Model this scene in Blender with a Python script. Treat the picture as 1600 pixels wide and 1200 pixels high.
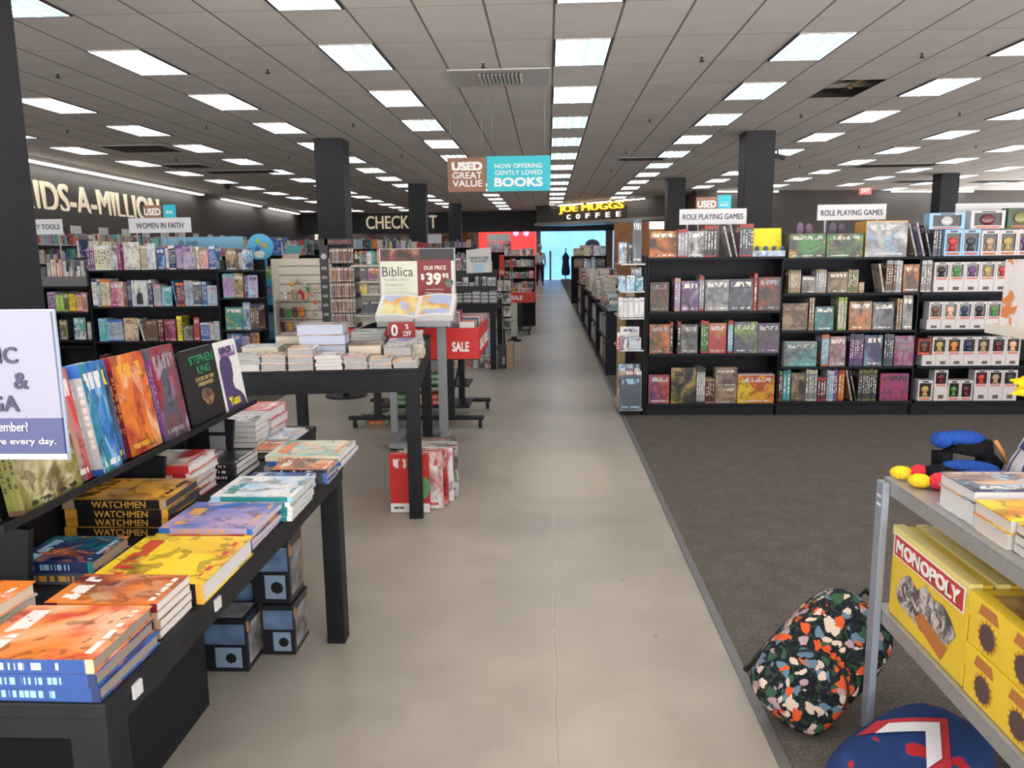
import bpy, bmesh, math, random
from mathutils import Vector, Matrix, Euler, noise
for o in list(bpy.data.objects): bpy.data.objects.remove(o)
S = bpy.context.scene
C = S.collection
rnd = random.Random(7)
PI = math.pi
# ---------------------------------------------------------------- camera
FPX, PITCH, YAW, ROLL, EYE = 1222.3, .1661, .0468, -.0117, 1.5
cy, sy, cp, sp = math.cos(YAW), math.sin(YAW), math.cos(PITCH), math.sin(PITCH)
FW = Vector((-sy*cp, cy*cp, -sp)); R0 = Vector((cy, sy, 0)); U0 = R0.cross(FW)
RT = math.cos(ROLL)*R0 + math.sin(ROLL)*U0
UP = -math.sin(ROLL)*R0 + math.cos(ROLL)*U0
EY = Vector((0, 0, EYE))
cam = bpy.data.cameras.new('camera'); camo = bpy.data.objects.new('camera', cam); C.objects.link(camo)
cam.sensor_width = 36; cam.lens = 36*FPX/1600; cam.clip_start = .05; cam.clip_end = 200
camo.matrix_world = Matrix(((RT.x, UP.x, -FW.x, 0), (RT.y, UP.y, -FW.y, 0), (RT.z, UP.z, -FW.z, EYE), (0, 0, 0, 1)))
S.camera = camo
def at(x, y, Z=None, Y=None, X=None):
    "a point of the place, measured from the photograph, at a known height or distance"
    d = FW + RT*((x-800)/FPX) - UP*((y-600)/FPX)
    t = (Z-EYE)/d.z if Z is not None else (Y/d.y if Y is not None else X/d.x)
    return EY + d*t
# ---------------------------------------------------------------- world, exposure
W = bpy.data.worlds.new('world'); S.world = W; W.use_nodes = True
_nt = W.node_tree; _bg = _nt.nodes['Background']      # added fill light through the open back, stronger from below for the ceiling
_tc = _nt.nodes.new('ShaderNodeTexCoord'); _sx = _nt.nodes.new('ShaderNodeSeparateXYZ'); _mr = _nt.nodes.new('ShaderNodeMapRange')
_nt.links.new(_tc.outputs['Generated'], _sx.inputs[0]); _nt.links.new(_sx.outputs[2], _mr.inputs[0])
_mr.inputs[1].default_value = -.04; _mr.inputs[2].default_value = .04; _mr.inputs[3].default_value = 6.8; _mr.inputs[4].default_value = 1.8
_nt.links.new(_mr.outputs[0], _bg.inputs[1]); _bg.inputs[0].default_value = (1, .97, .94, 1)
S.view_settings.view_transform = 'Standard'; S.view_settings.look = 'None'
S.view_settings.gamma = 1; S.view_settings.use_curve_mapping = False
S.view_settings.exposure = 0.56
LAMP = 7.0      # strength of the bright bands of the fluorescent panels
CEIL = 3.629     # ceiling height
# ---------------------------------------------------------------- materials
MATS = {}
def N(nt, t, **k):
    n = nt.nodes.new(t)
    for a, b in k.items(): setattr(n, a, b)
    return n
def mat(name, col=(.5, .5, .5), rough=.5, metal=0, spec=.5, emit=None, es=1, noise=None, bump=None, trans=0):
    if name in MATS: return MATS[name]
    m = bpy.data.materials.new(name); m.use_nodes = True; MATS[name] = m
    nt = m.node_tree; b = nt.nodes['Principled BSDF']
    b.inputs['Base Color'].default_value = (*col, 1); b.inputs['Roughness'].default_value = rough
    b.inputs['Metallic'].default_value = metal; b.inputs['Specular IOR Level'].default_value = spec
    if trans: b.inputs['Transmission Weight'].default_value = trans
    if emit: b.inputs['Emission Color'].default_value = (*emit, 1); b.inputs['Emission Strength'].default_value = es
    if noise:
        sc, amt = noise
        tc = N(nt, 'ShaderNodeTexCoord'); nz = N(nt, 'ShaderNodeTexNoise'); nz.inputs['Scale'].default_value = sc; nz.inputs['Detail'].default_value = 5
        nt.links.new(tc.outputs['Object'], nz.inputs['Vector'])
        mr = N(nt, 'ShaderNodeMapRange'); mr.inputs[3].default_value = 1-amt; mr.inputs[4].default_value = 1+amt
        mr.inputs[1].default_value = .3; mr.inputs[2].default_value = .7
        nt.links.new(nz.outputs['Fac'], mr.inputs[0])
        mx = N(nt, 'ShaderNodeVectorMath', operation='SCALE'); mx.inputs[0].default_value = col
        nt.links.new(mr.outputs[0], mx.inputs['Scale']); nt.links.new(mx.outputs[0], b.inputs['Base Color'])
        if bump:
            bp = N(nt, 'ShaderNodeBump'); bp.inputs['Strength'].default_value = bump; bp.inputs['Distance'].default_value = .01
            nt.links.new(nz.outputs['Fac'], bp.inputs['Height']); nt.links.new(bp.outputs[0], b.inputs['Normal'])
    return m
class G:
    "short hand for building a node graph"
    def __init__(s, m): s.nt = m.node_tree; s.b = s.nt.nodes['Principled BSDF']
    def put(s, v, sock):
        if isinstance(v, bpy.types.NodeSocket): s.nt.links.new(v, sock)
        elif v is not None: sock.default_value = v
    def m(s, op, a, b=None, c=None):
        n = N(s.nt, 'ShaderNodeMath', operation=op)
        s.put(a, n.inputs[0]); s.put(b, n.inputs[1]); s.put(c, n.inputs[2]); return n.outputs[0]
    def vm(s, op, a, b=None, scale=None):
        n = N(s.nt, 'ShaderNodeVectorMath', operation=op); s.put(a, n.inputs[0]); s.put(b, n.inputs[1]); s.put(scale, n.inputs[3]); return n.outputs[0]
    def mix(s, f, a, b):
        n = N(s.nt, 'ShaderNodeMix', data_type='RGBA'); s.put(f, n.inputs[0])
        s.put(a if isinstance(a, bpy.types.NodeSocket) else (*a, 1), n.inputs[6]); s.put(b if isinstance(b, bpy.types.NodeSocket) else (*b, 1), n.inputs[7]); return n.outputs[2]
    def noise(s, v, scale, detail=3, dist=0, rough=.5):
        n = N(s.nt, 'ShaderNodeTexNoise'); s.put(v, n.inputs['Vector']); n.inputs['Scale'].default_value = scale
        n.inputs['Detail'].default_value = detail; n.inputs['Distortion'].default_value = dist; n.inputs['Roughness'].default_value = rough; return n
    def tc(s, k): return N(s.nt, 'ShaderNodeTexCoord').outputs[k]
    def sep(s, v): n = N(s.nt, 'ShaderNodeSeparateXYZ'); s.put(v, n.inputs[0]); return n.outputs
    def attr(s, k): n = N(s.nt, 'ShaderNodeAttribute', attribute_type='OBJECT', attribute_name=k); return n.outputs['Color']
    def comb(s, x, y, z): n = N(s.nt, 'ShaderNodeCombineXYZ'); s.put(x, n.inputs[0]); s.put(y, n.inputs[1]); s.put(z, n.inputs[2]); return n.outputs[0]
    def base(s, c): s.put(c, s.b.inputs['Base Color'])
    def bump(s, h, strength=.3, dist=.01):
        n = N(s.nt, 'ShaderNodeBump'); n.inputs['Strength'].default_value = strength; n.inputs['Distance'].default_value = dist
        s.put(h, n.inputs['Height']); s.nt.links.new(n.outputs[0], s.b.inputs['Normal'])
    def ramp(s, f, stops, mode='LINEAR'):
        n = N(s.nt, 'ShaderNodeValToRGB'); n.color_ramp.interpolation = mode; e = n.color_ramp.elements
        while len(e) < len(stops): e.new(.5)
        for q, (p, c) in zip(e, stops): q.position = p; q.color = (*c, 1)
        s.put(f, n.inputs[0]); return n.outputs[0]
def band(g, v, a, b): return g.m('MULTIPLY', g.m('GREATER_THAN', v, a), g.m('LESS_THAN', v, b))
# book covers: colours come from the book itself, the print is procedural
def cover_mat(name, busy, spine=False):
    m = mat(name, rough=.32 if not spine else .38); g = G(m)
    gen = g.tc('Generated'); x, y, z = g.sep(gen)
    oi = N(g.nt, 'ShaderNodeObjectInfo'); c1 = oi.outputs['Color']; c2 = g.attr('accent'); c3 = g.attr('tone'); ink = g.attr('ink')
    off = g.m('MULTIPLY', oi.outputs['Random'], 90)
    if not spine:
        p = g.vm('ADD', gen, g.comb(off, 0, off))
        n1 = g.noise(p, 1.15 if busy else .8, 4, .9 if busy else .3); n2 = g.noise(p, 1.9 if busy else 1.4, 4, 1.3 if busy else .4)
        f1 = g.ramp(n1.outputs['Fac'], [(.42, (0, 0, 0)), (.62, (1, 1, 1))]); f2 = g.ramp(n2.outputs['Fac'], [(.52, (0, 0, 0)), (.66, (1, 1, 1))])
        col = g.mix(f1, c1, c2); col = g.mix(g.m('MULTIPLY', f2, .85 if busy else .35), col, c3)
        if busy:
            n3 = g.noise(p, 4.2, 3, .8); col = g.mix(g.m('MULTIPLY', g.m('GREATER_THAN', n3.outputs['Fac'], .58), .6), col, g.vm('SCALE', c1, scale=.25))
        lt = g.noise(g.comb(g.m('MULTIPLY', x, 11), off, g.m('MULTIPLY', z, 5)), 1.0, 1)
        let = g.m('GREATER_THAN', lt.outputs['Fac'], .47)
        bd = g.m('MAXIMUM', band(g, z, .76, .91), band(g, z, .06, .11))
        bd = g.m('MULTIPLY', bd, band(g, x, .1, .9))
        col = g.mix(g.m('MULTIPLY', g.m('MULTIPLY', bd, let), .9), col, ink)
    else:
        sc = g.noise(g.comb(off, 0, g.m('MULTIPLY', z, 26)), 1.0, 1)
        let = g.m('MULTIPLY', band(g, z, .25, .82), g.m('GREATER_THAN', sc.outputs['Fac'], .5))
        let = g.m('MULTIPLY', let, band(g, y, .25, .75))
        col = g.mix(band(g, z, .88, 1.1), g.attr('spine_colour'), c2); col = g.mix(g.m('MULTIPLY', let, .85), col, ink)
        col = g.mix(band(g, z, -.1, .06), col, c2)
    g.base(col); return m
M_ART = cover_mat('printed_cover_art', True); M_PLAIN = cover_mat('printed_plain_cover', False); M_SPINE = cover_mat('printed_spine', False, True)
def page_mat():
    m = mat('paper_edges', (.7, .68, .63), .8, spec=.2); g = G(m)
    pos = g.tc('Object'); x, y, z = g.sep(pos)
    n = g.noise(g.comb(0, g.m('MULTIPLY', y, 900), 0), 1.0, 1)
    f = N(g.nt, 'ShaderNodeMapRange'); f.inputs[1].default_value = .3; f.inputs[2].default_value = .7; f.inputs[3].default_value = .72; f.inputs[4].default_value = 1.05
    g.put(n.outputs['Fac'], f.inputs[0])
    g.base(g.vm('SCALE', g.attr('paper'), scale=f.outputs[0])); return m
M_PAGE = page_mat()
BLACK = mat('black_painted_wood', (.010, .011, .014), .5, spec=.22, noise=(9, .25))
BLACKM = mat('black_metal', (.012, .013, .016), .4, spec=.3)
SHELFB = mat('black_laminate', (.007, .009, .014), .5, spec=.2, noise=(14, .2))
SILVER = mat('silver_metal', (.42, .43, .45), .35, .7)
GREYM = mat('grey_powder_coated_metal', (.30, .32, .35), .45, .3)
WHITE = mat('white_card', (.78, .78, .76), .6)
OFFW = mat('off_white_laminate', (.66, .63, .56), .5)
DARKT = mat('navy_lettering', (.02, .025, .06), .6)
RUBBER = mat('black_rubber', (.015, .015, .016), .7)
RED = mat('red_card', (.58, .025, .02), .5)
CLEAR = mat('clear_acrylic', (.9, .93, .95), .08, trans=.95)
PAL = dict(red=(.52, .03, .03), crimson=(.32, .015, .03), maroon=(.13, .012, .02), orange=(.70, .20, .03), amber=(.72, .36, .05), yellow=(.80, .60, .03), cream=(.70, .63, .47),
    white=(.74, .74, .74), grey=(.28, .28, .29), silver=(.45, .46, .48), charcoal=(.045, .047, .052), black=(.012, .012, .014), brown=(.14, .07, .035), tan=(.42, .29, .17),
    green=(.06, .26, .06), olive=(.20, .20, .05), teal=(.02, .23, .25), turquoise=(.10, .46, .48), blue=(.03, .14, .50), navy=(.015, .03, .11), lilac=(.42, .32, .50), purple=(.15, .05, .22),
    pink=(.66, .30, .33), magenta=(.38, .03, .18), sky=(.33, .55, .75), slate=(.07, .09, .12), lime=(.32, .55, .05), gold=(.46, .33, .10), peach=(.75, .45, .28))
PAL['pale blue'] = (.42, .52, .62)
# ---------------------------------------------------------------- mesh helpers
class MB:
    def __init__(s): s.v = []; s.f = []; s.mi = []; s.sm = []
    def poly(s, pts, m=0, smooth=False):
        i = len(s.v); s.v += [tuple(p) for p in pts]; s.f.append(tuple(range(i, i+len(pts)))); s.mi.append(m); s.sm.append(smooth); return s
    def box(s, x0, x1, y0, y1, z0, z1, m=0):
        i = len(s.v); s.v += [(x0, y0, z0), (x1, y0, z0), (x1, y1, z0), (x0, y1, z0), (x0, y0, z1), (x1, y0, z1), (x1, y1, z1), (x0, y1, z1)]
        ms = m if isinstance(m, (list, tuple)) else [m]*6     # bottom top front back left right
        for q, k in zip(((3, 2, 1, 0), (4, 5, 6, 7), (0, 1, 5, 4), (2, 3, 7, 6), (3, 0, 4, 7), (1, 2, 6, 5)), ms):
            s.f.append(tuple(i+j for j in q)); s.mi.append(k); s.sm.append(False)
        return s
    def obox(s, c, ax, ay, az, m=0):
        "box about centre c with half axes"
        c, ax, ay, az = map(Vector, (c, ax, ay, az)); i = len(s.v)
        for sz in (-1, 1):
            for a, b in ((-1, -1), (1, -1), (1, 1), (-1, 1)): s.v.append(tuple(c+ax*a+ay*b+az*sz))
        for q in ((3, 2, 1, 0), (4, 5, 6, 7), (0, 1, 5, 4), (2, 3, 7, 6), (3, 0, 4, 7), (1, 2, 6, 5)):
            s.f.append(tuple(i+j for j in q)); s.mi.append(m); s.sm.append(False)
        return s
    def bar(s, a, b, w, h, m=0):
        a, b = Vector(a), Vector(b); d = (b-a); L = d.length; d.normalize()
        u = Vector((0, 0, 1)) if abs(d.z) < .9 else Vector((0, 1, 0)); r = d.cross(u).normalized(); u = r.cross(d)
        return s.obox((a+b)/2, r*w/2, d*L/2, u*h/2, m)
    def tube(s, pts, r, n=10, m=0, cap=True):
        pts = [Vector(p) for p in pts]; rs = r if isinstance(r, (list, tuple)) else [r]*len(pts); rings = []
        for k, p in enumerate(pts):
            d = (pts[min(k+1, len(pts)-1)]-pts[max(k-1, 0)]).normalized()
            u = Vector((0, 0, 1)) if abs(d.z) < .9 else Vector((1, 0, 0)); a = d.cross(u).normalized(); b = a.cross(d)
            i = len(s.v); rings.append(i)
            for j in range(n): t = 2*PI*j/n; s.v.append(tuple(p+a*math.cos(t)*rs[k]+b*math.sin(t)*rs[k]))
        for k in range(len(pts)-1):
            for j in range(n):
                j2 = (j+1) % n; s.f.append((rings[k]+j, rings[k]+j2, rings[k+1]+j2, rings[k+1]+j)); s.mi.append(m); s.sm.append(True)
        if cap:
            s.f.append(tuple(rings[0]+j for j in range(n))[::-1]); s.mi.append(m); s.sm.append(False)
            s.f.append(tuple(rings[-1]+j for j in range(n))); s.mi.append(m); s.sm.append(False)
        return s
    def ball(s, c, r, m=0, n=12, sq=(1, 1, 1)):
        c = Vector(c); i0 = len(s.v); h = n//2
        for a in range(h+1):
            th = PI*a/h
            for b in range(n):
                ph = 2*PI*b/n; s.v.append((c.x+r*sq[0]*math.sin(th)*math.cos(ph), c.y+r*sq[1]*math.sin(th)*math.sin(ph), c.z+r*sq[2]*math.cos(th)))
        for a in range(h):
            for b in range(n):
                b2 = (b+1) % n; s.f.append((i0+a*n+b, i0+(a+1)*n+b, i0+(a+1)*n+b2, i0+a*n+b2)); s.mi.append(m); s.sm.append(True)
        return s
    def prism(s, pts, a, b, axis='y', m=0):
        "outline pts extruded from a to b along an axis"
        n = len(pts)
        def P(p, t): return (p[0], t, p[1]) if axis == 'y' else ((t, p[0], p[1]) if axis == 'x' else (p[0], p[1], t))
        i = len(s.v); s.v += [P(p, a) for p in pts]+[P(p, b) for p in pts]
        s.f.append(tuple(i+j for j in range(n))); s.f.append(tuple(i+n+j for j in range(n))[::-1]); s.mi += [m, m]; s.sm += [False, False]
        for j in range(n):
            k = (j+1) % n; s.f.append((i+j, i+n+j, i+n+k, i+k)); s.mi.append(m); s.sm.append(False)
        return s
    def mesh(s, name, mats):
        me = bpy.data.meshes.new(name); me.from_pydata(s.v, [], s.f)
        for m in (mats if isinstance(mats, (list, tuple)) else [mats]): me.materials.append(m)
        me.polygons.foreach_set('material_index', s.mi); me.polygons.foreach_set('use_smooth', s.sm); me.update()
        bm = bmesh.new(); bm.from_mesh(me); bmesh.ops.recalc_face_normals(bm, faces=bm.faces); bm.to_mesh(me); bm.free()
        return me
    def build(s, name, mats, parent=None, loc=None, rz=0, bevel=0):
        o = bpy.data.objects.new(name, s.mesh(name, mats)); C.objects.link(o)
        if parent: o.parent = parent
        if loc is not None: o.location = loc
        if rz: o.rotation_euler = (0, 0, rz)
        if bevel: b = o.modifiers.new('bevel', 'BEVEL'); b.width = bevel; b.segments = 2; b.limit_method = 'ANGLE'
        return o
LABELS = {}
def tag(o, label, cat, group=None, kind=None):
    n = len(label.split())
    if not 4 <= n <= 16: print('LABEL LENGTH', n, label)
    if label in LABELS and group is None: print('DUPLICATE LABEL', label)
    LABELS[label] = LABELS.get(label, 0)+1
    o['label'] = label; o['category'] = cat
    if group: o['group'] = group
    if kind: o['kind'] = kind
    return o
def thing(name, label, cat, loc=(0, 0, 0), rz=0, group=None):
    o = bpy.data.objects.new(name, None); C.objects.link(o); o.location = loc; o.rotation_euler = (0, 0, rz); o.empty_display_size = .1
    return tag(o, label, cat, group)
def struct(o): o['kind'] = 'structure'; return o
def dup(src, loc=None, rz=None, label=None, group=None):
    r = src.copy(); C.objects.link(r)
    if loc is not None: r.location = loc
    if rz is not None: r.rotation_euler = (0, 0, rz)
    if label: tag(r, label, src['category'], group or src.get('group'))
    for ch in list(src.children):
        c = ch.copy(); C.objects.link(c); c.parent = r
        for g in list(ch.children): d = g.copy(); C.objects.link(d); d.parent = c
    return r
ORD = ['zeroth', 'first', 'second', 'third', 'fourth', 'fifth', 'sixth', 'seventh', 'eighth', 'ninth', 'tenth', 'eleventh', 'twelfth']
def ordn(k): return ORD[k] if k <= 12 else str(k)+('th' if k % 100 in (11, 12, 13) or k % 10 not in (1, 2, 3) else {1: 'st', 2: 'nd', 3: 'rd'}[k % 10])
def text(s, w, h, m, parent, loc=(0, 0, 0), rz=0, ex=.002, name='lettering', bold=0, keep=False, tilt=0):
    "upright lettering facing -Y, centred on loc, fitted to width w and height h"
    cu = bpy.data.curves.new('t', 'FONT'); cu.body = s; cu.align_x = 'CENTER'; cu.extrude = .001; cu.resolution_u = 3; cu.space_line = .95
    t = bpy.data.objects.new('t', cu); me = bpy.data.meshes.new_from_object(t); bpy.data.objects.remove(t)
    if bold:
        bm = bmesh.new(); bm.from_mesh(me); bm2 = bmesh.new(); bb = bold*1.1
        for kk, (dx, dy) in enumerate(((-bb, -bb), (bb, -bb), (-bb, bb), (bb, bb))):
            me2 = me.copy(); me2.transform(Matrix.Translation((dx, dy, kk*.0003))); bm2.from_mesh(me2); bpy.data.meshes.remove(me2)
        bm2.to_mesh(me); bm.free(); bm2.free()
    xs = [v.co.x for v in me.vertices]; ys = [v.co.y for v in me.vertices]
    x0, x1, y0, y1 = min(xs), max(xs), min(ys), max(ys); fx = w/(x1-x0); fy = h/(y1-y0)
    if keep: fx = fy = min(fx, fy)
    for v in me.vertices:
        v.co = Vector(((v.co.x-(x0+x1)/2)*fx, -(ex+(v.co.z-.001)*(.25 if h < .4 else 4)) if v.co.z > 0 else 0, (v.co.y-(y0+y1)/2)*fy))
    me.materials.clear(); me.materials.append(m); me.name = name
    o = bpy.data.objects.new(name, me); C.objects.link(o); o.parent = parent; o.location = loc; o.rotation_euler = (tilt, 0, rz)
    return o
# ---------------------------------------------------------------- books
BM = {}
def book_mesh(w, h, t, hard, art, part):
    k = (round(w, 3), round(h, 3), round(t, 3), hard, art, part)
    if k in BM: return BM[k]
    ct = min(.0028 if hard else .0012, t*.2); ins = .004 if hard else .001
    b = MB()
    if part != 'pages':
        b.box(0, w, 0, ct, 0, h, [0, 0, 0, 0, 1, 0]); b.box(0, w, t-ct, t, 0, h, [0, 0, 0, 0, 1, 0]); b.box(0, ct, ct, t-ct, 0, h, 1)
    if part != 'cover': b.box(ct, w-ins, ct, t-ct, ins, h-ins, 2 if part == 'all' else 0)
    me = b.mesh('book', M_PAGE if part == 'pages' else [M_ART if art == 'art' else (M_PLAIN if art == 'plain' else art), M_SPINE, M_PAGE])
    BM[k] = me; return me
def look(o, c, a=None, t=None, ink=None, paper=None, sp=None):
    o['spine_colour'] = list(sp if sp else c)
    o.color = (*c, 1)
    o['accent'] = list(a if a else [min(1, q*1.5+.03) for q in c]); o['tone'] = list(t if t else [q*.5 for q in c])
    o['ink'] = list(ink if ink else ((.75, .73, .68) if sum(c) < 1.1 else (.05, .04, .06))); o['paper'] = list(paper if paper else (.70, .68, .63))
DIM = [1.0]
def book(mtx, w, h, t, col, label, cat='book', group=None, hard=False, art='art', parts=False, name='book', acc=None, tone=None, ink=None, paper=None, sp=None):
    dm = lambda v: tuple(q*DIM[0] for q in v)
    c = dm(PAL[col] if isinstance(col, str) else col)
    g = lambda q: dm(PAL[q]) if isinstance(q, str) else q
    o = bpy.data.objects.new(name, book_mesh(w, h, t, hard, art, 'cover' if parts else 'all')); C.objects.link(o)
    o.matrix_world = mtx; look(o, c, g(acc), g(tone), g(ink), g(paper), g(sp)); tag(o, label, cat, group)
    if parts:
        p = bpy.data.objects.new('page_block', book_mesh(w, h, t, hard, art, 'pages')); C.objects.link(p); p.parent = o; look(p, c, paper=g(paper))
    return o
RX = Matrix.Rotation(-PI/2, 4, 'X')
def flat(x, y, z, rz=0): return Matrix.Translation((x, y, z)) @ Matrix.Rotation(rz, 4, 'Z') @ RX     # z is the top face
def face(x, y, z, rz=0, lean=0): return Matrix.Translation((x, y, z)) @ Matrix.Rotation(rz, 4, 'Z') @ Matrix.Rotation(-lean, 4, 'X')
def spine(x, y, z, t, rz=0, roll=0): return Matrix.Translation((x, y, z)) @ Matrix.Rotation(rz, 4, 'Z') @ Matrix.Rotation(roll, 4, 'Y') @ Matrix.Translation((t, 0, 0)) @ Matrix.Rotation(PI/2, 4, 'Z')
KINDN = dict(book='book', paperback='paperback_book', comic='comic_book', game='game_book', hardcover='hardcover_book')
SIMILAR = [('purple', 'lilac', 'magenta'), ('navy', 'slate', 'charcoal', 'black'), ('brown', 'maroon', 'tan'), ('teal', 'turquoise', 'green'), ('white', 'cream', 'silver'), ('orange', 'amber', 'peach'), ('blue', 'sky', 'pale blue')]
def rc(lst): return lst[int(rnd.random()*len(lst))]
def row(x0, x1, y, z, items, where, kind='paperback', group=None, rz=0, depth=None, maxh=.36, names=None):
    """books along a shelf; items: ('s', n, colour, h, t) spines out, ('f', colour, w, h) cover out, ('g', gap), ('l', colour, h, t) leaning.
    positions run from (x0,y) along direction rz"""
    group = group or 'books on the '+where
    tot = 0
    for it in items:
        tot += {'s': lambda: it[1]*it[4], 'f': lambda: it[2], 'g': lambda: it[1], 'l': lambda: it[3]+.03}[it[0]]()
    sc = (x1-x0)/tot if tot else 1
    d = Vector((math.cos(rz), math.sin(rz), 0)); p = Vector((x0, y, z)); k = 0
    for it in items:
        if it[0] == 'g': p = p+d*it[1]*sc; continue
        if it[0] == 's':
            _, n, col, h, t = it[:5]
            for q in range(n):
                k += 1; tt = max(.004, t*sc-.0008); hh = h*(1+rnd.uniform(-.012, .004))
                c = tuple(min(1, v*rnd.uniform(.9, 1.1)) for v in PAL[col]); jy = rnd.uniform(0, .008)
                o = book(spine(*(p+Vector((-d.y, d.x, 0))*jy), tt, rz), min(.20, h*.68), hh, tt, c, f'{col} {kind} spine out, {ordn(k)} from left, {where}', kind if kind != 'game' else 'book', group, name=KINDN.get(kind, kind), hard=kind in ('game', 'hardcover'), acc=it[5] if len(it) > 5 else None, ink=it[6] if len(it) > 6 else None)
                p = p+d*t*sc
        elif it[0] == 'f':
            _, col, w, h = it[:4]; k += 1; ww = w*sc-.004
            book(face(*(p+d*.002+Vector((0, 0, .0012))), rz, .05), ww, h, it[7] if len(it) > 7 else .012, col, f'{col} {kind} facing out, {ordn(k)} from left, {where}', kind if kind != 'game' else 'book', group, name=KINDN.get(kind, kind), acc=it[4] if len(it) > 4 else rc(list(PAL)), tone=it[5] if len(it) > 5 else rc(list(PAL)), ink=it[6] if len(it) > 6 else None)
            p = p+d*w*sc
        else:
            _, col, h, t = it[:4]; k += 1; tt = t*sc; p = p+d*.03*sc
            book(spine(*p, tt, rz, -math.atan2(.026*sc, h)), h*.68, h, tt-.001, col, f'{col} {kind} leaning, {ordn(k)} from left, {where}', kind if kind != 'game' else 'book', group, name=KINDN.get(kind, kind))
            p = p+d*t*sc
POSN = {1: ['only book'], 2: ['top', 'bottom'], 3: ['top', 'middle', 'bottom']}
def posname(i, n):
    if n == 1: return 'lying alone'
    if i == 0: return 'topmost'
    if i == n-1: return 'bottommost'
    return ordn(i+1)+' down'
def pile(x, y, z, books, where, rz=0, spin=0, kind='book', group=None, jit=.004, parts=False, corner='nr', paper=None, art='art'):
    """flat books piled up from z; listed top to bottom as (colour, across, along, thick[, accent, tone, ink]).
    (x,y) is the corner nearest the aisle and the camera (near right); spin turns each book in steps of 90 degrees"""
    n = len(books); tops = []; zz = z
    for b in reversed(books): zz += b[3]; tops.append(zz)
    tops.reverse(); group = group or 'books in the pile '+where
    for i, b in enumerate(books):
        col, w, h, t = b[:4]; jx, jy = rnd.uniform(-jit, jit), rnd.uniform(-jit, jit); jr = rnd.uniform(-.02, .02)*jit/.004
        # local frame: footprint [-w,0] x [0,h]
        base = Matrix.Translation((x+jx, y+jy, tops[i]-.0003)) @ Matrix.Rotation(rz+jr, 4, 'Z')
        if spin == 0: m = base @ Matrix.Translation((-w, 0, 0)) @ RX; bw, bh = w, h
        elif spin == 1: m = base @ Matrix.Rotation(PI/2, 4, 'Z') @ RX; bw, bh = h, w          # spine towards the camera, title reads from +X
        elif spin == 2: m = base @ Matrix.Translation((0, h, 0)) @ Matrix.Rotation(PI, 4, 'Z') @ RX; bw, bh = w, h
        else: m = base @ Matrix.Translation((-w, h, 0)) @ Matrix.Rotation(-PI/2, 4, 'Z') @ RX; bw, bh = h, w
        book(m, bw, bh, t-.0008, col, f'{col} {kind}, {posname(i, n)} of pile {where}', 'book', group, t > .022, art, parts, 'book', *(b[4:7]), paper=(b[7] if len(b) > 7 and b[7] else paper), sp=b[8] if len(b) > 8 else None)
def shelf_colors(n, pool): return [rc(pool) for _ in range(n)]
def autorow(L, pool, hr=(.17, .24), tr=(.012, .03), facep=.2, fw=(.13, .17)):
    "a random run of spines and covers for a shelf of length L"
    items, x = [], 0
    while x < L:
        col = rc(pool)
        if rnd.random() < facep:
            w = rnd.uniform(*fw); items.append(('f', col, w, rnd.uniform(*hr), rc(pool), rc(pool))); x += w
        else:
            n = rnd.randint(1, 4); t = rnd.uniform(*tr); items.append(('s', n, col, rnd.uniform(*hr), t, rc(pool))); x += n*t
    return items

CAP = {}
def prow(Y, z, where, items, kind='game', group=None, dy=0, t=.02, maxw=None):
    """a shelf read from the photograph: ('f', x0, x1, ytop, colour, accent, tone[, ink]) cover out; ('s', x0, x1, ytop, n, colour[, accent]) n spines;
    ('l', x0, x1, ytop, colour) leaning"""
    group = group or 'books, '+where; k = 0
    nm = KINDN.get(kind, kind); kw = 'book' if kind == 'game' else kind
    for it in items:
        X0 = at(it[1], 450, Y=Y).x; X1 = at(it[2], 450, Y=Y).x; h = min(at((it[1]+it[2])/2, it[3], Y=Y).z-z, CAP.get(round(z, 4), 9)-z)
        if it[0] == 'f':
            k += 1; d = it[8] if len(it) > 8 else t
            book(face(X0+.002, Y+dy+.006, z+.001+d*.04, 0, .04), X1-X0-.004, h-.002, d, it[4], f'{it[4]} {kw} facing out, {ordn(k)} from left, {where}', kw, group, name=nm, hard=d > .018, acc=it[5], tone=it[6], ink=it[7] if len(it) > 7 else None)
        elif it[0] == 's':
            n = it[4]; t_ = (X1-X0)/n
            for q in range(n):
                k += 1; c = tuple(min(1, v*rnd.uniform(.88, 1.12)) for v in PAL[it[5]]); hh = h*rnd.uniform(.965, 1.0)
                book(spine(X0+q*t_, Y+dy+.012+rnd.uniform(0, .012), z+.0005, t_-.0008), min(.2, h*.7), hh, t_-.0008, c, f'{it[5]} {kw} spine out, {ordn(k)} from left, {where}', kw, group, name=nm, hard=t_ > .018, acc=it[6] if len(it) > 6 else None)
        else:
            k += 1; tt = .016; dx = (X1-X0)-tt; a = math.atan2(dx, h)
            book(spine(X1-tt, Y+dy+.02, z+.0005, tt, 0, -a), min(.19, h*.7), h, tt, it[4], f'{it[4]} {kw} leaning, {ordn(k)} from left, {where}', kw, group, name=nm)

def marks(parent, m, x, y, z, w, h, rows, name='printed_marks'):
    "illegible print: rows of short bars facing -Y"
    b = MB(); r = random.Random(rows*7+1); rh = h/rows
    for i in range(rows):
        q = x-w/2; zc = z+h/2-rh*(i+.5)
        while q < x+w/2-.004: d = min(r.uniform(.15, .35)*w, x+w/2-q); b.box(q, q+d*.75, y-.0005, y, zc-rh*.3, zc+rh*.3); q += d
    return b.build(name, [m], parent)
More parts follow.
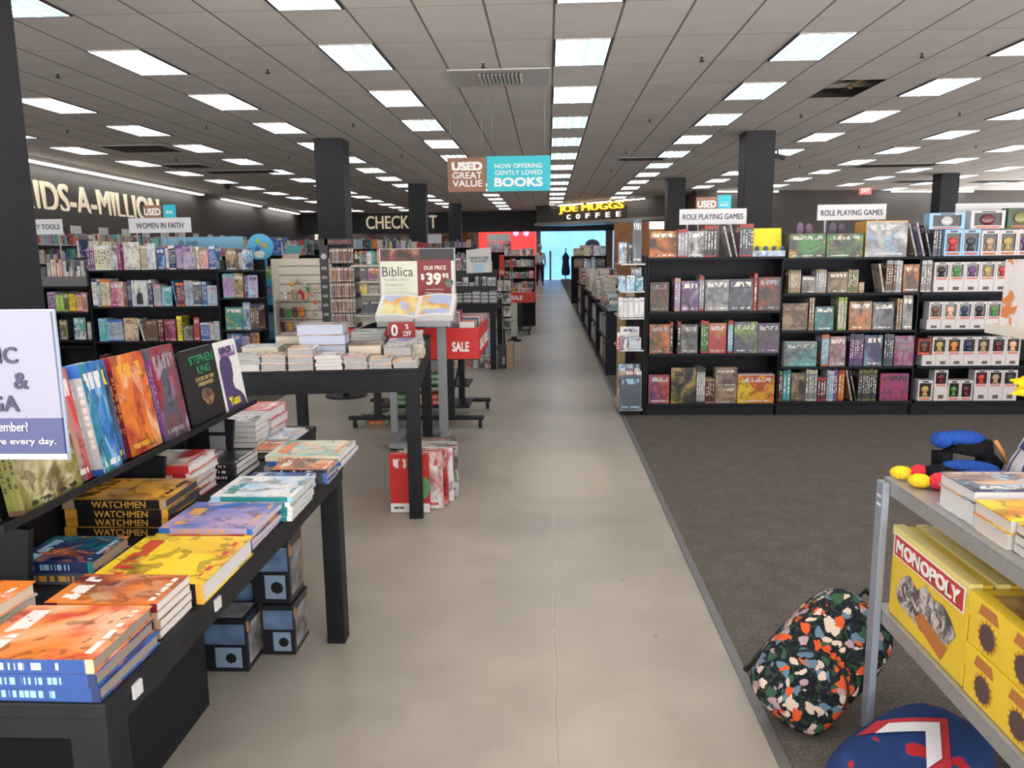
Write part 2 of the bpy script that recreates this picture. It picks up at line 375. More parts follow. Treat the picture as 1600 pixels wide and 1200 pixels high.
# ================================================================ THE SETTING
def ceiling_mat():
    m = mat('ceiling_tiles', rough=.9, spec=.2); g = G(m); x, y, z = g.sep(g.tc('Object'))
    fx = g.m('FRACT', g.m('DIVIDE', g.m('SUBTRACT', x, .676-60*.6095), .6095)); fy = g.m('FRACT', g.m('DIVIDE', g.m('SUBTRACT', y, 9.5395-40*1.153), 1.153))
    lx = g.m('LESS_THAN', g.m('ABSOLUTE', g.m('SUBTRACT', fx, .5)), .482); ly = g.m('LESS_THAN', g.m('ABSOLUTE', g.m('SUBTRACT', fy, .5)), .494)
    tile = g.m('MULTIPLY', lx, ly)
    wn = N(g.nt, 'ShaderNodeTexWhiteNoise', noise_dimensions='2D')
    g.put(g.comb(g.m('FLOOR', g.m('DIVIDE', g.m('SUBTRACT', x, .676-60*.6095), .6095)), g.m('FLOOR', g.m('DIVIDE', g.m('SUBTRACT', y, 9.5395-40*1.153), 1.153)), 0), wn.inputs['Vector'])
    v = g.m('ADD', .93, g.m('MULTIPLY', wn.outputs['Value'], .07))
    n = g.noise(g.tc('Object'), 2.2, 5); v = g.m('MULTIPLY', v, g.m('ADD', .92, g.m('MULTIPLY', n.outputs['Fac'], .16)))
    c = g.mix(ly, (.52, .475, .435), g.vm('SCALE', (.90, .83, .775), scale=v)); g.base(g.mix(lx, (.27, .24, .215), c))
    g.bump(tile, .25, .004); return m
def floor_mat():
    m = mat('polished_concrete', rough=.34, spec=.45); g = G(m); o = g.tc('Object'); x, y, z = g.sep(o)
    n1 = g.noise(o, .55, 6, .4); n2 = g.noise(o, 3.5, 6); n3 = g.noise(o, 22, 4)
    c = g.ramp(n1.outputs['Fac'], [(.33, (.27, .252, .222)), (.5, (.365, .338, .295)), (.68, (.415, .38, .318))])
    v = g.m('ADD', .76, g.m('MULTIPLY', n2.outputs['Fac'], .46)); c = g.vm('SCALE', c, scale=v)
    # dark specks and scuffs
    vo = N(g.nt, 'ShaderNodeTexVoronoi'); g.put(o, vo.inputs['Vector']); vo.inputs['Scale'].default_value = 3.2; vo.inputs['Randomness'].default_value = 1
    sp = g.m('MULTIPLY', g.m('LESS_THAN', vo.outputs['Distance'], .05), g.m('GREATER_THAN', n3.outputs['Fac'], .5))
    c = g.mix(g.m('MULTIPLY', sp, .45), c, (.22, .19, .16))
    # saw cut crack along the aisle
    wob = g.m('MULTIPLY', g.m('SUBTRACT', g.noise(o, 1.6, 4).outputs['Fac'], .5), .05)
    d = g.m('ABSOLUTE', g.m('SUBTRACT', g.m('ADD', x, wob), .025))
    cr = g.m('MULTIPLY', g.m('LESS_THAN', d, .0022), g.m('LESS_THAN', y, 4.1))
    cr = g.m('MULTIPLY', cr, g.m('GREATER_THAN', g.noise(o, 4, 3).outputs['Fac'], .42))
    wide = g.m('MULTIPLY', g.m('LESS_THAN', d, .012), g.m('LESS_THAN', y, 4.4))
    c = g.mix(g.m('MULTIPLY', wide, .18), c, (.48, .45, .38)); c = g.mix(g.m('MULTIPLY', cr, .45), c, (.2, .18, .15))
    # worn paler patch where the old flooring ended
    ex_ = g.m('POWER', g.m('ABSOLUTE', g.m('DIVIDE', g.m('SUBTRACT', x, .10), .36)), 4); ey_ = g.m('POWER', g.m('ABSOLUTE', g.m('DIVIDE', g.m('SUBTRACT', y, 5.25), .62)), 4)
    pm = N(g.nt, 'ShaderNodeMapRange'); g.put(g.m('ADD', g.m('ADD', ex_, ey_), g.m('MULTIPLY', n2.outputs['Fac'], .9)), pm.inputs[0]); pm.inputs[1].default_value = .7; pm.inputs[2].default_value = 1.5; pm.inputs[3].default_value = .5; pm.inputs[4].default_value = 0
    c = g.mix(pm.outputs[0], c, (.52, .47, .37))
    ba = g.m('LESS_THAN', g.m('ABSOLUTE', g.m('SUBTRACT', y, 6.35)), .42); c = g.mix(g.m('MULTIPLY', ba, .10), c, (.30, .29, .26))
    g.base(c)
    r = g.m('ADD', .24, g.m('MULTIPLY', n2.outputs['Fac'], .25)); g.put(r, g.b.inputs['Roughness'])
    g.bump(n3.outputs['Fac'], .05, .002); return m
def carpet_mat():
    m = mat('dark_carpet', rough=.95, spec=.1); g = G(m); o = g.tc('Object')
    n = g.noise(o, 140, 3); n2 = g.noise(o, 9, 4); n3 = g.noise(o, 38, 3)
    c = g.ramp(n.outputs['Fac'], [(.3, (.07, .064, .056)), (.6, (.145, .132, .115)), (.75, (.24, .215, .19))])
    c = g.vm('SCALE', c, scale=g.m('ADD', .45, g.m('ADD', g.m('MULTIPLY', n2.outputs['Fac'], .5), g.m('MULTIPLY', n3.outputs['Fac'], .5))))
    g.base(c); g.bump(n.outputs['Fac'], .35, .003); return m
CEILM, FLOORM, CARPM = ceiling_mat(), floor_mat(), carpet_mat()
DWALL = mat('dark_brown_wall_paint', (.060, .052, .049), .6, noise=(1.2, .12))
DWALL2 = mat('black_soffit_paint', (.022, .023, .025), .6)
b = MB(); AISLE = .69; LC = -2.85
b.poly([(LC, -3, 0), (AISLE, -3, 0), (AISLE, 44, 0), (LC, 44, 0)], 0)
b.poly([(AISLE, -3, 0), (19.5, -3, 0), (19.5, 44, 0), (AISLE, 44, 0)], 1)
b.poly([(-15, -3, 0), (LC, -3, 0), (LC, 44, 0), (-15, 44, 0)], 1)
b.poly([(-15, 44, 0), (19.5, 44, 0), (19.5, 52, 0), (-15, 52, 0)], 0)
struct(b.build('floor', [FLOORM, CARPM]))
b = MB(); b.box(AISLE-.017, AISLE+.017, -3, 36, 0, .006)
struct(b.build('trim_1', [mat('dark_edge_strip', (.20, .20, .21), .4, .4)]))
hx0, hx1, hy0, hy1 = 3.7235, 4.333, 10.6925, 11.8455
b = MB()
for (x0, x1, y0, y1) in ((-15, 19.5, -3, hy0), (-15, 19.5, hy1, 44), (-15, hx0, hy0, hy1), (hx1, 19.5, hy0, hy1)):
    b.poly([(x0, y0, CEIL), (x1, y0, CEIL), (x1, y1, CEIL), (x0, y1, CEIL)], 0)
ceil = struct(b.build('ceiling', [CEILM]))
# dark plenum above the missing tile
b = MB(); z = CEIL
for q in ([(hx0-.6, hy0-.6, z+1), (hx1+.6, hy0-.6, z+1), (hx1+.6, hy1+.6, z+1), (hx0-.6, hy1+.6, z+1)],
          [(hx0-.6, hy0-.6, z+.002), (hx1+.6, hy0-.6, z+.002), (hx1+.6, hy0-.6, z+1), (hx0-.6, hy0-.6, z+1)],
          [(hx0-.6, hy1+.6, z+.002), (hx1+.6, hy1+.6, z+.002), (hx1+.6, hy1+.6, z+1), (hx0-.6, hy1+.6, z+1)],
          [(hx0-.6, hy0-.6, z+.002), (hx0-.6, hy1+.6, z+.002), (hx0-.6, hy1+.6, z+1), (hx0-.6, hy0-.6, z+1)],
          [(hx1+.6, hy0-.6, z+.002), (hx1+.6, hy1+.6, z+.002), (hx1+.6, hy1+.6, z+1), (hx1+.6, hy0-.6, z+1)]): b.poly(q)
struct(b.build('trim_2', [mat('plenum_deck', (.10, .075, .06), .8)]))
t = thing('ceiling_opening_pipes', 'rusty ducts and cables showing through the missing ceiling tile on the right', 'pipes', (4.03, 11.27, CEIL-.02))
RUST = mat('rusty_pipe', (.40, .20, .12), .7, noise=(20, .6))
b = MB(); b.tube([(-.6, -.25, .18), (.6, -.05, .16)], .06, 12); b.build('pipe', [RUST], t)
b = MB(); b.tube([(-.6, .28, .12), (.6, .38, .16)], .045, 12); b.build('pipe', [mat('grey_conduit', (.55, .50, .45), .6)], t)
b = MB(); b.tube([(.12, -.55, .08), (.02, 0, .05), (.2, .3, .09), (.12, .6, .1)], .018, 8); b.build('cable', [mat('tan_cable', (.45, .30, .15), .6)], t)
b = MB(); b.box(-.45, .0, -.55, .55, .14, .4); b.build('duct', [mat('insulation_foil', (.55, .42, .34), .6, noise=(9, .7))], t)
# left wall (slightly raking), far wall, right far wall
LW = lambda y: -10.15-.065*y
b = MB(); b.poly([(LW(-8), -3, 0), (LW(44), 44, 0), (LW(44), 44, CEIL), (LW(-8), -8, CEIL)]); struct(b.build('wall_left', [DWALL]))
b = MB(); b.poly([(5.3, 28.9, 0), (19.6, 31.73, 0), (19.6, 31.73, CEIL), (5.3, 28.9, CEIL)]); b.poly([(5.3, 28.9, 0), (5.3, 44, 0), (5.3, 44, CEIL), (5.3, 28.9, CEIL)])
struct(b.build('wall_right_far', [DWALL]))
b = MB(); b.poly([(26, -3, 0), (26, 33, 0), (26, 33, CEIL), (26, -8, CEIL)]); struct(b.build('wall_right', [DWALL]))
b = MB(); ZB = at(800, 362, Y=41.2).z
b.box(-14, 6, 41.2, 41.5, ZB, CEIL); struct(b.build('wall_far_header', [DWALL2]))
# pillars
PILM = mat('charcoal_pillar_paint', (.028, .028, .033), .5, spec=.25, noise=(3, .1))
def pillar(x, y, label):
    b = MB(); b.box(-.265, .265, -.265, .265, 0, CEIL-.002); b.box(-.28, .28, -.28, .28, 0, .12)
    o = b.build('pillar', [PILM], loc=(x, y, 0), bevel=.012); tag(o, label, 'pillar', 'square pillars holding the ceiling'); struct(o)
pillar(-4.035, 5.465, 'near charcoal pillar along the left edge behind the white sign')
pillar(-4.05, 15.08, 'charcoal pillar rising behind the spinner rack, largest in the middle distance')
pillar(-4.02, 24.8, 'charcoal pillar in front of the checkout lettering')
pillar(-4.02, 34.7, 'farthest charcoal pillar just right of the checkout lettering')
pillar(3.86, 15.13, 'charcoal pillar behind the right shelf wall, the widest one there')
pillar(3.80, 24.1, 'charcoal pillar left of the USED sign behind the right shelf wall')
pillar(11.65, 24.1, 'charcoal pillar above the white boxed figures far right')
# ---------------------------------------------------------------- fluorescent panels
def lamp_mat(name, ca, cb, bright, full=False):
    m = mat(name, (.8, .8, .8), .5); g = G(m); x, y, z = g.sep(g.tc('Object'))
    fr = g.m('FRACT', g.m('MULTIPLY', y, 7.0)); st = g.m('LESS_THAN', fr, .42)
    side = g.m('GREATER_THAN', x, 0)
    n = g.noise(g.tc('Object'), 5, 2)
    base = g.mix(side, ca, cb); edge = g.m('GREATER_THAN', g.m('ABSOLUTE', x), .25)
    mid = g.m('LESS_THAN', g.m('ABSOLUTE', x), .02)
    ax = g.m('ABSOLUTE', x); tube = g.m('LESS_THAN', g.m('ABSOLUTE', g.m('SUBTRACT', ax, .13)), .05)
    f = g.m('MULTIPLY', g.m('LESS_THAN', fr, .5), g.m('MULTIPLY', tube, 1.35)); f = g.m('MAXIMUM', f, g.m('MULTIPLY', g.m('MAXIMUM', edge, mid), .5))
    if full: f = .5
    col = g.mix(f, base, (bright, bright*.98, bright*.96)); g.put(col, g.b.inputs['Emission Color']); g.b.inputs['Emission Strength'].default_value = 1
    return m
LM = [lamp_mat('lamp_white', (1.0, 1.02, 1.1), (1.05, 1.02, 1.0), LAMP), lamp_mat('lamp_half_blue', (1.0, .98, 1.05), (.45, .78, 1.0), LAMP),
      lamp_mat('lamp_blue', (.45, .75, 1.0), (.42, .75, .98), LAMP), lamp_mat('lamp_warm', (1.1, 1.0, .9), (1.0, .98, .98), LAMP), lamp_mat('lamp_bare_tubes', (1, 1, 1), (1, 1, 1), LAMP, True)]
FRAMEM = mat('lamp_frame', (.55, .53, .50), .5); DARKG = mat('lamp_gap', (.03, .03, .04), .6)
b = MB(); w, l = .297, .565
for (x0, x1, y0, y1, mm) in ((-w, -w+.02, -l, l, 1), (w-.02, w, -l, l, 1), (-w+.02, w-.02, -l, -l+.014, 0), (-w+.02, w-.02, l-.014, l, 0)): b.box(x0, x1, y0, y1, -.012, -.001, mm)
frame_me = b.mesh('frame', [FRAMEM, DARKG])
b = MB(); b.box(-w+.02, w-.02, -l+.014, l-.014, -.009, -.002); diff_me = [b.mesh('diffuser', [m]) for m in LM]
def lamp(c, r):
    x, y = .371+c*2.438, 8.963+r*2.306
    if x < LW(y)+.8 or x > 19 or y > 41 or (x > 4.6 and y > 28.3+.2*(x-5.3)) or y < -2.6: return
    if (c, r) == (-2, 14): return
    col = 'in the column over the aisle' if c == 0 else f'{ordn(abs(c))} column {"right" if c > 0 else "left"} of the aisle'
    if r < -1: lab = f'fluorescent ceiling panel, {ordn(-r-1)} row behind camera, {col}'
    else: lab = f'fluorescent ceiling panel, {ordn(r+2)} row from front, {col}'
    t = thing('ceiling_light', lab, 'ceiling light', (x, y, CEIL), 0, 'fluorescent ceiling panels')
    o = bpy.data.objects.new('frame', frame_me); C.objects.link(o); o.parent = t
    k = 4 if (c, r) in ((-1, 3), (1, 8), (4, 5)) else (1 if (c, r) in ((-1, 0), (0, 0), (1, 1), (2, 1), (-1, -1)) else 2 if (c, r) in ((1, 0), (0, 3), (0, 4), (-2, -1), (1, 4)) else (abs(c*7+r*3) % 4 if r > 1 else 0))
    o = bpy.data.objects.new('diffuser', diff_me[k]); C.objects.link(o); o.parent = t
for r in range(-5, 14):
    for c in range(-6, 10):
        if r < -1 and abs(c) > 2: continue
        if r == -1 and (c > 4 or c < -4): continue
        lamp(c, r)
COVE = mat('cove_tube', (.9, .9, .9), .4, emit=(1, .97, .92), es=LAMP)
for k, (y0, y1, lab) in enumerate(((13.5, 26.6, 'long white cove light above the shop name on the left wall'), (28.6, 33.2, 'white cove light on the left wall behind the pillar'), (34.6, 39.6, 'farthest white cove light along the left wall'))):
    t = thing('cove_light', lab, 'cove light', (LW((y0+y1)/2)+.24, (y0+y1)/2, CEIL-.10), math.atan(.065), 'cove lights on the left wall'); h = (y1-y0)/2
    b = MB(); b.box(-.10, .10, -h, h, .03, .098); b.build('housing', [OFFW], t)
    b = MB(); b.box(-.07, .07, -h+.02, h-.02, .0, .03); b.build('tube', [COVE], t)
for k, (xa, xb, lab) in enumerate(((6.0, 8.3, 'white strip light above the wall right of the front pillar'), (12.6, 15.9, 'white strip light at the top of the far right wall'))):
    ya = 28.9+(xa-5.3)*.198-.25; yb = 28.9+(xb-5.3)*.198-.25
    t = thing('strip_light', lab, 'strip light', ((xa+xb)/2, (ya+yb)/2, CEIL-.09), math.atan(.198)); h = (xb-xa)/2
    b = MB(); b.box(-h, h, -.08, .08, .03, .088); b.build('housing', [OFFW], t)
    b = MB(); b.box(-h+.02, h-.02, -.06, .06, 0, .03); b.build('tube', [COVE], t)
# air diffuser plate, return grilles, sprinklers, cameras
t = thing('air_diffuser', 'large white air supply plate with a slotted grille above the hanging sign', 'vent', (-.57, 10.08, CEIL))
b = MB(); b.box(-.605, .605, -.46, .46, -.014, -.002); b.build('plate', [mat('diffuser_plate', (.62, .60, .56), .35)], t, bevel=.004)
b = MB(); b.box(-.25, .27, -.30, .30, -.020, -.0145); b.build('grille_back', [mat('grille_dark', (.05, .05, .05), .6)], t)
for k in range(11):
    b = MB(); x = -.235+k*.049; b.obox((x, 0, -.026), (.016, 0, .008), (0, .29, 0), (.001, 0, -.002)); b.build('louver_blade', [OFFW], t)
GRD = mat('return_grille_dark', (.035, .03, .028), .6)
for k, (px_, py_, sx, sy_, lab) in enumerate(((222, 232, .62, .5, 'black return grille high on the left ceiling, largest one there'), (290, 259, .5, .4, 'small dark return grille above the shop name wall'), (378, 268, .9, .35, 'long dark return grille left of the middle pillar'),
        (1402, 258, 1.0, .35, 'long dark return grille right of the right pillar'), (1003, 248, .55, .3, 'dark return grille beside the lamp column right of the aisle'), (1440, 283, .8, .4, 'dark return grille near the far right pillar'), (1560, 283, .8, .4, 'dark return grille nearest the right edge'))):
    p = at(px_, py_, Z=CEIL); t = thing('return_grille', lab, 'vent', (p.x, p.y, CEIL), 0, 'ceiling return grilles')
    b = MB(); b.box(-sx, sx, -sy_, sy_, -.012, -.001); b.build('frame', [FRAMEM], t)
    b = MB(); b.box(-sx+.04, sx-.04, -sy_+.04, sy_-.04, -.016, -.0125); b.build('slots', [GRD], t)
b = MB(); b.tube([(0, 0, -.001), (0, 0, -.006)], .035, 12); esc = b.mesh('escutcheon', [FRAMEM])
b = MB(); b.tube([(0, 0, -.006), (0, 0, -.05)], .010, 8); b.tube([(0, 0, -.05), (0, 0, -.056)], .028, 10); b.bar((-.012, 0, -.03), (-.012, 0, -.055), .004, .004); hd = b.mesh('sprinkler_head', [mat('brass_dark', (.06, .05, .04), .4, .8)])
SPR = ((90, 114, 'far left past the near panels'), (418, 107, 'between the two nearest left panels'), (1097, 88, 'right of the aisle panels near the front'), (1441, 82, 'at the upper right near the missing tile'), (755, 98, 'just above the air supply plate'), (105, 202, 'beside the near left pillar'),
       (322, 196, 'in the middle of the left ceiling'), (552, 192, 'left of the blue and white panel'), (1015, 185, 'between the aisle panels and the next column'), (1252, 178, 'above the widest right pillar'), (1500, 175, 'near the right edge, second row'), (1342, 227, 'between the panels right of the right pillar'),
       (275, 247, 'above the left wall letters'), (452, 244, 'left of the middle pillar'), (628, 241, 'left of the hanging sign'), (1525, 227, 'near the right edge, third row'), (978, 236, 'right of the aisle panels in the distance'), (955, 265, 'far right of the aisle panels'), (1250, 258, 'right of the small ceiling camera'))
for px_, py_, w_ in SPR:
    p = at(px_, py_, Z=CEIL); t = thing('fire_sprinkler', f'small brass sprinkler head on the ceiling {w_}', 'sprinkler', (p.x, p.y, CEIL), 0, 'ceiling sprinklers')
    for n_, me in (('escutcheon', esc), ('sprinkler_head', hd)): o = bpy.data.objects.new(n_, me); C.objects.link(o); o.parent = t
t = thing('security_camera', 'small black ceiling camera right of the widest right pillar', 'camera', (*at(1215, 243, Z=CEIL-.12).xy, CEIL))
b = MB(); b.tube([(0, 0, -.001), (0, 0, -.1)], .02, 8); b.build('stem', [BLACKM], t)
b = MB(); b.obox((.02, 0, -.14), (.13, 0, -.03), (0, .045, 0), (.01, 0, .045)); b.build('camera_body', [BLACKM], t)
t = thing('dome_camera', 'small dark dome camera on the ceiling above the left wall', 'camera', (*at(355, 288, Z=CEIL).xy, CEIL))
b = MB(); b.tube([(0, 0, -.001), (0, 0, -.04)], .11, 14); b.build('dome_base', [BLACKM], t)
b = MB(); b.ball((0, 0, -.05), .09, n=12); b.build('dome', [BLACKM], t)
# exit sign
p = at(1352, 298, Y=29.3); t = thing('exit_sign', 'small red lit exit sign under the ceiling of the far right wall', 'exit sign', (p.x, p.y, p.z))
b = MB(); b.box(-.2, .2, -.05, .05, -.13, .13); b.build('housing', [mat('exit_red', (.6, .05, .04), .5, emit=(1, .10, .08), es=1.2)], t)
text('EXIT', .3, .14, mat('exit_white', (.9, .8, .8), .5, emit=(1, .75, .7), es=1.5), t, (0, -.052, 0))
b = MB(); b.tube([(0, 0, .13), (0, 0, CEIL-p.z-.002)], .012, 8); b.build('stem', [BLACKM], t)
# ---------------------------------------------------------------- shop name on the left wall
GOLD = mat('cream_letter_face', (.78, .68, .52), .45, emit=(.9, .77, .58), es=.25)
ya, yb = 14.2, 26.3
t = thing('wall_lettering', 'large cream dimensional letters spelling the shop name on the left wall', 'sign', (LW(20.3)+.03, 20.3, 0), math.atan(.065)+PI/2)
e0 = at(62, 282, X=LW(18)+.2); e1 = at(243, 340, X=LW(24.5)+.2)
z0, z1 = at(62, 331, X=LW(18)).z, at(62, 283, X=LW(18)).z
HT = z1-z0
# measured: "DS-A-MILLION" runs from y0 to y1 along the wall
yD = at(66, 300, X=LW(17.6)+.05).y; yN = at(245, 320, X=LW(24)+.05).y
full = text('KIDS-A-MILLION', (yN-yD)*1.165, HT, GOLD, t, (0, 0, (z0+z1)/2), bold=.012, ex=.06)
full.location.x = (yN-20.3)-(yN-yD)*1.165/2
# ---------------------------------------------------------------- far end: checkout wall, coffee soffit, storefront
p0 = at(572, 358, Y=41.1); p1 = at(682, 336, Y=41.1)
t = thing('checkout_lettering', 'cream channel letters reading checkout on the far black header', 'sign', ((p0.x+p1.x)/2, 41.18, (p0.z+p1.z)/2))
text('CHECKOUT', p1.x-p0.x, p1.z-p0.z, GOLD, t, (0, 0, 0), bold=.006, ex=.06)
A, B_ = at(838, 322, Z=CEIL), at(1045, 305, Z=CEIL); zb0, zb1 = at(838, 350, Y=A.y).z, at(1045, 346, Y=B_.y).z; zb = (zb0+zb1)/2
SOFF = mat('soffit_brown_paint', (.075, .068, .055), .55)
b = MB(); d = (B_-A).normalized(); nrm = Vector((-d.y, d.x, 0))
q = [(A.x, A.y), (B_.x, B_.y), (B_.x+nrm.x*2, B_.y+nrm.y*2), (A.x+nrm.x*2, A.y+nrm.y*2)]
b.prism(q, zb+.12, CEIL-.001, 'z'); struct(b.build('wall_coffee_soffit', [SOFF]))
b = MB(); b.prism([(A.x-d.x*.05-nrm.x*.08, A.y-.1), (B_.x-nrm.x*.08, B_.y-nrm.y*.08), (B_.x+nrm.x*2, B_.y+nrm.y*2), (A.x+nrm.x*2, A.y+nrm.y*2)], zb, zb+.12, 'z'); struct(b.build('trim_3', [mat('soffit_rail', (.30, .27, .22), .4)]))
ang = math.atan2(d.y, d.x)
t = thing('coffee_sign', 'glowing orange and white coffee bar sign on the brown soffit', 'sign', (A.x, A.y, 0), ang)
ray_on = lambda x, y: (lambda r: (EY+r*((A-EY).dot(nrm)/r.dot(nrm))))(FW+RT*((x-800)/FPX)-UP*((y-600)/FPX))
j0, j1 = ray_on(877, 336), ray_on(977, 311); u0, u1 = (j0-A).dot(d), (j1-A).dot(d)
zt_, zb_ = ray_on(927, 318).z, ray_on(927, 332).z; zc0, zc1 = ray_on(930, 333).z, ray_on(930, 340.5).z
b = MB(); b.box((u0+u1)/2-(u1-u0)*.45, (u0+u1)/2+(u1-u0)*.52, -.06, -.01, zc1-.08, zt_-.15); b.build('sign_panel', [mat('sign_panel_dark', (.03, .025, .02), .5)], t)
text('JOE MUGGS', u1-u0, zt_-zb_, mat('amber_neon', (.9, .5, .05), .4, emit=(1, .50, .02), es=1.6), t, ((u0+u1)/2, -.08, (zt_+zb_)/2), ex=.08)
for k, ch in enumerate('COFFEE'): text(ch, (u1-u0)*.055, zc0-zc1, mat('white_neon', (.9, .8, .7), .4, emit=(1, .88, .7), es=1.3), t, ((u0+u1)/2+.15+(k-2.5)*(u1-u0)*.155, -.08, (zc0+zc1)/2), ex=.05)
# bright track lights along the soffit top
for k, (xa, xb) in enumerate(((880, 918), (925, 962), (970, 1015))):
    a_, b2 = ray_on(xa, 318), ray_on(xb, 313); ua, ub = (a_-A).dot(d), (b2-A).dot(d)
    t2 = thing('soffit_light', f'{["left", "middle", "right"][k]} white strip light above the coffee sign', 'strip light', (A.x-nrm.x*.3+d.x*(ua+ub)/2, A.y-nrm.y*.3+d.y*(ua+ub)/2, CEIL-.10), ang)
    b = MB(); b.box(-(ub-ua)/2, (ub-ua)/2, -.07, .07, .03, .098); b.build('housing', [OFFW], t2)
    b = MB(); b.box(-(ub-ua)/2+.02, (ub-ua)/2-.02, -.05, .05, 0, .03); b.build('tube', [COVE], t2)
def glow(name, c, s): return mat(name, c, .4, emit=c, es=s)
YS = 44.3
def quadpx(x0, x1, y0, y1, Y, m, name, th=.1):
    a_, c_ = at(x0, y0, Y=Y), at(x1, y1, Y=Y); b = MB(); b.box(a_.x, c_.x, Y, Y+th, c_.z, a_.z); return b.build(name, [m])
def sky_mat():
    m = mat('daylit_storefront_glass', (.1, .2, .3), .15); g = G(m); x, y, z = g.sep(g.tc('Object'))
    n = g.noise(g.tc('Object'), .5, 3); c = g.ramp(n.outputs['Fac'], [(.3, (.16, .45, .88)), (.6, (.24, .58, 1.0)), (.75, (.42, .72, 1.0))])
    g.put(c, g.b.inputs['Emission Color']); g.b.inputs['Emission Strength'].default_value = 1.15; return m
zf = 0
a_, c_ = at(843, 350, Y=YS), at(990, 436, Y=YS); b = MB(); b.box(a_.x, c_.x, YS, YS+.05, 0.02, a_.z+.8); struct(b.build('window_1', [sky_mat()]))
a_, c_ = at(755, 350, Y=YS), at(838, 436, Y=YS)
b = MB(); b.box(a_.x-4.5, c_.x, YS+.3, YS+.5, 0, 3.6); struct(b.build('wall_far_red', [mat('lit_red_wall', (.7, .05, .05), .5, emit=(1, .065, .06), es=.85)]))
b = MB(); b.box(-14.2, a_.x-4.5, YS+.3, YS+.5, 0, 3.6); b.box(5.0, 9, YS+.3, YS+.5, 0, 3.6); struct(b.build('wall_far', [mat('checkout_back_wall', (.42, .36, .30), .6)]))
b = MB(); x0 = at(838, 400, Y=YS).x; x1 = at(845, 400, Y=YS).x
b.box(x0, x1, YS-.1, YS+.2, 0, 3.4); struct(b.build('door_1', [mat('storefront_mullion', (.20, .30, .42), .4, .5)]))
b = MB(); x0, x1 = at(946, 400, Y=YS).x, at(957, 400, Y=YS).x; b.box(x0, x1, YS-.12, YS-.02, 0, 3.4); struct(b.build('trim_4', [mat('tan_storefront_post', (.45, .22, .12), .5)]))
b = MB(); b.box(-14, 6, 44.0, 44.28, 2.95, CEIL); struct(b.build('wall_far_lintel', [DWALL2]))
a_, c_ = at(708, 358, Y=43), at(731, 386, Y=43); b = MB(); b.box(a_.x, c_.x, 42.9, 43.2, 0, a_.z+.2); tag(b.build('orange_column', [mat('orange_column_paint', (.42, .17, .02), .5, noise=(1, .1))]), 'ochre painted column in front of the lit red wall', 'column')
PUR = glow('magenta_wall_lamp', (1, .25, .75), 2.2)
for k, x in enumerate((806, 822)):
    p = at(x, 362, Y=YS+.1); t = thing('wall_lamp', ['left', 'right'][k]+' pink glowing lamp at the top of the red wall', 'lamp', (p.x, YS+.18, p.z))
    b = MB(); b.box(-.16, .16, -.02, .11, -.10, .16); b.build('housing', [BLACKM], t)
    b = MB(); b.ball((0, -.06, -.08), .16, n=10); b.build('bulb', [PUR], t)
# ================================================================ RIGHT HAND SHELF WALL (games)
GY = 7.12
def bay(label, x0, x1, y, zs, top, depth=.36, name='bookcase', left=True, right=True, group=None, m=SHELFB, back=True, base=.09, th=.022, lip=0):
    "an open bookcase facing the camera: deck, shelves, back panel, sides, plinth"
    t = thing(name, label, 'bookcase', ((x0+x1)/2, y, 0), 0, group); h = (x1-x0)/2; DD = depth*2 if back == 2 else depth
    b = MB(); b.box(-h, h, 0, DD, top-th, top); b.build('top_deck', [m], t, bevel=.002)
    for z in zs: b = MB(); b.box(-h+.012, h-.012, .0, depth-.02, z-th, z); b.build('shelf', [m], t)
    b = MB(); b.box(-h+.012, h-.012, depth-.02, depth, base, top-th); b.build('back_panel', [m], t)
    if left: b = MB(); b.box(-h, -h+.012, .03, DD, 0, top-th); b.build('side_panel', [m], t)
    if right: b = MB(); b.box(h-.012, h, .03, DD, 0, top-th); b.build('side_panel', [m], t)
    b = MB(); b.box(-h+.012, h-.012, .05, depth-.02, 0, min(zs)-th); b.build('plinth', [BLACK], t)
    for i, z in enumerate(zs): CAP[round(z, 4)] = ([top]+list(zs))[i]-th-.006
    return t
zA = [at(1013, y, Y=GY).z for y in (403, 487, 553, 631)]
zB = [at(1330, y, Y=GY).z for y in (402, 457.5, 516, 572.5, 627)]
xa, xb, xc, xd = .897, at(1222, 450, Y=GY).x, at(1440, 450, Y=GY).x, 5.1
bay('left black bookcase of the games wall with four widely spaced shelves', xa, xb-.002, GY, zA[1:], zA[0], right=False, back=2)
bay('middle black bookcase of the games wall with five close shelves', xb, xc-.002, GY, zB[1:], zB[0], back=2)
bay('right black bookcase filled with white figure boxes', xc, xd, GY, zB[1:], zB[0], left=False, back=2)
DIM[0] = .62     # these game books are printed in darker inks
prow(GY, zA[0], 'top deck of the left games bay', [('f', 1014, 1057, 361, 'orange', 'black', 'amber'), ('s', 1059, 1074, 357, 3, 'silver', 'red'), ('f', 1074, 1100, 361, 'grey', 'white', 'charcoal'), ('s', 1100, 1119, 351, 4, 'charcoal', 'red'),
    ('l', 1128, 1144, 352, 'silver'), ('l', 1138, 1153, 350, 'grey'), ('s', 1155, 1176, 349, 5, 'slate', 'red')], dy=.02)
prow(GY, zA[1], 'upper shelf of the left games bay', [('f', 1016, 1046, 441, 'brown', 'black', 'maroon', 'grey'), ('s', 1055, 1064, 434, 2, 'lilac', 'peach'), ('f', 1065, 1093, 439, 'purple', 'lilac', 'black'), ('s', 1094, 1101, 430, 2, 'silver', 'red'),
    ('f', 1102, 1140, 437, 'silver', 'grey', 'slate'), ('f', 1140, 1178, 436, 'slate', 'navy', 'grey'), ('s', 1179, 1184, 427, 1, 'red'), ('f', 1185, 1221, 433, 'brown', 'black', 'red', 'silver')])
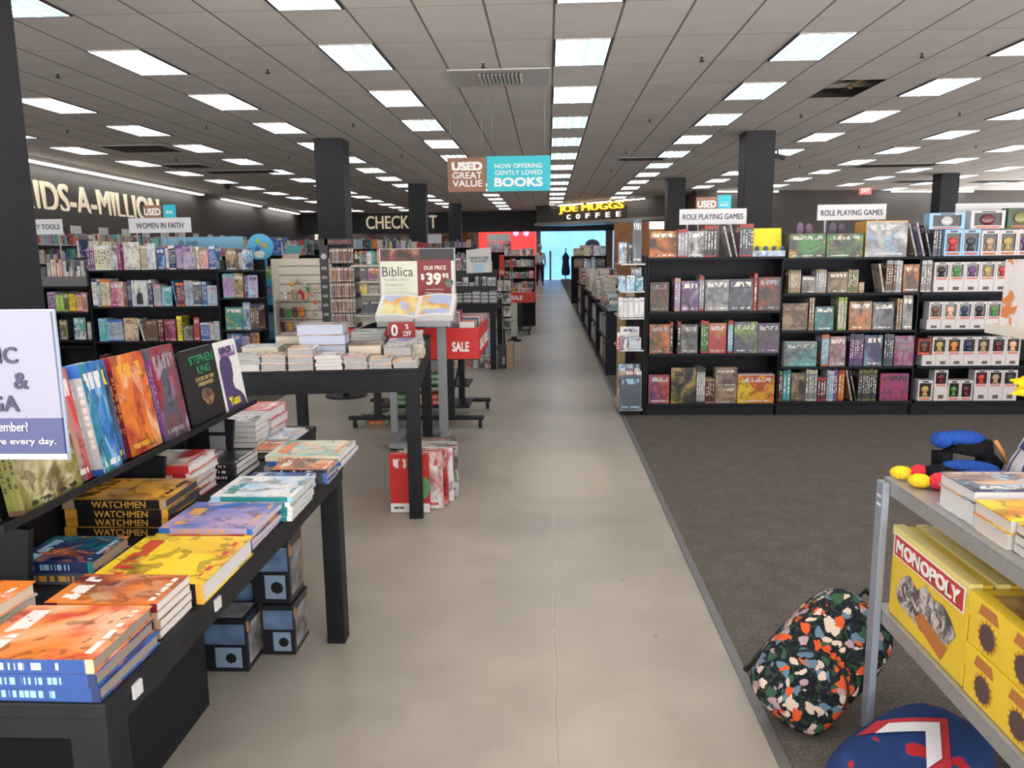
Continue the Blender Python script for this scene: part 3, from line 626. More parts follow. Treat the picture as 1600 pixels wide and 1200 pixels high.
prow(GY, zA[2], 'middle shelf of the left games bay', [('f', 1016, 1049, 507, 'brown', 'orange', 'black', 'silver'), ('s', 1049, 1054, 502, 1, 'black', 'red'), ('s', 1061, 1066, 503, 1, 'charcoal', 'red'), ('f', 1066, 1093, 507, 'charcoal', 'grey', 'black', 'white'),
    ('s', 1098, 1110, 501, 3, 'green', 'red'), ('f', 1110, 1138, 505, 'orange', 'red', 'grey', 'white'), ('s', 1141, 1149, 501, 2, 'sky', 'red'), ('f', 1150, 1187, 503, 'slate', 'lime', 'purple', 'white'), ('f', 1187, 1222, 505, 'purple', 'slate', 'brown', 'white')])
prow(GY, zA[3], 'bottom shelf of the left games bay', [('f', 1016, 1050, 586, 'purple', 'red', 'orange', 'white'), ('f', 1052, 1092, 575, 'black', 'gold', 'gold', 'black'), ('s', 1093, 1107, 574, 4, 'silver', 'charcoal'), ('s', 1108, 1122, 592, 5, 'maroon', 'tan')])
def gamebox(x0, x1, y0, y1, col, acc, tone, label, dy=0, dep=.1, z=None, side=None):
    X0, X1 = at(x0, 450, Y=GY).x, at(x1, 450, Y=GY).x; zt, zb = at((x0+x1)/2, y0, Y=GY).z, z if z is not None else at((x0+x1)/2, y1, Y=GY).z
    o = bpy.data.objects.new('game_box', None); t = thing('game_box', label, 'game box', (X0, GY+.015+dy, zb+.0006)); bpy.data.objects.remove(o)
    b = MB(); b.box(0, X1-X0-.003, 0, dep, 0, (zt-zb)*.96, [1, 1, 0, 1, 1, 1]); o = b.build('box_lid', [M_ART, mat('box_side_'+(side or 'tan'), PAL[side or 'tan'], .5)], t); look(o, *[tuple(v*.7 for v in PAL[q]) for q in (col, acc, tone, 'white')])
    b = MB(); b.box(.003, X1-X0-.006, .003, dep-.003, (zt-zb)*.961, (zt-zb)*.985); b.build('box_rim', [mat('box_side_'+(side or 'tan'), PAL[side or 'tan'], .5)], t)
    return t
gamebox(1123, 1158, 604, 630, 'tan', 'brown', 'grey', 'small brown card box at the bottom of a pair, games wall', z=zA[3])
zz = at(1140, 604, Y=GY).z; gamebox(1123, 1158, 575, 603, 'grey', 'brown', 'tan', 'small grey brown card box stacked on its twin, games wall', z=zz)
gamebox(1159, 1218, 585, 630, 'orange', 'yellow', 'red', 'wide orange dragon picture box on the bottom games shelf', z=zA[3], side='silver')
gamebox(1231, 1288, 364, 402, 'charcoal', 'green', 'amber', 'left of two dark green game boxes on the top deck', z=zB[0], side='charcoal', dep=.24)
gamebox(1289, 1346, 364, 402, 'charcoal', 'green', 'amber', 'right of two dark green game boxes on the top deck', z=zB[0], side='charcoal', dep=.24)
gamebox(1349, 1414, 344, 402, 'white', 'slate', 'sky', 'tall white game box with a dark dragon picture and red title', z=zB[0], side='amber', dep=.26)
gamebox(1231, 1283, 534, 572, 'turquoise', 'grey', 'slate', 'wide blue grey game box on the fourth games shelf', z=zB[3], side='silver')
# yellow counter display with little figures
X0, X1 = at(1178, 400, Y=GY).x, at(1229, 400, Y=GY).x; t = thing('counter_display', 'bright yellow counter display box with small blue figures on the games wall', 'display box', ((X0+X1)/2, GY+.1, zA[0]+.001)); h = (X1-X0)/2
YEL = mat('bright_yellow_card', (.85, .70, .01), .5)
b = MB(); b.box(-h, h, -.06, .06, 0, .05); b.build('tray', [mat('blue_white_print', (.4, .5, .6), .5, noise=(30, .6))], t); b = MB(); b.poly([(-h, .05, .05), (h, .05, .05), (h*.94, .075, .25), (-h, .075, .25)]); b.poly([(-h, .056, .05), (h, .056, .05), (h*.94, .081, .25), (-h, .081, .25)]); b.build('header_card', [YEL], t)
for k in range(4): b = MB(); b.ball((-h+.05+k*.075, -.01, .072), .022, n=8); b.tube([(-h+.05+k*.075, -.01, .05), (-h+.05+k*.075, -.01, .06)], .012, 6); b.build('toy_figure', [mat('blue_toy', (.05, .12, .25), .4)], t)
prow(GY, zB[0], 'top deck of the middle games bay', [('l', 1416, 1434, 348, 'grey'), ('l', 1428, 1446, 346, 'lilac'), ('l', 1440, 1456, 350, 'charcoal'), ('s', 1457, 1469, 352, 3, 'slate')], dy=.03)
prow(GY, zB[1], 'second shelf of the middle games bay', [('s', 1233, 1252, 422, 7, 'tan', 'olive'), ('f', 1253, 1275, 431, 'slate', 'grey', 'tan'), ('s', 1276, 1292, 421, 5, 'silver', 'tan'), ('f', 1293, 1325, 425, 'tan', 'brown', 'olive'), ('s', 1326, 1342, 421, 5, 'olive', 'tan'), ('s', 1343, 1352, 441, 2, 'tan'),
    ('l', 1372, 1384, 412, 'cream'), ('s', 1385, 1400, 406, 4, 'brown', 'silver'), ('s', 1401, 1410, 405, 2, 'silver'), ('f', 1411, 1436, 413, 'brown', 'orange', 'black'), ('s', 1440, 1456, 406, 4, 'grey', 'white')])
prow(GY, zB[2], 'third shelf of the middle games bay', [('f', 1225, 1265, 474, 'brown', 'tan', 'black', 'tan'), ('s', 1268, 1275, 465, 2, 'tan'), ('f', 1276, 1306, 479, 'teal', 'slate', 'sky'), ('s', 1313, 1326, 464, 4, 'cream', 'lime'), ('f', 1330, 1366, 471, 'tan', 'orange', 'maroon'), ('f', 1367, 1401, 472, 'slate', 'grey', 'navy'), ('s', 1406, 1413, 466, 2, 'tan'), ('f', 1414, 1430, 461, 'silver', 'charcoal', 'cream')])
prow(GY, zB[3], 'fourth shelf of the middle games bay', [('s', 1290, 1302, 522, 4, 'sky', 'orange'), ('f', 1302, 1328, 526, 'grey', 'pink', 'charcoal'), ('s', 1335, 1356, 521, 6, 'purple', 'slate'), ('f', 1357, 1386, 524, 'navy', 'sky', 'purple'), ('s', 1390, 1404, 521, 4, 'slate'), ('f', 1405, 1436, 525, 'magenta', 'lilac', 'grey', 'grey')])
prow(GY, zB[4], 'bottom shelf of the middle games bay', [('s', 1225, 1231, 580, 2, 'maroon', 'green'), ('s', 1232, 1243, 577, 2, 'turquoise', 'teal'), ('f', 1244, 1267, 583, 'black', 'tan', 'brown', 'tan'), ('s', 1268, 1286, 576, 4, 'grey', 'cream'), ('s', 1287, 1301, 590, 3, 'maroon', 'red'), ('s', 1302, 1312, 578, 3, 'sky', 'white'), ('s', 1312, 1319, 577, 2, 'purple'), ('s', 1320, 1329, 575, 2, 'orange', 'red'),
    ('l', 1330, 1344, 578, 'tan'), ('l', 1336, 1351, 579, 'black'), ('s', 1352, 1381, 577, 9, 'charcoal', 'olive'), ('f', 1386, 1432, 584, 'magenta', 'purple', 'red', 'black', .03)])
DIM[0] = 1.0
# window boxes with little figures
def figure_meshes():
    out = []
    W_, H_, D_ = 1, 1, 1
    b = MB()
    b.box(0, 1, .02, 1, 0, 1, 0)                                            # carton
    for q in ((0, .10, 0, 1), (.90, 1, 0, 1), (.10, .90, 0, .16), (.10, .90, .86, 1)): b.box(q[0], q[1], 0, .0199, q[2], q[3], 0)
    return b
CARTON = mat('white_carton', (.58, .56, .57), .45); WINDK = mat('dark_box_window', (.025, .02, .02), .15); ORSTR = mat('orange_print_strip', (.55, .12, .05), .5)
FIGM = mat('painted_toy', rough=.4); _g = G(FIGM); _oi = N(_g.nt, 'ShaderNodeObjectInfo'); _g.base(_oi.outputs['Color'])
def fbox_mesh(name, w, h, d):
    b = MB(); f = .012
    b.box(0, w, f, d, 0, h, 0)
    for q in ((0, w*.1, 0, h), (w*.9, w, 0, h), (w*.1, w*.9, 0, h*.17), (w*.1, w*.9, h*.86, h)): b.box(q[0], q[1], 0, f-.0001, q[2], q[3], 0)
    b.poly([(w*.1, f-.001, h*.17), (w*.9, f-.001, h*.17), (w*.9, f-.001, h*.86), (w*.1, f-.001, h*.86)], 1)
    b.box(w*.14, w*.86, -.0008, 0, h*.04, h*.12, 2); b.box(w*.3, w*.7, -.0008, 0, h*.89, h*.96, 1)
    return b.mesh(name, [CARTON, WINDK, ORSTR])
def fig_mesh(w, h):
    b = MB(); b.ball((w/2, .002, h*.56), w*.27, n=10, sq=(1, .35, .85)); b.tube([(w/2, .003, h*.20), (w/2, .003, h*.42)], [w*.2, w*.13], 8)
    b.ball((w*.36, .002, h*.2), w*.09, n=6); b.ball((w*.64, .002, h*.2), w*.09, n=6)
    for v in range(len(b.v)): x, y, z = b.v[v]; b.v[v] = (x, min(max(y, -.0), .0105) if False else y*.5+.006, z)
    return b.mesh('toy_figure', [FIGM])
FB = {}
FCOL = ['brown', 'orange', 'charcoal', 'maroon', 'tan', 'navy', 'red', 'green', 'peach', 'black', 'purple', 'gold']
cnt = {}
def figbox(x0, y, z, w, h, where, col=None, carton=None, d=.11, rz=0, word='white'):
    k = (round(w, 3), round(h, 3))
    if k not in FB: FB[k] = (fbox_mesh('box_carton', w, h, d), fig_mesh(w, h))
    cnt[where] = cnt.get(where, 0)+1; col = col or rc(FCOL)
    t = thing('figure_box', f'{word} window box, {col} figure, {ordn(cnt[where])} from left, {where}', 'figure box', (x0, y, z+.0006), rz, 'white boxed toy figures')
    o = bpy.data.objects.new('box_carton', FB[k][0]); C.objects.link(o); o.parent = t
    if carton: 
        me = FB[k][0].copy(); me.materials[0] = carton; o.data = me
    o = bpy.data.objects.new('toy_figure', FB[k][1]); C.objects.link(o); o.parent = t; o.color = (*PAL[col], 1)
def figrow(z, px0, px1, n, ytop, where, dy=.02, carton=None, zbase=None, word='white'):
    X0, X1 = at(px0, 450, Y=GY).x, at(px1, 450, Y=GY).x; w = (X1-X0)/n; h = at(px0, ytop, Y=GY).z-z
    for k in range(n): figbox(X0+k*w, GY+dy, z, w-.003, h, where, carton=carton, word=word)
def flatrow(z, px0, px1, n, ytop, where, dy=.01):
    X0, X1 = at(px0, 450, Y=GY).x, at(px1, 450, Y=GY).x; w = (X1-X0)/n; h = at(px0, ytop, Y=GY).z-z
    for k in range(n):
        t = thing('figure_box', f'low white box under the window boxes, {ordn(k+1)} from left, {where}', 'figure box', (X0+k*w, GY+dy, z+.0006), 0, 'low white boxes under the figures')
        b = MB(); b.box(0, w-.003, 0, .13, 0, h-.001); b.build('box_carton', [CARTON], t)
        b = MB(); b.box(w*.3, w*.7, -.001, -.0001, h*.15, h*.42); b.build('picture_print', [mat('brown_print', (.10, .06, .05), .5)], t)
    return z+h
CBLUE = mat('blue_white_carton', (.30, .52, .74), .45); CRED = mat('red_carton', (.35, .03, .03), .45); CGREEN = mat('dark_green_carton', (.05, .12, .05), .45)
zt = zB[0]+.001
figrow(zt, 1472, 1528, 2, 359, 'top deck of the box bay', carton=CBLUE, word='blue')
figrow(zt, 1529, 1614, 3, 360, 'top deck, right end of the box bay')
z2 = at(1500, 358, Y=GY).z+.002
def bigbox(px0, px1, ytop, z, carton, label, figc, rz=0):
    X0, X1 = at(px0, 450, Y=GY).x, at(px1, 450, Y=GY).x; w, h = X1-X0, at(px0, ytop, Y=GY).z-z
    t = thing('large_figure_box', label, 'figure box', (X0, GY+.03, z+.0008), rz)
    o = bpy.data.objects.new('box_carton', fbox_mesh('box_carton', w, h, .11)); C.objects.link(o); o.parent = t; o.data.materials[0] = carton
    b = MB(); b.ball((w*.5, .006, h*.5), h*.3, n=12, sq=(1.3, .12, 1)); b.build('toy_helmet', [mat('toy_'+figc, PAL[figc], .2)], t)
bigbox(1447, 1502, 333, z2, CBLUE, 'blue and white boxed helmet on top of the figure boxes, leftmost', 'silver')
bigbox(1511, 1564, 329, z2, CARTON, 'white boxed mask in the middle on top of the figure boxes', 'maroon')
bigbox(1568, 1612, 325, z2, CGREEN, 'dark green boxed toy at the right end on top of the figure boxes', 'olive')
za = flatrow(zB[1], 1459, 1600, 6, 438, 'second box shelf'); figrow(za, 1460, 1604, 6, 410, 'second box shelf')
za = flatrow(zB[2], 1453, 1590, 6, 500, 'third box shelf'); figrow(za, 1456, 1594, 6, 472, 'third box shelf')
za = flatrow(zB[3], 1450, 1605, 7, 555, 'fourth box shelf'); figrow(za, 1443, 1464, 1, 530, 'fourth box shelf, left end', carton=CRED, word='red'); figrow(za, 1466, 1606, 6, 527, 'fourth box shelf')
figrow(zB[4], 1448, 1472, 1, 595, 'bottom box shelf, left end'); za = flatrow(zB[4], 1473, 1495, 1, 605, 'bottom box shelf'); figrow(za, 1473, 1495, 1, 579, 'bottom box shelf, on a low box'); figrow(zB[4], 1496, 1536, 2, 595, 'bottom box shelf, middle'); za = flatrow(zB[4], 1537, 1606, 3, 605, 'bottom box shelf, right'); figrow(za, 1537, 1606, 3, 579, 'bottom box shelf, right end')
# dark blank sides behind: section signs on posts
def sign_board(name, label, x0, x1, y0, y1, Y, m, lines, ink, z_foot=None, cat='sign', th=.012, lead=0):
    a_, c_ = at(x0, y0, Y=Y), at(x1, y1, Y=Y); w, h = c_.x-a_.x, a_.z-c_.z
    t = thing(name, label, cat, ((a_.x+c_.x)/2, Y, (a_.z+c_.z)/2))
    b = MB(); b.box(-w/2, w/2, 0, th, -h/2, h/2); b.build('sign_panel', [m], t)
    for s_, fx, fy, fw, fh, bo in lines: text(s_, w*fw, h*fh, ink, t, ((fx-.5)*w, -.001, (.5-fy)*h), bold=bo)
    if z_foot is not None:
        for sx in (-.38, .38): b = MB(); b.box(sx*w-.008, sx*w+.008, .002, .010, z_foot-t.location.z+.001, -h/2); b.build('post', [mat('clear_post', (.35, .35, .36), .3)], t)
    return t
GRYS = mat('pale_grey_sign', (.62, .63, .65), .5); BRN = mat('brown_sign', (.28, .13, .075), .5); TEAL = mat('cyan_sign', (.02, .48, .60), .5); WINK = mat('white_ink', (.85, .85, .83), .5)
sign_board('section_sign', 'pale section sign reading role playing games above the left games bay', 1062, 1166, 327, 350, GY+.40, GRYS, [('ROLE PLAYING GAMES', .5, .5, .9, .36, .01)], DARKT, zA[0])
sign_board('section_sign', 'pale section sign reading role playing games above the middle bay', 1278, 1384, 320, 343, GY+.40, GRYS, [('ROLE PLAYING GAMES', .5, .53, .9, .36, .01)], DARKT, zB[0])
sign_board('section_sign', 'blank pale sign board behind the boxed toys at far right', 1494, 1612, 318, 342, GY+.40, GRYS, [], DARKT, zB[0])
t = sign_board('used_sign', 'brown board reading used, above the left role playing sign', 1088, 1121, 308, 330, GY+.5, BRN, [('USED', .5, .5, .86, .5, .03)], WINK, zA[0])
t = sign_board('price_tag_sign', 'cyan tag shaped board beside the brown USED board, games wall', 1121.5, 1142, 305, 330, GY+.5, TEAL, [('now offering', .5, .45, .5, .1, 0), ('BOOKS', .5, .62, .6, .14, .01)], WINK, zA[0])
# second row of fixtures seen just over the games wall
t = thing('purple_plush', 'round lilac plush ears behind the dark green game boxes, right one', 'plush toy', (at(1308, 350, Y=GY+.55).x, GY+.55, zB[0]+.001)); LIL = mat('lilac_plush', (.24, .17, .27), .9, noise=(30, .2))
b = MB(); b.ball((0, 0, .10), .09, n=12, sq=(1, .8, 1.1)); b.build('body', [LIL], t); b = MB(); b.ball((-.04, 0, .26), .045, n=10, sq=(.8, .5, 1.5)); b.build('ear', [LIL], t); b = MB(); b.ball((.045, 0, .25), .045, n=10, sq=(.8, .5, 1.5)); b.build('ear', [LIL], t)
dup(t, (at(1257, 350, Y=GY+.55).x, GY+.55, zB[0]+.001), label='round lilac plush ears behind the dark green game boxes, left one')
# ---------------------------------------------------------------- end rack of the games wall (left end, beside the aisle)
EX0, EX1 = .653, .893
t = thing('end_rack', 'slim grey end rack with clear trays on the aisle end of the games wall', 'display rack', ((EX0+EX1)/2, GY+.1, 0))
b = MB(); b.box(EX1-.02-(EX0+EX1)/2, EX1-(EX0+EX1)/2, -.06, .62, 0, 1.46); b.build('back_board', [SHELFB], t)
ez = [at(990, y, Y=GY).z for y in (412, 455, 497, 547)]
TRAY = mat('frosted_tray', (.50, .52, .55), .25)
for k, z in enumerate(ez): b = MB(); b.box(-.118, .098, -.10, .55, z-.012, z); b.build('tray', [TRAY], t)
b = MB(); b.box(-.118, .098, -.06, .55, .04, .06); b.build('tray', [TRAY], t)
b = MB(); b.box(-.10, .08, -.04, .5, 0, .04); b.build('foot', [BLACK], t)
b = MB(); b.box(-.09, -.02, .4, .56, .06, 1.1); b.build('wood_upright', [mat('tan_wood_edge', (.45, .30, .13), .5)], t)
GYF = GY+.02
def rackbook(px0, px1, ytop, z, col, acc, tone, label, d=.05, dy=0, art='art', ink=None):
    X0, X1 = at(px0, 450, Y=GYF+dy).x, at(px1, 450, Y=GYF+dy).x; X1 = min(X1, .871); h = min(at((px0+px1)/2, ytop, Y=GYF+dy).z-z, min([q for q in ez if q > z+.01] or [9])-.018-z)
    book(face(X0, GYF+dy, z+.001+d*.03, 0, .03), X1-X0, h, d, col, label, 'book', 'books on the end rack', d > .02, art, acc=acc, tone=tone, ink=ink)
rackbook(988, 1001.5, 343, ez[0], 'slate', 'charcoal', 'grey', 'tall slate boxed book on the top tray of the end rack', .06, -.02, M_PLAIN, PAL['white'])
rackbook(966, 979, 379, ez[0], 'slate', 'silver', 'sky', 'small grey patterned pack left on the top tray of the end rack', .05, 0)
rackbook(981, 987, 380, ez[0], 'charcoal', 'black', 'grey', 'narrow charcoal pack in the middle of the end rack top tray', .05, .05)
for k, (c_, a_) in enumerate((('navy', 'sky'), ('sky', 'white'), ('teal', 'sky'))): rackbook(966+k*13.5, 978+k*13.5, 431+(k == 2)*2, ez[1], c_, a_, 'slate', f'{c_} patterned booklet, {ordn(k+1)} from left on the second end rack tray', .04)
rackbook(986, 1002, 418, ez[1], 'slate', 'sky', 'navy', 'tall slate pack behind the striped booklets on the end rack', .03, .09)
for k in range(5): rackbook(967+k*8.1, 974.6+k*8.1, 466+(k % 2), ez[2], 'white', 'silver', 'white', f'plain white card pack, {ordn(k+1)} from left on the third end rack tray', .16, 0, M_PLAIN, PAL['grey'])
rackbook(970, 1000, 511, ez[3], 'silver', 'white', 'grey', 'large pale boxed card set at the back of the lower end rack tray', .04, .05, M_PLAIN, PAL['navy'])
rackbook(984, 1003, 528, ez[3], 'silver', 'sky', 'white', 'small pale card set in front on the lower end rack tray', .03, -.02, M_PLAIN, PAL['navy'])
rackbook(975, 983, 525, ez[3], 'white', 'navy', 'slate', 'slim white card set with dark picture on the lower end rack tray', .03, -.02)
rackbook(965, 970, 520, ez[3], 'red', 'white', 'pink', 'red and white pack at the left of the lower end rack tray', .05, .0)
rackbook(971, 1004.5, 588, .062, 'slate', 'slate', 'sky', 'big slate blue boxed book on the floor tray of the end rack', .05, -.055, M_PLAIN, PAL['sky'])
for k in range(3): rackbook(968+k*12, 979+k*12, 570, .062, ['navy', 'silver', 'slate'][k], 'sky', 'black', f'{["navy", "silver", "slate"][k]} pack standing behind the big slate box, {ordn(k+1)} from left', .05, .08)
for k in range(3): rackbook(967+k*13, 979+k*13, 581, .062, ['tan', 'pink', 'white'][k], 'white', 'maroon', f'{["tan", "pink", "white"][k]} pack just behind the big slate box, {ordn(k+1)} from left', .04, .03)
# ================================================================ NEAR LEFT TABLE WITH COMICS
TZ = .715
def table(name, label, x0, x1, y0, y1, z, leg=.07, th=.03, apron=.04, rz=0, org=None, m=BLACK, inset=0):
    "table built about org; legs, top and apron are parts"
    ox, oy = org or (0, 0)
    t = thing(name, label, 'table', (ox, oy, 0), rz)
    b = MB(); b.box(x0, x1, y0, y1, z-th, z); b.build('tabletop', [m], t, bevel=.003)
    b = MB(); a0, a1 = z-th-apron, z-th-.0002
    for q in ((x0+.004, x1-.004, y0+.004, y0+.024), (x0+.004, x1-.004, y1-.024, y1-.004), (x0+.004, x0+.024, y0+.024, y1-.024), (x1-.024, x1-.004, y0+.024, y1-.024)): b.box(q[0], q[1], q[2], q[3], a0, a1)
    b.build('apron', [m], t)
    for lx in (x0+.006+inset, x1-leg-.006-inset):
        for ly in (y0+.006, y1-leg-.006):
            b = MB(); b.box(lx, lx+leg, ly, ly+leg, 0, a0-.0002 if False else a1); b.build('leg', [m], t, bevel=.003)
    return t
t = table('display_table', 'low black display table covered with comics at the near left', -2.1, -.79, 1.245, 2.89, TZ)
CLIP = mat('clear_plastic_clip', (.55, .57, .6), .2)
for y in (1.33, 1.70): b = MB(); b.box(-.7895, -.784, y, y+.03, .672, .70); b.build('shelf_clip', [CLIP], t)
b = MB(); b.box(-1.78, -1.15, 1.36, 2.39, 0, .643); o = b.build('display_plinth', [BLACK], bevel=.004); tag(o, 'plain black plinth cabinet standing under the comic table', 'plinth')
t = table('side_table', 'black table end carrying white and red book piles behind the comic table', -2.1, -1.08, 2.93, 3.52, TZ, inset=.16)
def M9(x, y, z, lean, off=0):     # cover facing the aisle (+X), leaning back
    return Matrix.Translation((x, y, z)) @ Matrix.Rotation(PI/2, 4, 'Z') @ Matrix.Rotation(-lean, 4, 'X') @ Matrix.Translation((0, -off, 0))
# sloping comic rack
LX, LZ, LEAN = -1.195, .918, .14
t = thing('comic_rack', 'black sloping comic rack with a ledge standing on the comic table', 'display rack', (-1.3, 2.28, TZ+.0005))
sx, sz = -math.sin(LEAN), math.cos(LEAN)
b = MB(); y0, y1 = -.72, .77; zl = LZ-TZ; xl = LX+1.3
b.prism([(xl-.062, zl-.006), (xl-.062+sx*.25, zl-.006+sz*.25), (xl-.074+sx*.25, zl-.004+sz*.25), (xl-.074, zl-.004)], y0, y1, 'y'); b.build('back_board', [BLACK], t)
b = MB(); b.prism([(xl-.066, zl-.030), (xl+.022, zl-.004), (xl+.022, zl+.014), (xl+.014, zl+.014), (xl+.014, zl-.002), (xl-.066, zl-.014)], y0, y1, 'y'); b.build('ledge', [BLACK], t)
for y in (-.60, .05, .60):
    b = MB(); b.prism([(xl-.03, 0), (xl-.01, zl-.04), (xl-.06, zl-.035), (xl-.18, zl+.22), (xl-.20, 0)], y, y+.018, 'y'); b.build('support', [BLACK], t)
b = MB(); b.box(xl-.22, xl-.205, y0, y1, 0, .40); b.build('rear_panel', [BLACK], t)
TAGM = mat('grey_label_card', (.22, .22, .25), .4)
for k in range(2): b = MB(); b.box(xl-.105, xl-.045, .592, .598, .045+k*.075, .105+k*.075); b.build('price_label', [TAGM], t)
G_ = [  # start along the rack, copies, colour, accent, tone, ink, width, height, thickness, spine
    (0, 1.665, 3, 'olive', 'brown', 'cream', 'black', .225, .20, .014, 'olive', 'olive comic with crowded brown figures'),
    (0.03, 1.902, 2, 'red', 'grey', 'orange', 'white', .078, .302, .014, 'crimson', 'red and grey action comic'),
    (0, 1.988, 2, 'teal', 'blue', 'sky', 'white', .095, .305, .025, 'silver', 'thick teal comic with pale spine and blue ends'),
    (0.04, 2.092, 1, 'charcoal', 'blue', 'slate', 'yellow', .083, .30, .020, 'black', 'dark comic with yellow title spine'),
    (0.03, 2.184, 3, 'orange', 'crimson', 'peach', 'amber', .185, .30, .010, 'maroon', 'fiery orange comic'),
    (0.018, 2.380, 4, 'crimson', 'slate', 'lilac', 'grey', .162, .30, .008, 'purple', 'blue and red comic with purple spine'),
    (0, 2.553, 1, 'black', 'black', 'black', 'black', .25, .267, .018, 'black', 'black horror novel with green title'),
    (0, 2.813, 1, 'white', 'white', 'white', 'purple', .195, .265, .014, 'white', 'white comic with purple silhouette')]
CGREEN2 = mat('green_print', (.03, .22, .09), .5); CGOLD = mat('gold_print', (.45, .34, .15), .5); PURP = mat('purple_print', (.06, .04, .13), .5); YLW = mat('yellow_print', (.75, .68, .03), .5)
rackgrp = 'comics on the sloping rack'
for back_, y, n, c, a_, tn, ik, w, h, th, spc, lab in G_:
    for k in range(n):
        art = M_PLAIN if c in ('black', 'white') else 'art'
        lb = f'{lab}, on the sloping rack' if n == 1 else f'{lab}, {ordn(n-k)} copy from the front, sloping rack'
        if k == 0: lb = lb
        o = book(M9(LX, y, LZ+.003, LEAN, (k+1-n)*th-back_), w, h, th-.0006, c, lb, 'comic', rackgrp, False, art, True, 'comic_book', a_, tn, ik, sp=PAL[spc])
        if k < n-1 and n > 1: pass
    if c == 'black':
        text('STEPHEN\nKING', w*.74, h*.25, CGREEN2, o, (w*.54, -.0004, h*.78), name='title_lettering', bold=.02); text('CYCLE OF THE\nWEREWOLF', w*.58, h*.12, CGOLD, o, (w*.54, -.0004, h*.555), name='subtitle_lettering')
        b = MB(); b.poly([(w*.36, -.0006, h*.44), (w*.50, -.0006, h*.47), (w*.66, -.0006, h*.42), (w*.72, -.0006, h*.32), (w*.64, -.0006, h*.24), (w*.50, -.0006, h*.20), (w*.42, -.0006, h*.28), (w*.33, -.0006, h*.35)]); q = b.build('cover_picture', [M_ART], o); look(q, (.10, .06, .05), (.40, .20, .08), (.02, .02, .02), (.1, .06, .05))
    if c == 'white':
        text('GARCIA', w*.60, h*.10, PURP, o, (w*.45, -.0004, h*.87), name='title_lettering'); text('Yuzu', w*.5, h*.13, YLW, o, (w*.42, -.0008, h*.14), name='small_lettering', bold=.02)
        b = MB(); pts = [(.06, .0), (.05, .62), (.10, .74), (.30, .79), (.55, .76), (.62, .66), (.60, .50), (.52, .40), (.56, .30), (.80, .22), (.94, .12), (.98, 0)]
        b.poly([(w*p, -.0006, h*q) for p, q in pts]); b.build('cover_picture', [PURP], o)
# white section sign in front of the rack
SY = 1.50; a_ = at(78, 487, Y=SY); c_ = at(96, 709, Y=SY)
t = thing('table_sign', 'large white comic section sign with a navy band at the left edge', 'sign', (a_.x-.14, SY, TZ+.0005))
hh = a_.z-c_.z; zb_ = c_.z-TZ; wS = .28
LAV = mat('white_sign_print', (.235, .24, .31), .4); NAVY = mat('navy_sign_print', (.035, .045, .15), .4)
b = MB(); b.box(-wS/2, wS/2, 0, .006, zb_+hh*.255, zb_+hh); b.build('sign_panel', [LAV], t)
b = MB(); b.box(-wS/2, wS/2, 0, .006, zb_, zb_+hh*.255); b.build('navy_band', [NAVY], t)
b = MB(); b.box(-wS/2-.004, wS/2+.004, -.0012, .012, zb_-.012, zb_-.0004); b.box(-wS/2-.004, wS/2+.004, .0065, .012, zb_, zb_+hh+.004); b.build('sign_holder', [mat('pale_acrylic', (.35, .42, .55), .2)], t)
DK = mat('navy_sign_letters', (.03, .03, .075), .5)
rx = wS/2
for s_, rr, yy, hg in (('COMIC', .076, .70, .115), ('&', .060, .52, .115), ('MANGA', .084, .36, .115)):
    o = text(s_, .2, hh*hg, DK, t, (0, -.001, zb_+hh*yy), bold=.015, keep=True); xs = [v.co.x for v in o.data.vertices]; o.location.x = rx-rr-max(xs)+.0
WSC = mat('white_script', (.75, .76, .8), .5)
o = text('Are you a member?', .17, hh*.085, WSC, t, (rx-.155, -.001, zb_+hh*.185)); o = text('Members save every day.', .24, hh*.055, WSC, t, (rx-.135, -.001, zb_+hh*.085))
b = MB(); b.box(-.13, -.105, .013, .022, 0, zb_+hh*.5); b.box(-.16, -.07, -.01, .05, 0, .008); b.build('stand', [BLACKM], t)
# piles of books on the table
g0 = TZ+.0004
P1 = 'on the near corner of the comic table'
WHT = (.66, .66, .66)
pile(-.804, 1.25, g0, [('orange', .255, .215, .028, 'peach', 'red', 'white', (.30, .26, .22), (.02, .07, .26))]+[('blue', .255, .215, .028, 'navy', 'orange', 'sky', (.30, .26, .22), (.02, .07, .26))]*2, 'at the near corner of the comic table', spin=1, parts=True, jit=.003)
pile(-.806, 1.482, g0, [('orange', .24, .148, .02, 'maroon', 'tan', 'white', WHT)]+[('maroon', .24, .148, .02, 'tan', 'cream', 'white', WHT)]*3, 'second along the comic table edge', spin=1, parts=True, jit=.003)
pile(-1.075, 1.285, g0, [('orange', .22, .215, .03, 'pale blue', 'white', 'white', (.6, .52, .42))]+[('pale blue', .22, .215, .03, 'teal', 'white', 'white', (.6, .52, .42))]*3, 'at extreme left of the comic table', spin=1, parts=True, jit=.003)
pile(-.787, 1.645, g0, [('yellow', .285, .305, .05, 'amber', 'black', 'red', (.62, .62, .62), (.01, .01, .012))], 'with black spine and yellow cover, comic table edge', spin=1, parts=True, jit=0)
pile(-.797, 1.968, g0, [('lilac', .26, .225, .016, 'blue', 'peach', 'amber', (.55, .5, .55)), ('red', .26, .225, .016, 'yellow', 'orange', 'cream', (.55, .5, .55)), ('purple', .26, .225, .016, 'blue', 'peach', 'white', (.55, .5, .55)), ('maroon', .26, .225, .014, 'blue', 'peach', 'white', (.55, .5, .55))], 'of bright comics mid way along the table edge', spin=1, parts=True, kind='comic')
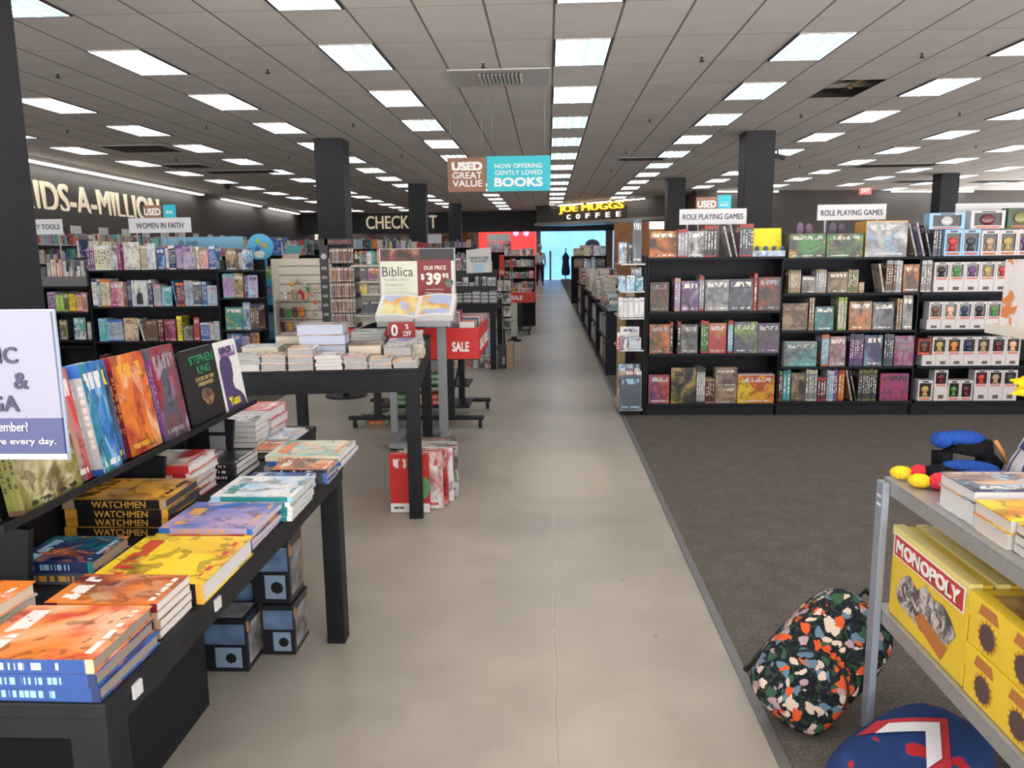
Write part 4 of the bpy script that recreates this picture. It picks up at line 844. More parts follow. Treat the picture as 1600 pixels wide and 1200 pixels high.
pile(-.768, 2.212, g0, [('white', .25, .222, .015, 'sky', 'brown', 'teal', (.6, .6, .58), PAL['teal'])]+[('teal', .25, .222, .0145, 'white', 'sky', 'white', (.6, .6, .58))]*4, 'of teal spined comics on the table edge', spin=1, parts=True)
pile(-.80, 2.445, g0, [('blue', .215, .135, .022, 'navy', 'sky', 'white', WHT, PAL['navy']), ('navy', .215, .135, .024, 'blue', 'white', 'white', WHT)], 'of blue paperbacks near the table end', spin=1, parts=True)
hawk = [o for o in bpy.data.objects if o.get('label', '').startswith('blue book, topmost') and 'blue paperbacks' in o['label']][0]
text('HAWKING', .075, .013, WINK, hawk, (0, 0, 0), name='spine_lettering').matrix_local = Matrix(((0, 1, 0, -.0006), (0, 0, -1, .011), (-1, 0, 0, .11), (0, 0, 0, 1)))
pile(-.767, 2.588, g0, [('orange', .20, .145, .012, 'charcoal', 'peach', 'white', (.4, .4, .42), (.02, .02, .03))]+[('charcoal', .20, .145, .0098, 'blue', 'white', 'white', (.4, .4, .42))]*4, 'of orange topped paperbacks at the table end', spin=1, parts=True)
pile(-.765, 2.745, g0, [('turquoise', .275, .245, .022, 'cream', 'peach', 'orange', WHT, PAL['cream']), ('silver', .275, .255, .018, 'blue', 'navy', 'navy', WHT), ('slate', .275, .27, .02, 'grey', 'white', 'white', WHT)], 'with the turquoise cover overhanging the table end', spin=1, parts=True, jit=.006)
pile(-1.149, 2.372, g0, [('white', .235, .215, .026, 'red', 'cream', 'red', WHT, PAL['red'])]+[('red', .235, .215, .025, 'white', 'crimson', 'white', WHT)]*4, 'of red novels under the sloping rack', spin=1, parts=True)
pile(-1.10, 2.63, g0, [('black', .16, .20, .02, 'charcoal', 'grey', 'white', WHT)]*3, 'of black books between the red novels and rack end', spin=1, parts=True)
pile(-1.078, 2.075, g0, [('amber', .30, .215, .028, 'tan', 'brown', 'black', (.05, .05, .055), (.012, .012, .013))]+[('black', .30, .215, .027, 'amber', 'brown', 'black', (.05, .05, .055), (.012, .012, .013))]*3, 'of thick black spined novels below the rack', spin=1, parts=True, jit=.003)
pile(-1.106, 1.742, g0, [('navy', .20, .175, .03, 'teal', 'orange', 'sky', (.4, .3, .2))]+[('slate', .20, .175, .03, 'navy', 'amber', 'amber', (.4, .3, .2))], 'of dark blue comics left of the yellow one', spin=1, parts=True)
def spine_text(match, s, wd, ht, m, along, th, dz=0):
    for o in [o for o in bpy.data.objects if match in o.get('label', '')]:
        q = text(s, wd, ht, m, o, (0, 0, 0), name='spine_lettering')
        q.matrix_local = Matrix(((0, 1, 0, -.0006), (0, 0, -1, th/2), (-1, 0, 0, along), (0, 0, 0, 1)))
GOLDP = mat('gold_spine_print', (.62, .33, .05), .5)
pile(-1.205, 3.105, g0, [('white', .16, .15, .022, 'grey', 'silver', 'black', WHT)]*5, 'of white paperbacks under the far rack end', spin=3)
pile(-1.20, 3.27, g0, [('red', .17, .20, .042, 'pink', 'white', 'white', WHT), ('red', .17, .20, .042, 'pink', 'white', 'white', WHT), ('maroon', .17, .20, .042, 'pink', 'white', 'white', WHT)], 'of red and white hardbacks at the rack end', spin=3, parts=True)
pile(-1.09, 3.02, g0, [('orange', .10, .15, .012, 'brown', 'cream', 'white')]*1, 'of an orange paperback at the far table end', spin=0)
pile(-1.09, 3.19, g0, [('sky', .10, .22, .009, 'orange', 'white', 'white')]*2, 'of thin orange and white magazines, far table end', spin=0)
# boxes under the table
BXB = mat('black_blue_carton', (.012, .013, .02), .35); BXW = mat('blue_window_print', (.10, .17, .30), .4, noise=(14, .4)); LBL = mat('pale_blue_label', (.22, .32, .46), .4); ORC = mat('orange_corner_print', (.45, .20, .06), .5); GRP = mat('grey_picture_print', (.22, .22, .23), .4, noise=(16, .8))
def toybox(label, x0, x1, y0, y1, z0, z1):
    t = thing('toy_box', label, 'toy box', ((x0+x1)/2, (y0+y1)/2, z0+.0006), 0, 'black and blue toy boxes under the table'); w, d, h = (x1-x0)/2, (y1-y0)/2, z1-z0-.001
    b = MB(); b.box(-w, w, -d, d, 0, h); b.build('carton', [BXB], t, bevel=.002)
    b = MB(); b.box(-w*.92, w*.92, -d-.001, -d, h*.52, h*.90); b.build('front_window', [BXW], t)
    b = MB(); b.box(-w*.35, w*.75, -d-.001, -d, h*.08, h*.46); b.build('front_label', [LBL], t)
    b = MB(); b.ball((w*.3, -d-.0012, h*.26), h*.1, n=8, sq=(1, .02, 1)); b.box(w*.3, w*.5, -d-.0021, -d-.001, h*.2, h*.32); b.build('mascot_mark', [BLACKM], t)
    b = MB(); b.box(w, w+.001, -d*.8, d*.85, h*.12, h*.85); b.build('side_picture', [GRP], t)
    b = MB(); b.box(w, w+.0015, -d*.95, -d*.7, h*.75, h*.93); b.box(w, w+.0015, d*.86, d*.98, h*.04, h*.96); b.build('corner_print', [ORC], t)
    b = MB(); b.box(-w*.8, w*.8, -d*.8, d*.8, h, h+.001); b.build('top_window', [GRP], t)
toybox('black toy box with a blue window on the floor, nearest the plinth', -1.275, -1.096, 2.60, 2.75, 0, .205)
toybox('black and blue toy box on the floor nearest the table leg', -1.086, -.963, 2.725, 2.905, 0, .20)
toybox('tall black and blue toy box stacked on the right floor box', -1.115, -.972, 2.735, 2.90, .2015, .45)
toybox('small black and grey toy box topmost under the comic table', -1.105, -.968, 2.775, 2.925, .4525, .62)
toybox('dark toy box half hidden behind the stacked toy boxes', -1.29, -1.125, 2.77, 2.92, 0, .30)
spine_text('of pile of thick black spined novels below the rack', 'WATCHMEN', .155, .019, GOLDP, .135, .027)
spine_text('of pile of red novels under the sloping rack', 'HARPER LEE', .10, .010, WINK, .145, .025)
# ================================================================ SECOND TABLE, BIBLE ATLAS STAND, SALE BIN
TA = .113; T2Z = .875; TO = Vector((-.712, 4.268, 0)); TU = Vector((math.cos(TA), math.sin(TA), 0)); TV = Vector((-math.sin(TA), math.cos(TA), 0))
def T2(u, v): return TO-TU*u+TV*v
t = table('display_table', 'tall black display table crowded with white paged books in mid aisle', -1.06, 0, 0, 1.83, T2Z, leg=.078, th=.018, apron=.115, rz=TA, org=TO.xy)
g2 = T2Z+.0004; GP = (.40, .40, .40); WP = (.60, .60, .58); CP = (.62, .57, .46); BP = (.45, .50, .62)
def p2(u, v, books, where, spin=3, jit=.004, z=g2, **k): q = T2(u, v); pile(q.x, q.y, z, books, where, rz=TA, spin=spin, jit=jit, kind='book', **k)
F = 'on the tall table front row'
p2(.012, .0, [('peach', .135, .18, .020, 'white', 'grey', 'black', GP)]+[('grey', .135, .18, .020, 'peach', 'white', 'black', GP)], 'at the right end, '+F)
p2(.150, .0, [('peach', .130, .18, .027, 'silver', 'grey', 'black', GP)]+[('silver', .130, .18, .027, 'peach', 'white', 'black', GP)], 'second from right, '+F)
p2(.285, .0, [('pink', .132, .18, .036, 'white', 'grey', 'black', GP)]*2, 'third from right, '+F)
p2(.425, .0, [('white', .145, .18, .020, 'pink', 'silver', 'black', WP)]*4, 'fourth from right, '+F)
p2(.578, -.01, [('peach', .140, .19, .040, 'white', 'orange', 'black', GP)]*3, 'third from left, '+F, parts=True)
p2(.725, .0, [('peach', .136, .18, .042, 'grey', 'white', 'black', GP)]*2, 'second from left, '+F)
p2(.868, .0, [('silver', .172, .18, .022, 'white', 'grey', 'black', GP), ('grey', .172, .18, .020, 'silver', 'white', 'black', GP), ('silver', .172, .18, .042, 'white', 'grey', 'black', WP)], 'at the left end, '+F)
B2 = 'on the tall table second row'
p2(.81, .21, [('silver', .21, .19, .055, 'white', 'grey', 'black', CP)]*2, 'at left, '+B2, parts=True)
p2(.55, .42, [('brown', .155, .24, .05, 'tan', 'grey', 'black', CP)]*3, 'of cream paged books behind the blue paged pile')
p2(.72, .42, [('brown', .155, .24, .05, 'tan', 'grey', 'black', CP)]*3, 'of cream paged books at left behind the front row')
p2(.435, .20, [('silver', .265, .20, .058, 'tan', 'lilac', 'maroon', BP)]+[('tan', .265, .20, .058, 'maroon', 'lilac', 'maroon', BP)]*3, 'of thick blue paged volumes, tallest on the tall table', parts=True, jit=.008)
p2(.225, .20, [('brown', .19, .20, .052, 'tan', 'grey', 'black', CP)]+[('grey', .19, .20, .058, 'tan', 'charcoal', 'black', WP)], 'right of the tall blue paged pile', parts=True)
p2(.055, .19, [('silver', .16, .21, .05, 'charcoal', 'white', 'slate', GP), ('grey', .16, .21, .048, 'white', 'silver', 'black', GP)], 'of grey books second from the right table corner', parts=True)
p2(-.003, .42, [('silver', .20, .20, .02, 'grey', 'white', 'black', CP), ('cream', .20, .20, .03, 'white', 'grey', 'black', CP), ('cream', .20, .20, .035, 'white', 'grey', 'black', CP)], 'of cream books along the right table edge', parts=True)
p2(.03, .66, [('blue', .20, .22, .018, 'sky', 'orange', 'white', WP), ('white', .20, .22, .03, 'sky', 'navy', 'navy', WP), ('silver', .20, .22, .03, 'sky', 'navy', 'navy', BP)], 'of blue and white books behind the cream ones')
p2(.30, .68, [('peach', .2, .25, .02, 'white', 'orange', 'black', WP), ('silver', .2, .25, .03, 'white', 'peach', 'black', WP)], 'of low peach books in front of the red sign')
p2(.52, .72, [('teal', .20, .26, .012, 'white', 'blue', 'white', WP)]+[('white', .20, .26, .018, 'silver', 'teal', 'black', WP)]*6, 'of white magazines left of the red sign', jit=.012)
p2(.04, 1.15, [('white', .19, .25, .02, 'silver', 'grey', 'slate', WP)]*4, 'of white books under the open atlas, right')
p2(.33, 1.32, [('silver', .22, .24, .02, 'teal', 'white', 'black', WP)]*4, 'at the back of the tall table')
p2(.75, 1.0, [('tan', .22, .24, .03, 'teal', 'white', 'black', WP)]*3, 'in the middle of the tall table')
q = T2(.165, 1.02); t = thing('discount_sign', 'red discount card standing on the tall table behind books', 'sign', (q.x, q.y, g2), TA)
b = MB(); b.box(-.09, .09, 0, .006, 0, .17); b.build('sign_card', [mat('dark_red_card', (.30, .02, .02), .5)], t)
text('0', .045, .08, WINK, t, (-.05, -.001, .115), bold=.02); text('%\nOFF', .055, .085, WINK, t, (.035, -.001, .115), bold=.01)
b = MB(); b.box(-.06, .06, -.03, .0, 0, .004); b.box(-.06, .06, .0065, .05, 0, .004); b.build('foot', [CLIP], t)
# picture books standing on the floor behind the front leg
rowcol = [('red', 'red', 'red'), ('white', 'red', 'grey'), ('red', 'white', 'crimson'), ('white', 'grey', 'red'), ('charcoal', 'white', 'grey'), ('black', 'white', 'orange'), ('white', 'charcoal', 'grey'), ('charcoal', 'grey', 'white'), ('black', 'brown', 'orange'), ('maroon', 'black', 'tan')]
for k, (c_, a_, tn) in enumerate(rowcol):
    y = 4.375+k*.072; w = .26; h = .355-.007*k; xr = -.700-.012*k+.035*min(k, 4)
    book(face(xr-w+.05 if k else -.925, y, .004, 0, -.02), w if k else .23, h, .03, c_, f'{c_} picture book on the floor by the table leg, {ordn(k+1)} from front', 'book', 'picture books standing under the tall table', True, M_PLAIN if k == 0 else 'art', k < 5, 'picture_book', acc=a_, tone=tn, ink='white' if c_ != 'white' else 'red')
lead = [o for o in bpy.data.objects if o.get('label', '').startswith('red picture book on the floor') and 'first' in o['label']][0]
b = MB(); b.box(0, .23, -.0008, -.0002, 0, .055); b.build('white_strip', [WHITE], lead); marks(lead, DARKT, .05, -.001, .028, .06, .022, 1)
b = MB(); b.ball((.19, -.001, .15), .06, n=10, sq=(.8, .02, 1.2)); b.build('cover_picture', [mat('green_print2', (.10, .28, .10), .5)], lead)
# ---------------------------------------------------------------- atlas stand
BYf, BYb, PY = 5.92, 6.22, 6.30
t = thing('lectern_stand', 'grey metal lectern stand with a tall price poster behind the tall table', 'display stand', (-1.03, 6.1, 0))
X = lambda x, Y: at(x, 480, Y=Y).x+1.03
def bx(*q): return MB().box(*q)
bl, br = at(607, 706, Z=0).x+1.03, at(700, 690, Z=0).x+1.03
b = MB()
b.box(bl, br, -.28, -.20, .02, .06); b.box(bl, bl+.06, -.20, .2, .02, .06); b.box(br-.06, br, -.20, .2, .02, .06); b.box(bl, br, .2, .26, .02, .06); b.build('base_frame', [GREYM], t, bevel=.004)
for sx_ in (bl+.03, br-.03):
    for yy in (-.24, .23): b = MB(); b.tube([(sx_, yy, 0), (sx_, yy, .0199)], .025, 10); b.build('rubber_foot', [RUBBER], t)
lp, rp = at(616, 640, Y=6.24).x+1.03, at(693, 640, Y=6.24).x+1.03
b = MB(); b.box(lp-.028, lp+.028, .12, .16, .0601, 1.0); b.build('post', [GREYM], t); b = MB(); b.box(rp-.035, rp+.035, .12, .16, .0601, 1.0); b.build('post', [GREYM], t)
zf, zk = at(640, 499, Y=BYf).z, at(660, 464, Y=BYb).z
sl = math.atan2(zk-zf, BYb-BYf)
xl, xr = X(585, BYf), X(708, BYf)
b = MB(); b.prism([(BYf-6.1, zf-.036), (BYb-6.1, zk-.036), (BYb-6.1, zk-.054), (BYf-6.1, zf-.054)], xl+.02, xr-.02, 'x'); b.prism([(BYf-6.1-.024, zf-.054), (BYf-6.1-.0125, zf-.054), (BYf-6.1-.0125, zf-.014), (BYf-6.1-.024, zf-.014)], xl+.02, xr-.02, 'x'); b.build('book_ledge', [GREYM], t)
b = MB(); b.box(lp-.02, rp+.02, .10, .18, .93, .97); b.build('crossbar', [GREYM], t)
# poster
pl, pr = at(594, 400, Y=PY).x, at(709, 400, Y=PY).x; zt_, zb_ = at(650, 389, Y=PY).z, at(650, 482, Y=PY).z
Wp, Hp = pr-pl, zt_-zb_; cx = (pl+pr)/2+1.03; py = PY-6.1
b = MB(); b.box(cx-Wp/2-.01, cx+Wp/2+.01, py+.002, py+.02, zb_-.12, zt_+.005); b.build('poster_frame', [GREYM], t)
PAPER = mat('pale_poster_paper', (.60, .62, .52), .6, noise=(5, .06)); MAR = mat('maroon_poster', (.17, .012, .02), .5); DKP = mat('dark_poster_art', rough=.5); _g = G(DKP)
_n = _g.noise(_g.tc('Object'), 6, 3, .6); _x = _g.sep(_g.tc('Object'))[0]; _g.base(_g.mix(_g.m('LESS_THAN', _x, cx+.02), (.02, .018, .022), _g.ramp(_n.outputs['Fac'], [(.4, (.02, .012, .014)), (.55, (.16, .03, .025)), (.68, (.3, .16, .1))])))
b = MB(); b.box(cx-Wp/2, cx+Wp/2, py, py+.0019, zt_-Hp*.20, zt_); po = b.build('poster_art', [DKP], t)
b = MB(); b.box(cx-Wp/2, cx-Wp*.01, py, py+.0019, zb_, zt_-Hp*.20); b.build('poster_text_panel', [PAPER], t)
b = MB(); b.box(cx+Wp*.0, cx+Wp*.46, py-.002, py-.0001, zb_, zt_-Hp*.18); b.build('price_panel', [MAR], t)
b = MB(); b.box(cx-Wp*.01, cx+Wp/2, py, py+.0019, zb_, zt_-Hp*.20); b.build('poster_margin', [PAPER], t)
INK = mat('grey_green_ink', (.05, .06, .06), .6); INK2 = mat('pale_ink', (.28, .32, .28), .6); CREAM = mat('cream_ink', (.78, .72, .62), .6)
text('Biblica', Wp*.42, Hp*.165, INK, t, (cx-Wp*.27, py-.001, zt_-Hp*.375), name='title_lettering'); text('THE BIBLE ATLAS', Wp*.34, Hp*.035, INK2, t, (cx-Wp*.29, py-.001, zt_-Hp*.51), name='subtitle_lettering')
text('75 original maps', Wp*.25, Hp*.045, INK2, t, (cx-Wp*.32, py-.001, zt_-Hp*.60), name='small_lettering')
b = MB()
for k in range(6): b.box(cx-Wp*.45, cx-Wp*(.12+.05*(k % 3)), py-.0012, py-.0002, zt_-Hp*(.66+.045*k)-.002, zt_-Hp*(.66+.045*k)); 
b.build('small_print', [INK2], t)
text('OUR PRICE', Wp*.30, Hp*.07, CREAM, t, (cx+Wp*.24, py-.003, zt_-Hp*.315), bold=.01); text('39', Wp*.20, Hp*.20, CREAM, t, (cx+Wp*.22, py-.003, zt_-Hp*.50), bold=.03); text('$', Wp*.05, Hp*.11, CREAM, t, (cx+Wp*.07, py-.003, zt_-Hp*.47), bold=.02); text('95', Wp*.09, Hp*.08, CREAM, t, (cx+Wp*.38, py-.003, zt_-Hp*.45), bold=.02)
b = MB(); b.box(cx+Wp*.11, cx+Wp*.35, py-.0035, py-.0025, zt_-Hp*.682, zt_-Hp*.676); b.build('rule_line', [CREAM], t)
text("Publisher's Price", Wp*.24, Hp*.035, CREAM, t, (cx+Wp*.22, py-.003, zt_-Hp*.74)); text('$84.95', Wp*.16, Hp*.045, CREAM, t, (cx+Wp*.22, py-.003, zt_-Hp*.82), bold=.01)
b = MB(); b.tube([(cx+Wp*.43, py-.0025, zt_-Hp*.57), (cx+Wp*.43, py-.005, zt_-Hp*.57)], Hp*.07, 16); b.build('round_seal', [mat('green_grey_seal', (.10, .12, .10), .5, noise=(60, .5))], t)
# open atlas
MAPM = mat('printed_map', rough=.5); _g = G(MAPM); _o = _g.tc('Object'); _n = _g.noise(_o, 5.5, 5, .7); _n2 = _g.noise(_o, 7, 4, .5)
_g.base(_g.mix(_g.m('GREATER_THAN', _n.outputs['Fac'], .47), (.42, .50, .72), _g.ramp(_n2.outputs['Fac'], [(.35, (.62, .28, .10)), (.47, (.74, .50, .20)), (.6, (.78, .72, .34)), (.72, (.80, .78, .62))])))
PGW = mat('white_page', (.74, .75, .74), .5)
t = thing('open_atlas', 'large open atlas showing an orange and blue map on the lectern', 'book', ((xl+xr)/2-1.03, BYf, zf), 0)
aw, ah = (xr-xl)/2-.004, math.hypot(BYb-BYf, zk-zf); rot = Matrix.Rotation(sl, 4, 'X')
def pg(side, n=10):
    o = []
    for i in range(n+1):
        u = i/n; o.append((side*u*aw, .012+.026*math.sin(min(1, u*1.35)*PI*.62)*(1-.25*u)))
    return o
for side in (-1, 1):
    b = MB(); pr_ = pg(side); pts = [(0, -.022)]+pr_+[(side*aw, -.022)]
    b.prism(pts, .006, ah-.006, 'y'); o = b.build('page_block', [PGW], t); o.matrix_local = rot
    b = MB()
    for i in range(1 if side > 0 else 0, 9): (x0, z0), (x1, z1) = pr_[i], pr_[i+1]; b.poly([(x0, .03, z0+.001), (x1, .03, z1+.001), (x1, ah-.03, z1+.001), (x0, ah-.03, z0+.001)], smooth=True)
    o = b.build('printed_map', [MAPM], t); o.matrix_local = rot
b = MB(); b.box(-aw-.006, aw+.006, 0, ah, -.0265, -.0222); o = b.build('cover', [mat('grey_book_cloth', (.20, .21, .21), .6)], t); o.matrix_local = rot
b = MB(); b.box(-.004, .004, -.002, .0, -.10, .004); o = b.build('ribbon', [mat('dark_ribbon', (.06, .03, .03), .6)], t)
# ---------------------------------------------------------------- sale bin on castors
SX0, SX1, SY0, SY1 = -1.72, -.60, 6.62, 7.62
t = thing('sale_bin', 'black wheeled sale bin with red bands behind the tall table', 'display bin', ((SX0+SX1)/2, (SY0+SY1)/2, 0)); ox, oy = (SX0+SX1)/2, (SY0+SY1)/2
zb0, zb1 = .60, .84
b = MB(); w, d = (SX1-SX0)/2, (SY1-SY0)/2
b.box(-w, w, -d, d, zb0, zb0+.02); b.box(-w+.015, w-.015, -d+.015, d-.015, zb0+.12, zb0+.13); b.box(-w, -w+.015, -d, d, zb0+.02, zb1); b.box(w-.015, w, -d, d, zb0+.02, zb1); b.box(-w+.015, w-.015, -d, -d+.015, zb0+.02, zb1-.03); b.box(-w+.015, w-.015, d-.015, d, zb0+.02, zb1); b.build('tray', [BLACKM], t)
for yy in (-d+.02, d-.14):
    b = MB(); b.box(-w-.02, w+.04, yy-.03, yy+.03, .075, .105); b.build('foot_bar', [BLACKM], t)
    for xx in (at(590, 640, Y=SY0).x-ox, at(705, 640, Y=SY0).x-ox): b = MB(); b.box(xx-.03, xx+.03, yy-.02, yy+.02, .1051, zb0); b.build('post', [BLACKM], t)
    for xx in (-w+.03, w+.01):
        b = MB(); b.tube([(xx-.014, yy, .036), (xx+.014, yy, .036)], .036, 14); cst = b.build('castor', [RUBBER], t)
        b = MB(); b.box(xx-.02, xx-.015, yy-.015, yy+.015, .035, .0749); b.box(xx+.015, xx+.02, yy-.015, yy+.015, .035, .0749); b.build('castor_fork', [SILVER], cst)
b = MB(); xx = at(705, 640, Y=SY0).x-ox; b.bar((xx, -d+.02, .25), (xx, d-.14, .5), .015, .015); b.build('brace', [BLACKM], t)
fx0 = at(695, 530, Y=SY0).x-ox-.02
SRED = mat('bright_red_band', (.62, .02, .02), .4)
b = MB(); b.box(-w, w+.012, -d-.010, -d-.001, zb0+.01, zb1+.035); b.build('sale_band', [SRED], t); text('SALE', .145, .085, WINK, t, (w-.145, -d-.011, zb0+.115), bold=.03)
b = MB(); b.box(w+.001, w+.012, -d, d, zb0+.01, zb1+.035); b.build('sale_band', [SRED], t); text('SALE', .4, .10, WINK, t, (w+.0135, -.2, zb0+.12), rz=PI/2, bold=.03); text('SALE', .4, .10, WINK, t, (w+.0135, .28, zb0+.12), rz=PI/2, bold=.03)
b = MB(); b.box(-w+.15, w-.12, -d+.36, d-.22, .105, .125); b.box(-w+.15, w-.12, -d+.36, d-.22, .30, .315); b.build('lower_shelf', [BLACKM], t)
# cases standing in the bin: four files of cases, only the near right ones show
CASE = MB(); CASE.box(0, .128, 0, .013, 0, .19, [0, 0, 1, 1, 0, 0]); case_me = CASE.mesh('disc_case', [mat('clear_case_edge', (.55, .58, .62), .25), FIGM])
ccol = ['white', 'sky', 'grey', 'red', 'navy', 'silver', 'orange', 'slate']
for f in range(4):
    n = 12
    for k in range(n):
        if f == 1 and k in (0, 1, 2): continue
        x = SX1-.022-.14*(f+1)+.005; y = SY0+.03+k*.072; col = ccol[(f*5+k*3) % 8]
        o = bpy.data.objects.new('disc_case', case_me); C.objects.link(o); o.matrix_world = Matrix.Translation((x, y, zb0+.134)) @ Matrix.Rotation(-.12, 4, 'X'); o.color = (*PAL[col], 1)
        tag(o, f'{col} disc case in the sale bin, {ordn(f+1)} file from right, {ordn(k+1)} from front', 'disc case', 'disc cases in the sale bin')
t = thing('boxed_set', 'red and white framed box set standing up on the sale bin cases', 'box set', (-.81, 6.76, zb0+.1306), 0)
b = MB(); b.box(-.065, .065, -.03, .03, 0, .285); b.build('carton', [mat('dark_red_carton', (.35, .02, .03), .4)], t); b = MB()
for q in ((-.05, .05, .265, .273), (-.05, .05, .10, .108), (-.05, -.042, .1, .27), (.042, .05, .1, .27)): b.box(q[0], q[1], -.032, -.0302, q[2], q[3])
b.build('printed_frame', [WHITE], t); b = MB(); b.box(-.035, .035, -.0315, -.0301, .12, .255); b.build('picture_print', [GRP], t)
# board books on the lower shelves
for r_, (z, c_) in enumerate(((.1255, 'red'), (.3155, 'green'))):
    for k in range(3):
        x = -1.43+k*.165; cc = ['green', 'orange', 'red', 'green', 'red'][(k+r_) % 5]
        pile(x+.145, 7.04, z, [(cc, .135, .2, .05, 'charcoal', 'lime', 'white')]*2, f'of chunky books, {ordn(k+1)} from left, {["bottom", "middle"][r_]} bin shelf', spin=1, group='chunky books on the sale bin shelves')
pile(-1.45, 6.78, .0006, [('black', .22, .22, .03, 'grey', 'silver', 'white'), ('red', .18, .18, .03, 'grey', 'silver', 'white'), ('orange', .18, .18, .03, 'green', 'silver', 'white')], 'of books on the floor left of the sale bin', spin=1)
# ================================================================ LEFT SHELF WALL (faith books) AND WHAT STANDS BESIDE IT
LY = 8.7
zL = [at(240, y, Y=LY).z for y in (421.5, 479, 533)]; zL.append(zL[2]-.40); zL.append(.12)
x0, x1 = at(137, 450, Y=LY).x, at(341, 450, Y=LY).x
bay('black bookcase of faith books on the left below the pale section sign', x0, x1, LY, zL[1:], zL[0], depth=.34, back=2)
prow(LY, zL[0], 'top deck of faith bookcase', [('s', 138, 149, 387, 3, 'purple', 'lilac'), ('s', 149, 173, 383, 5, 'cream', 'white'), ('f', 174, 185, 383, 'white', 'silver', 'charcoal', 'charcoal'), ('s', 186, 190, 383, 1, 'magenta'), ('f', 195, 220, 378, 'white', 'silver', 'cream', 'tan'), ('s', 221, 232, 383, 4, 'tan', 'cream'), ('f', 232, 245, 380, 'pale blue', 'white', 'sky', 'white'), ('f', 246, 259, 387, 'navy', 'blue', 'sky', 'white'),
    ('s', 260, 265, 383, 2, 'white', 'red'), ('s', 265, 275, 383, 4, 'navy', 'white'), ('s', 276, 286, 384, 3, 'lilac', 'purple'), ('f', 287, 307, 385, 'lilac', 'silver', 'purple', 'purple'), ('s', 308, 312, 385, 1, 'cream'), ('f', 313, 327, 390, 'pink', 'pink', 'peach', 'white'), ('s', 328, 338, 384, 4, 'blue', 'white')], 'paperback', dy=.02)
prow(LY, zL[1], 'second shelf of faith bookcase', [('s', 142, 150, 435, 3, 'white', 'navy'), ('f', 150, 156, 436, 'silver', 'teal', 'white'), ('s', 156, 170, 436, 5, 'cream', 'orange'), ('f', 171, 192, 440, 'pink', 'magenta', 'cream', 'white'), ('s', 192, 197, 440, 2, 'brown'), ('s', 197, 203, 437, 2, 'navy'), ('f', 204, 229, 438, 'pale blue', 'white', 'pale blue', 'white'), ('s', 230, 236, 437, 2, 'navy', 'white'), ('s', 238, 250, 444, 4, 'silver', 'pink'), ('f', 251, 267, 447, 'turquoise', 'sky', 'teal', 'white'), ('l', 267, 274, 439, 'blue'),
    ('s', 274, 285, 441, 4, 'maroon', 'orange'), ('s', 286, 300, 438, 4, 'pale blue', 'silver'), ('s', 300, 313, 440, 5, 'slate', 'white'), ('s', 314, 321, 440, 2, 'blue', 'sky'), ('f', 322, 338, 446, 'pale blue', 'sky', 'white', 'red')], 'paperback')
man = [o for o in bpy.data.objects if o.get('label', '').startswith('pale blue paperback facing out') and 'second shelf of faith' in o['label']][0]
b = MB(); w_, h_ = man.dimensions.x, man.dimensions.z
SUIT = mat('dark_suit_print', (.02, .02, .03), .5); b = MB(); b.poly([(w_*.28, -.0006, h_*.08), (w_*.30, -.0006, h_*.42), (w_*.48, -.0006, h_*.56), (w_*.66, -.0006, h_*.5), (w_*.72, -.0006, h_*.08)]); b.build('cover_picture', [SUIT], man); b = MB(); b.ball((w_*.5, -.0008, h_*.66), w_*.09, n=8, sq=(1, .02, 1.3)); b.build('cover_picture', [mat('skin_print', (.5, .32, .24), .5)], man)
prow(LY, zL[2], 'third shelf of faith bookcase', [('s', 147, 160, 497, 4, 'turquoise', 'sky'), ('s', 160, 185, 499, 7, 'pale blue', 'blue'), ('f', 187, 209, 497, 'tan', 'cream', 'orange', 'brown'), ('l', 208, 218, 498, 'white'), ('f', 220, 240, 499, 'brown', 'black', 'brown', 'tan'), ('s', 241, 248, 499, 2, 'maroon', 'tan'), ('f', 251, 268, 499, 'magenta', 'maroon', 'pink', 'pink'), ('s', 270, 278, 494, 2, 'yellow'), ('f', 280, 296, 508, 'black', 'grey', 'brown', 'silver'), ('f', 297, 306, 496, 'red', 'crimson', 'red'), ('s', 307, 322, 504, 5, 'blue', 'white'), ('s', 322, 328, 503, 2, 'white', 'pink'), ('f', 329, 338, 502, 'pale blue', 'white', 'pale blue', 'white')], 'paperback')
row(x0+.05, x1-.08, LY+.01, zL[3]+.0005, autorow(1.15, ['navy', 'tan', 'maroon', 'silver', 'teal', 'brown']), 'fourth shelf of faith bookcase')
sign_board('section_sign', 'pale section sign reading women in faith', 200, 299, 341, 363, LY+.45, GRYS, [('WOMEN IN FAITH', .5, .52, .76, .38, .008)], DARKT, zL[0])
sign_board('used_sign', 'small brown board reading used above the women in faith sign', 223, 253, 321, 341, LY+.62, BRN, [('USED', .5, .5, .9, .55, .03)], WINK, zL[0])
sign_board('price_tag_sign', 'small cyan tag board right of the brown USED board, left side', 254, 275, 320, 341, LY+.62, TEAL, [('BOOKS', .5, .55, .5, .2, .01)], WINK, zL[0])
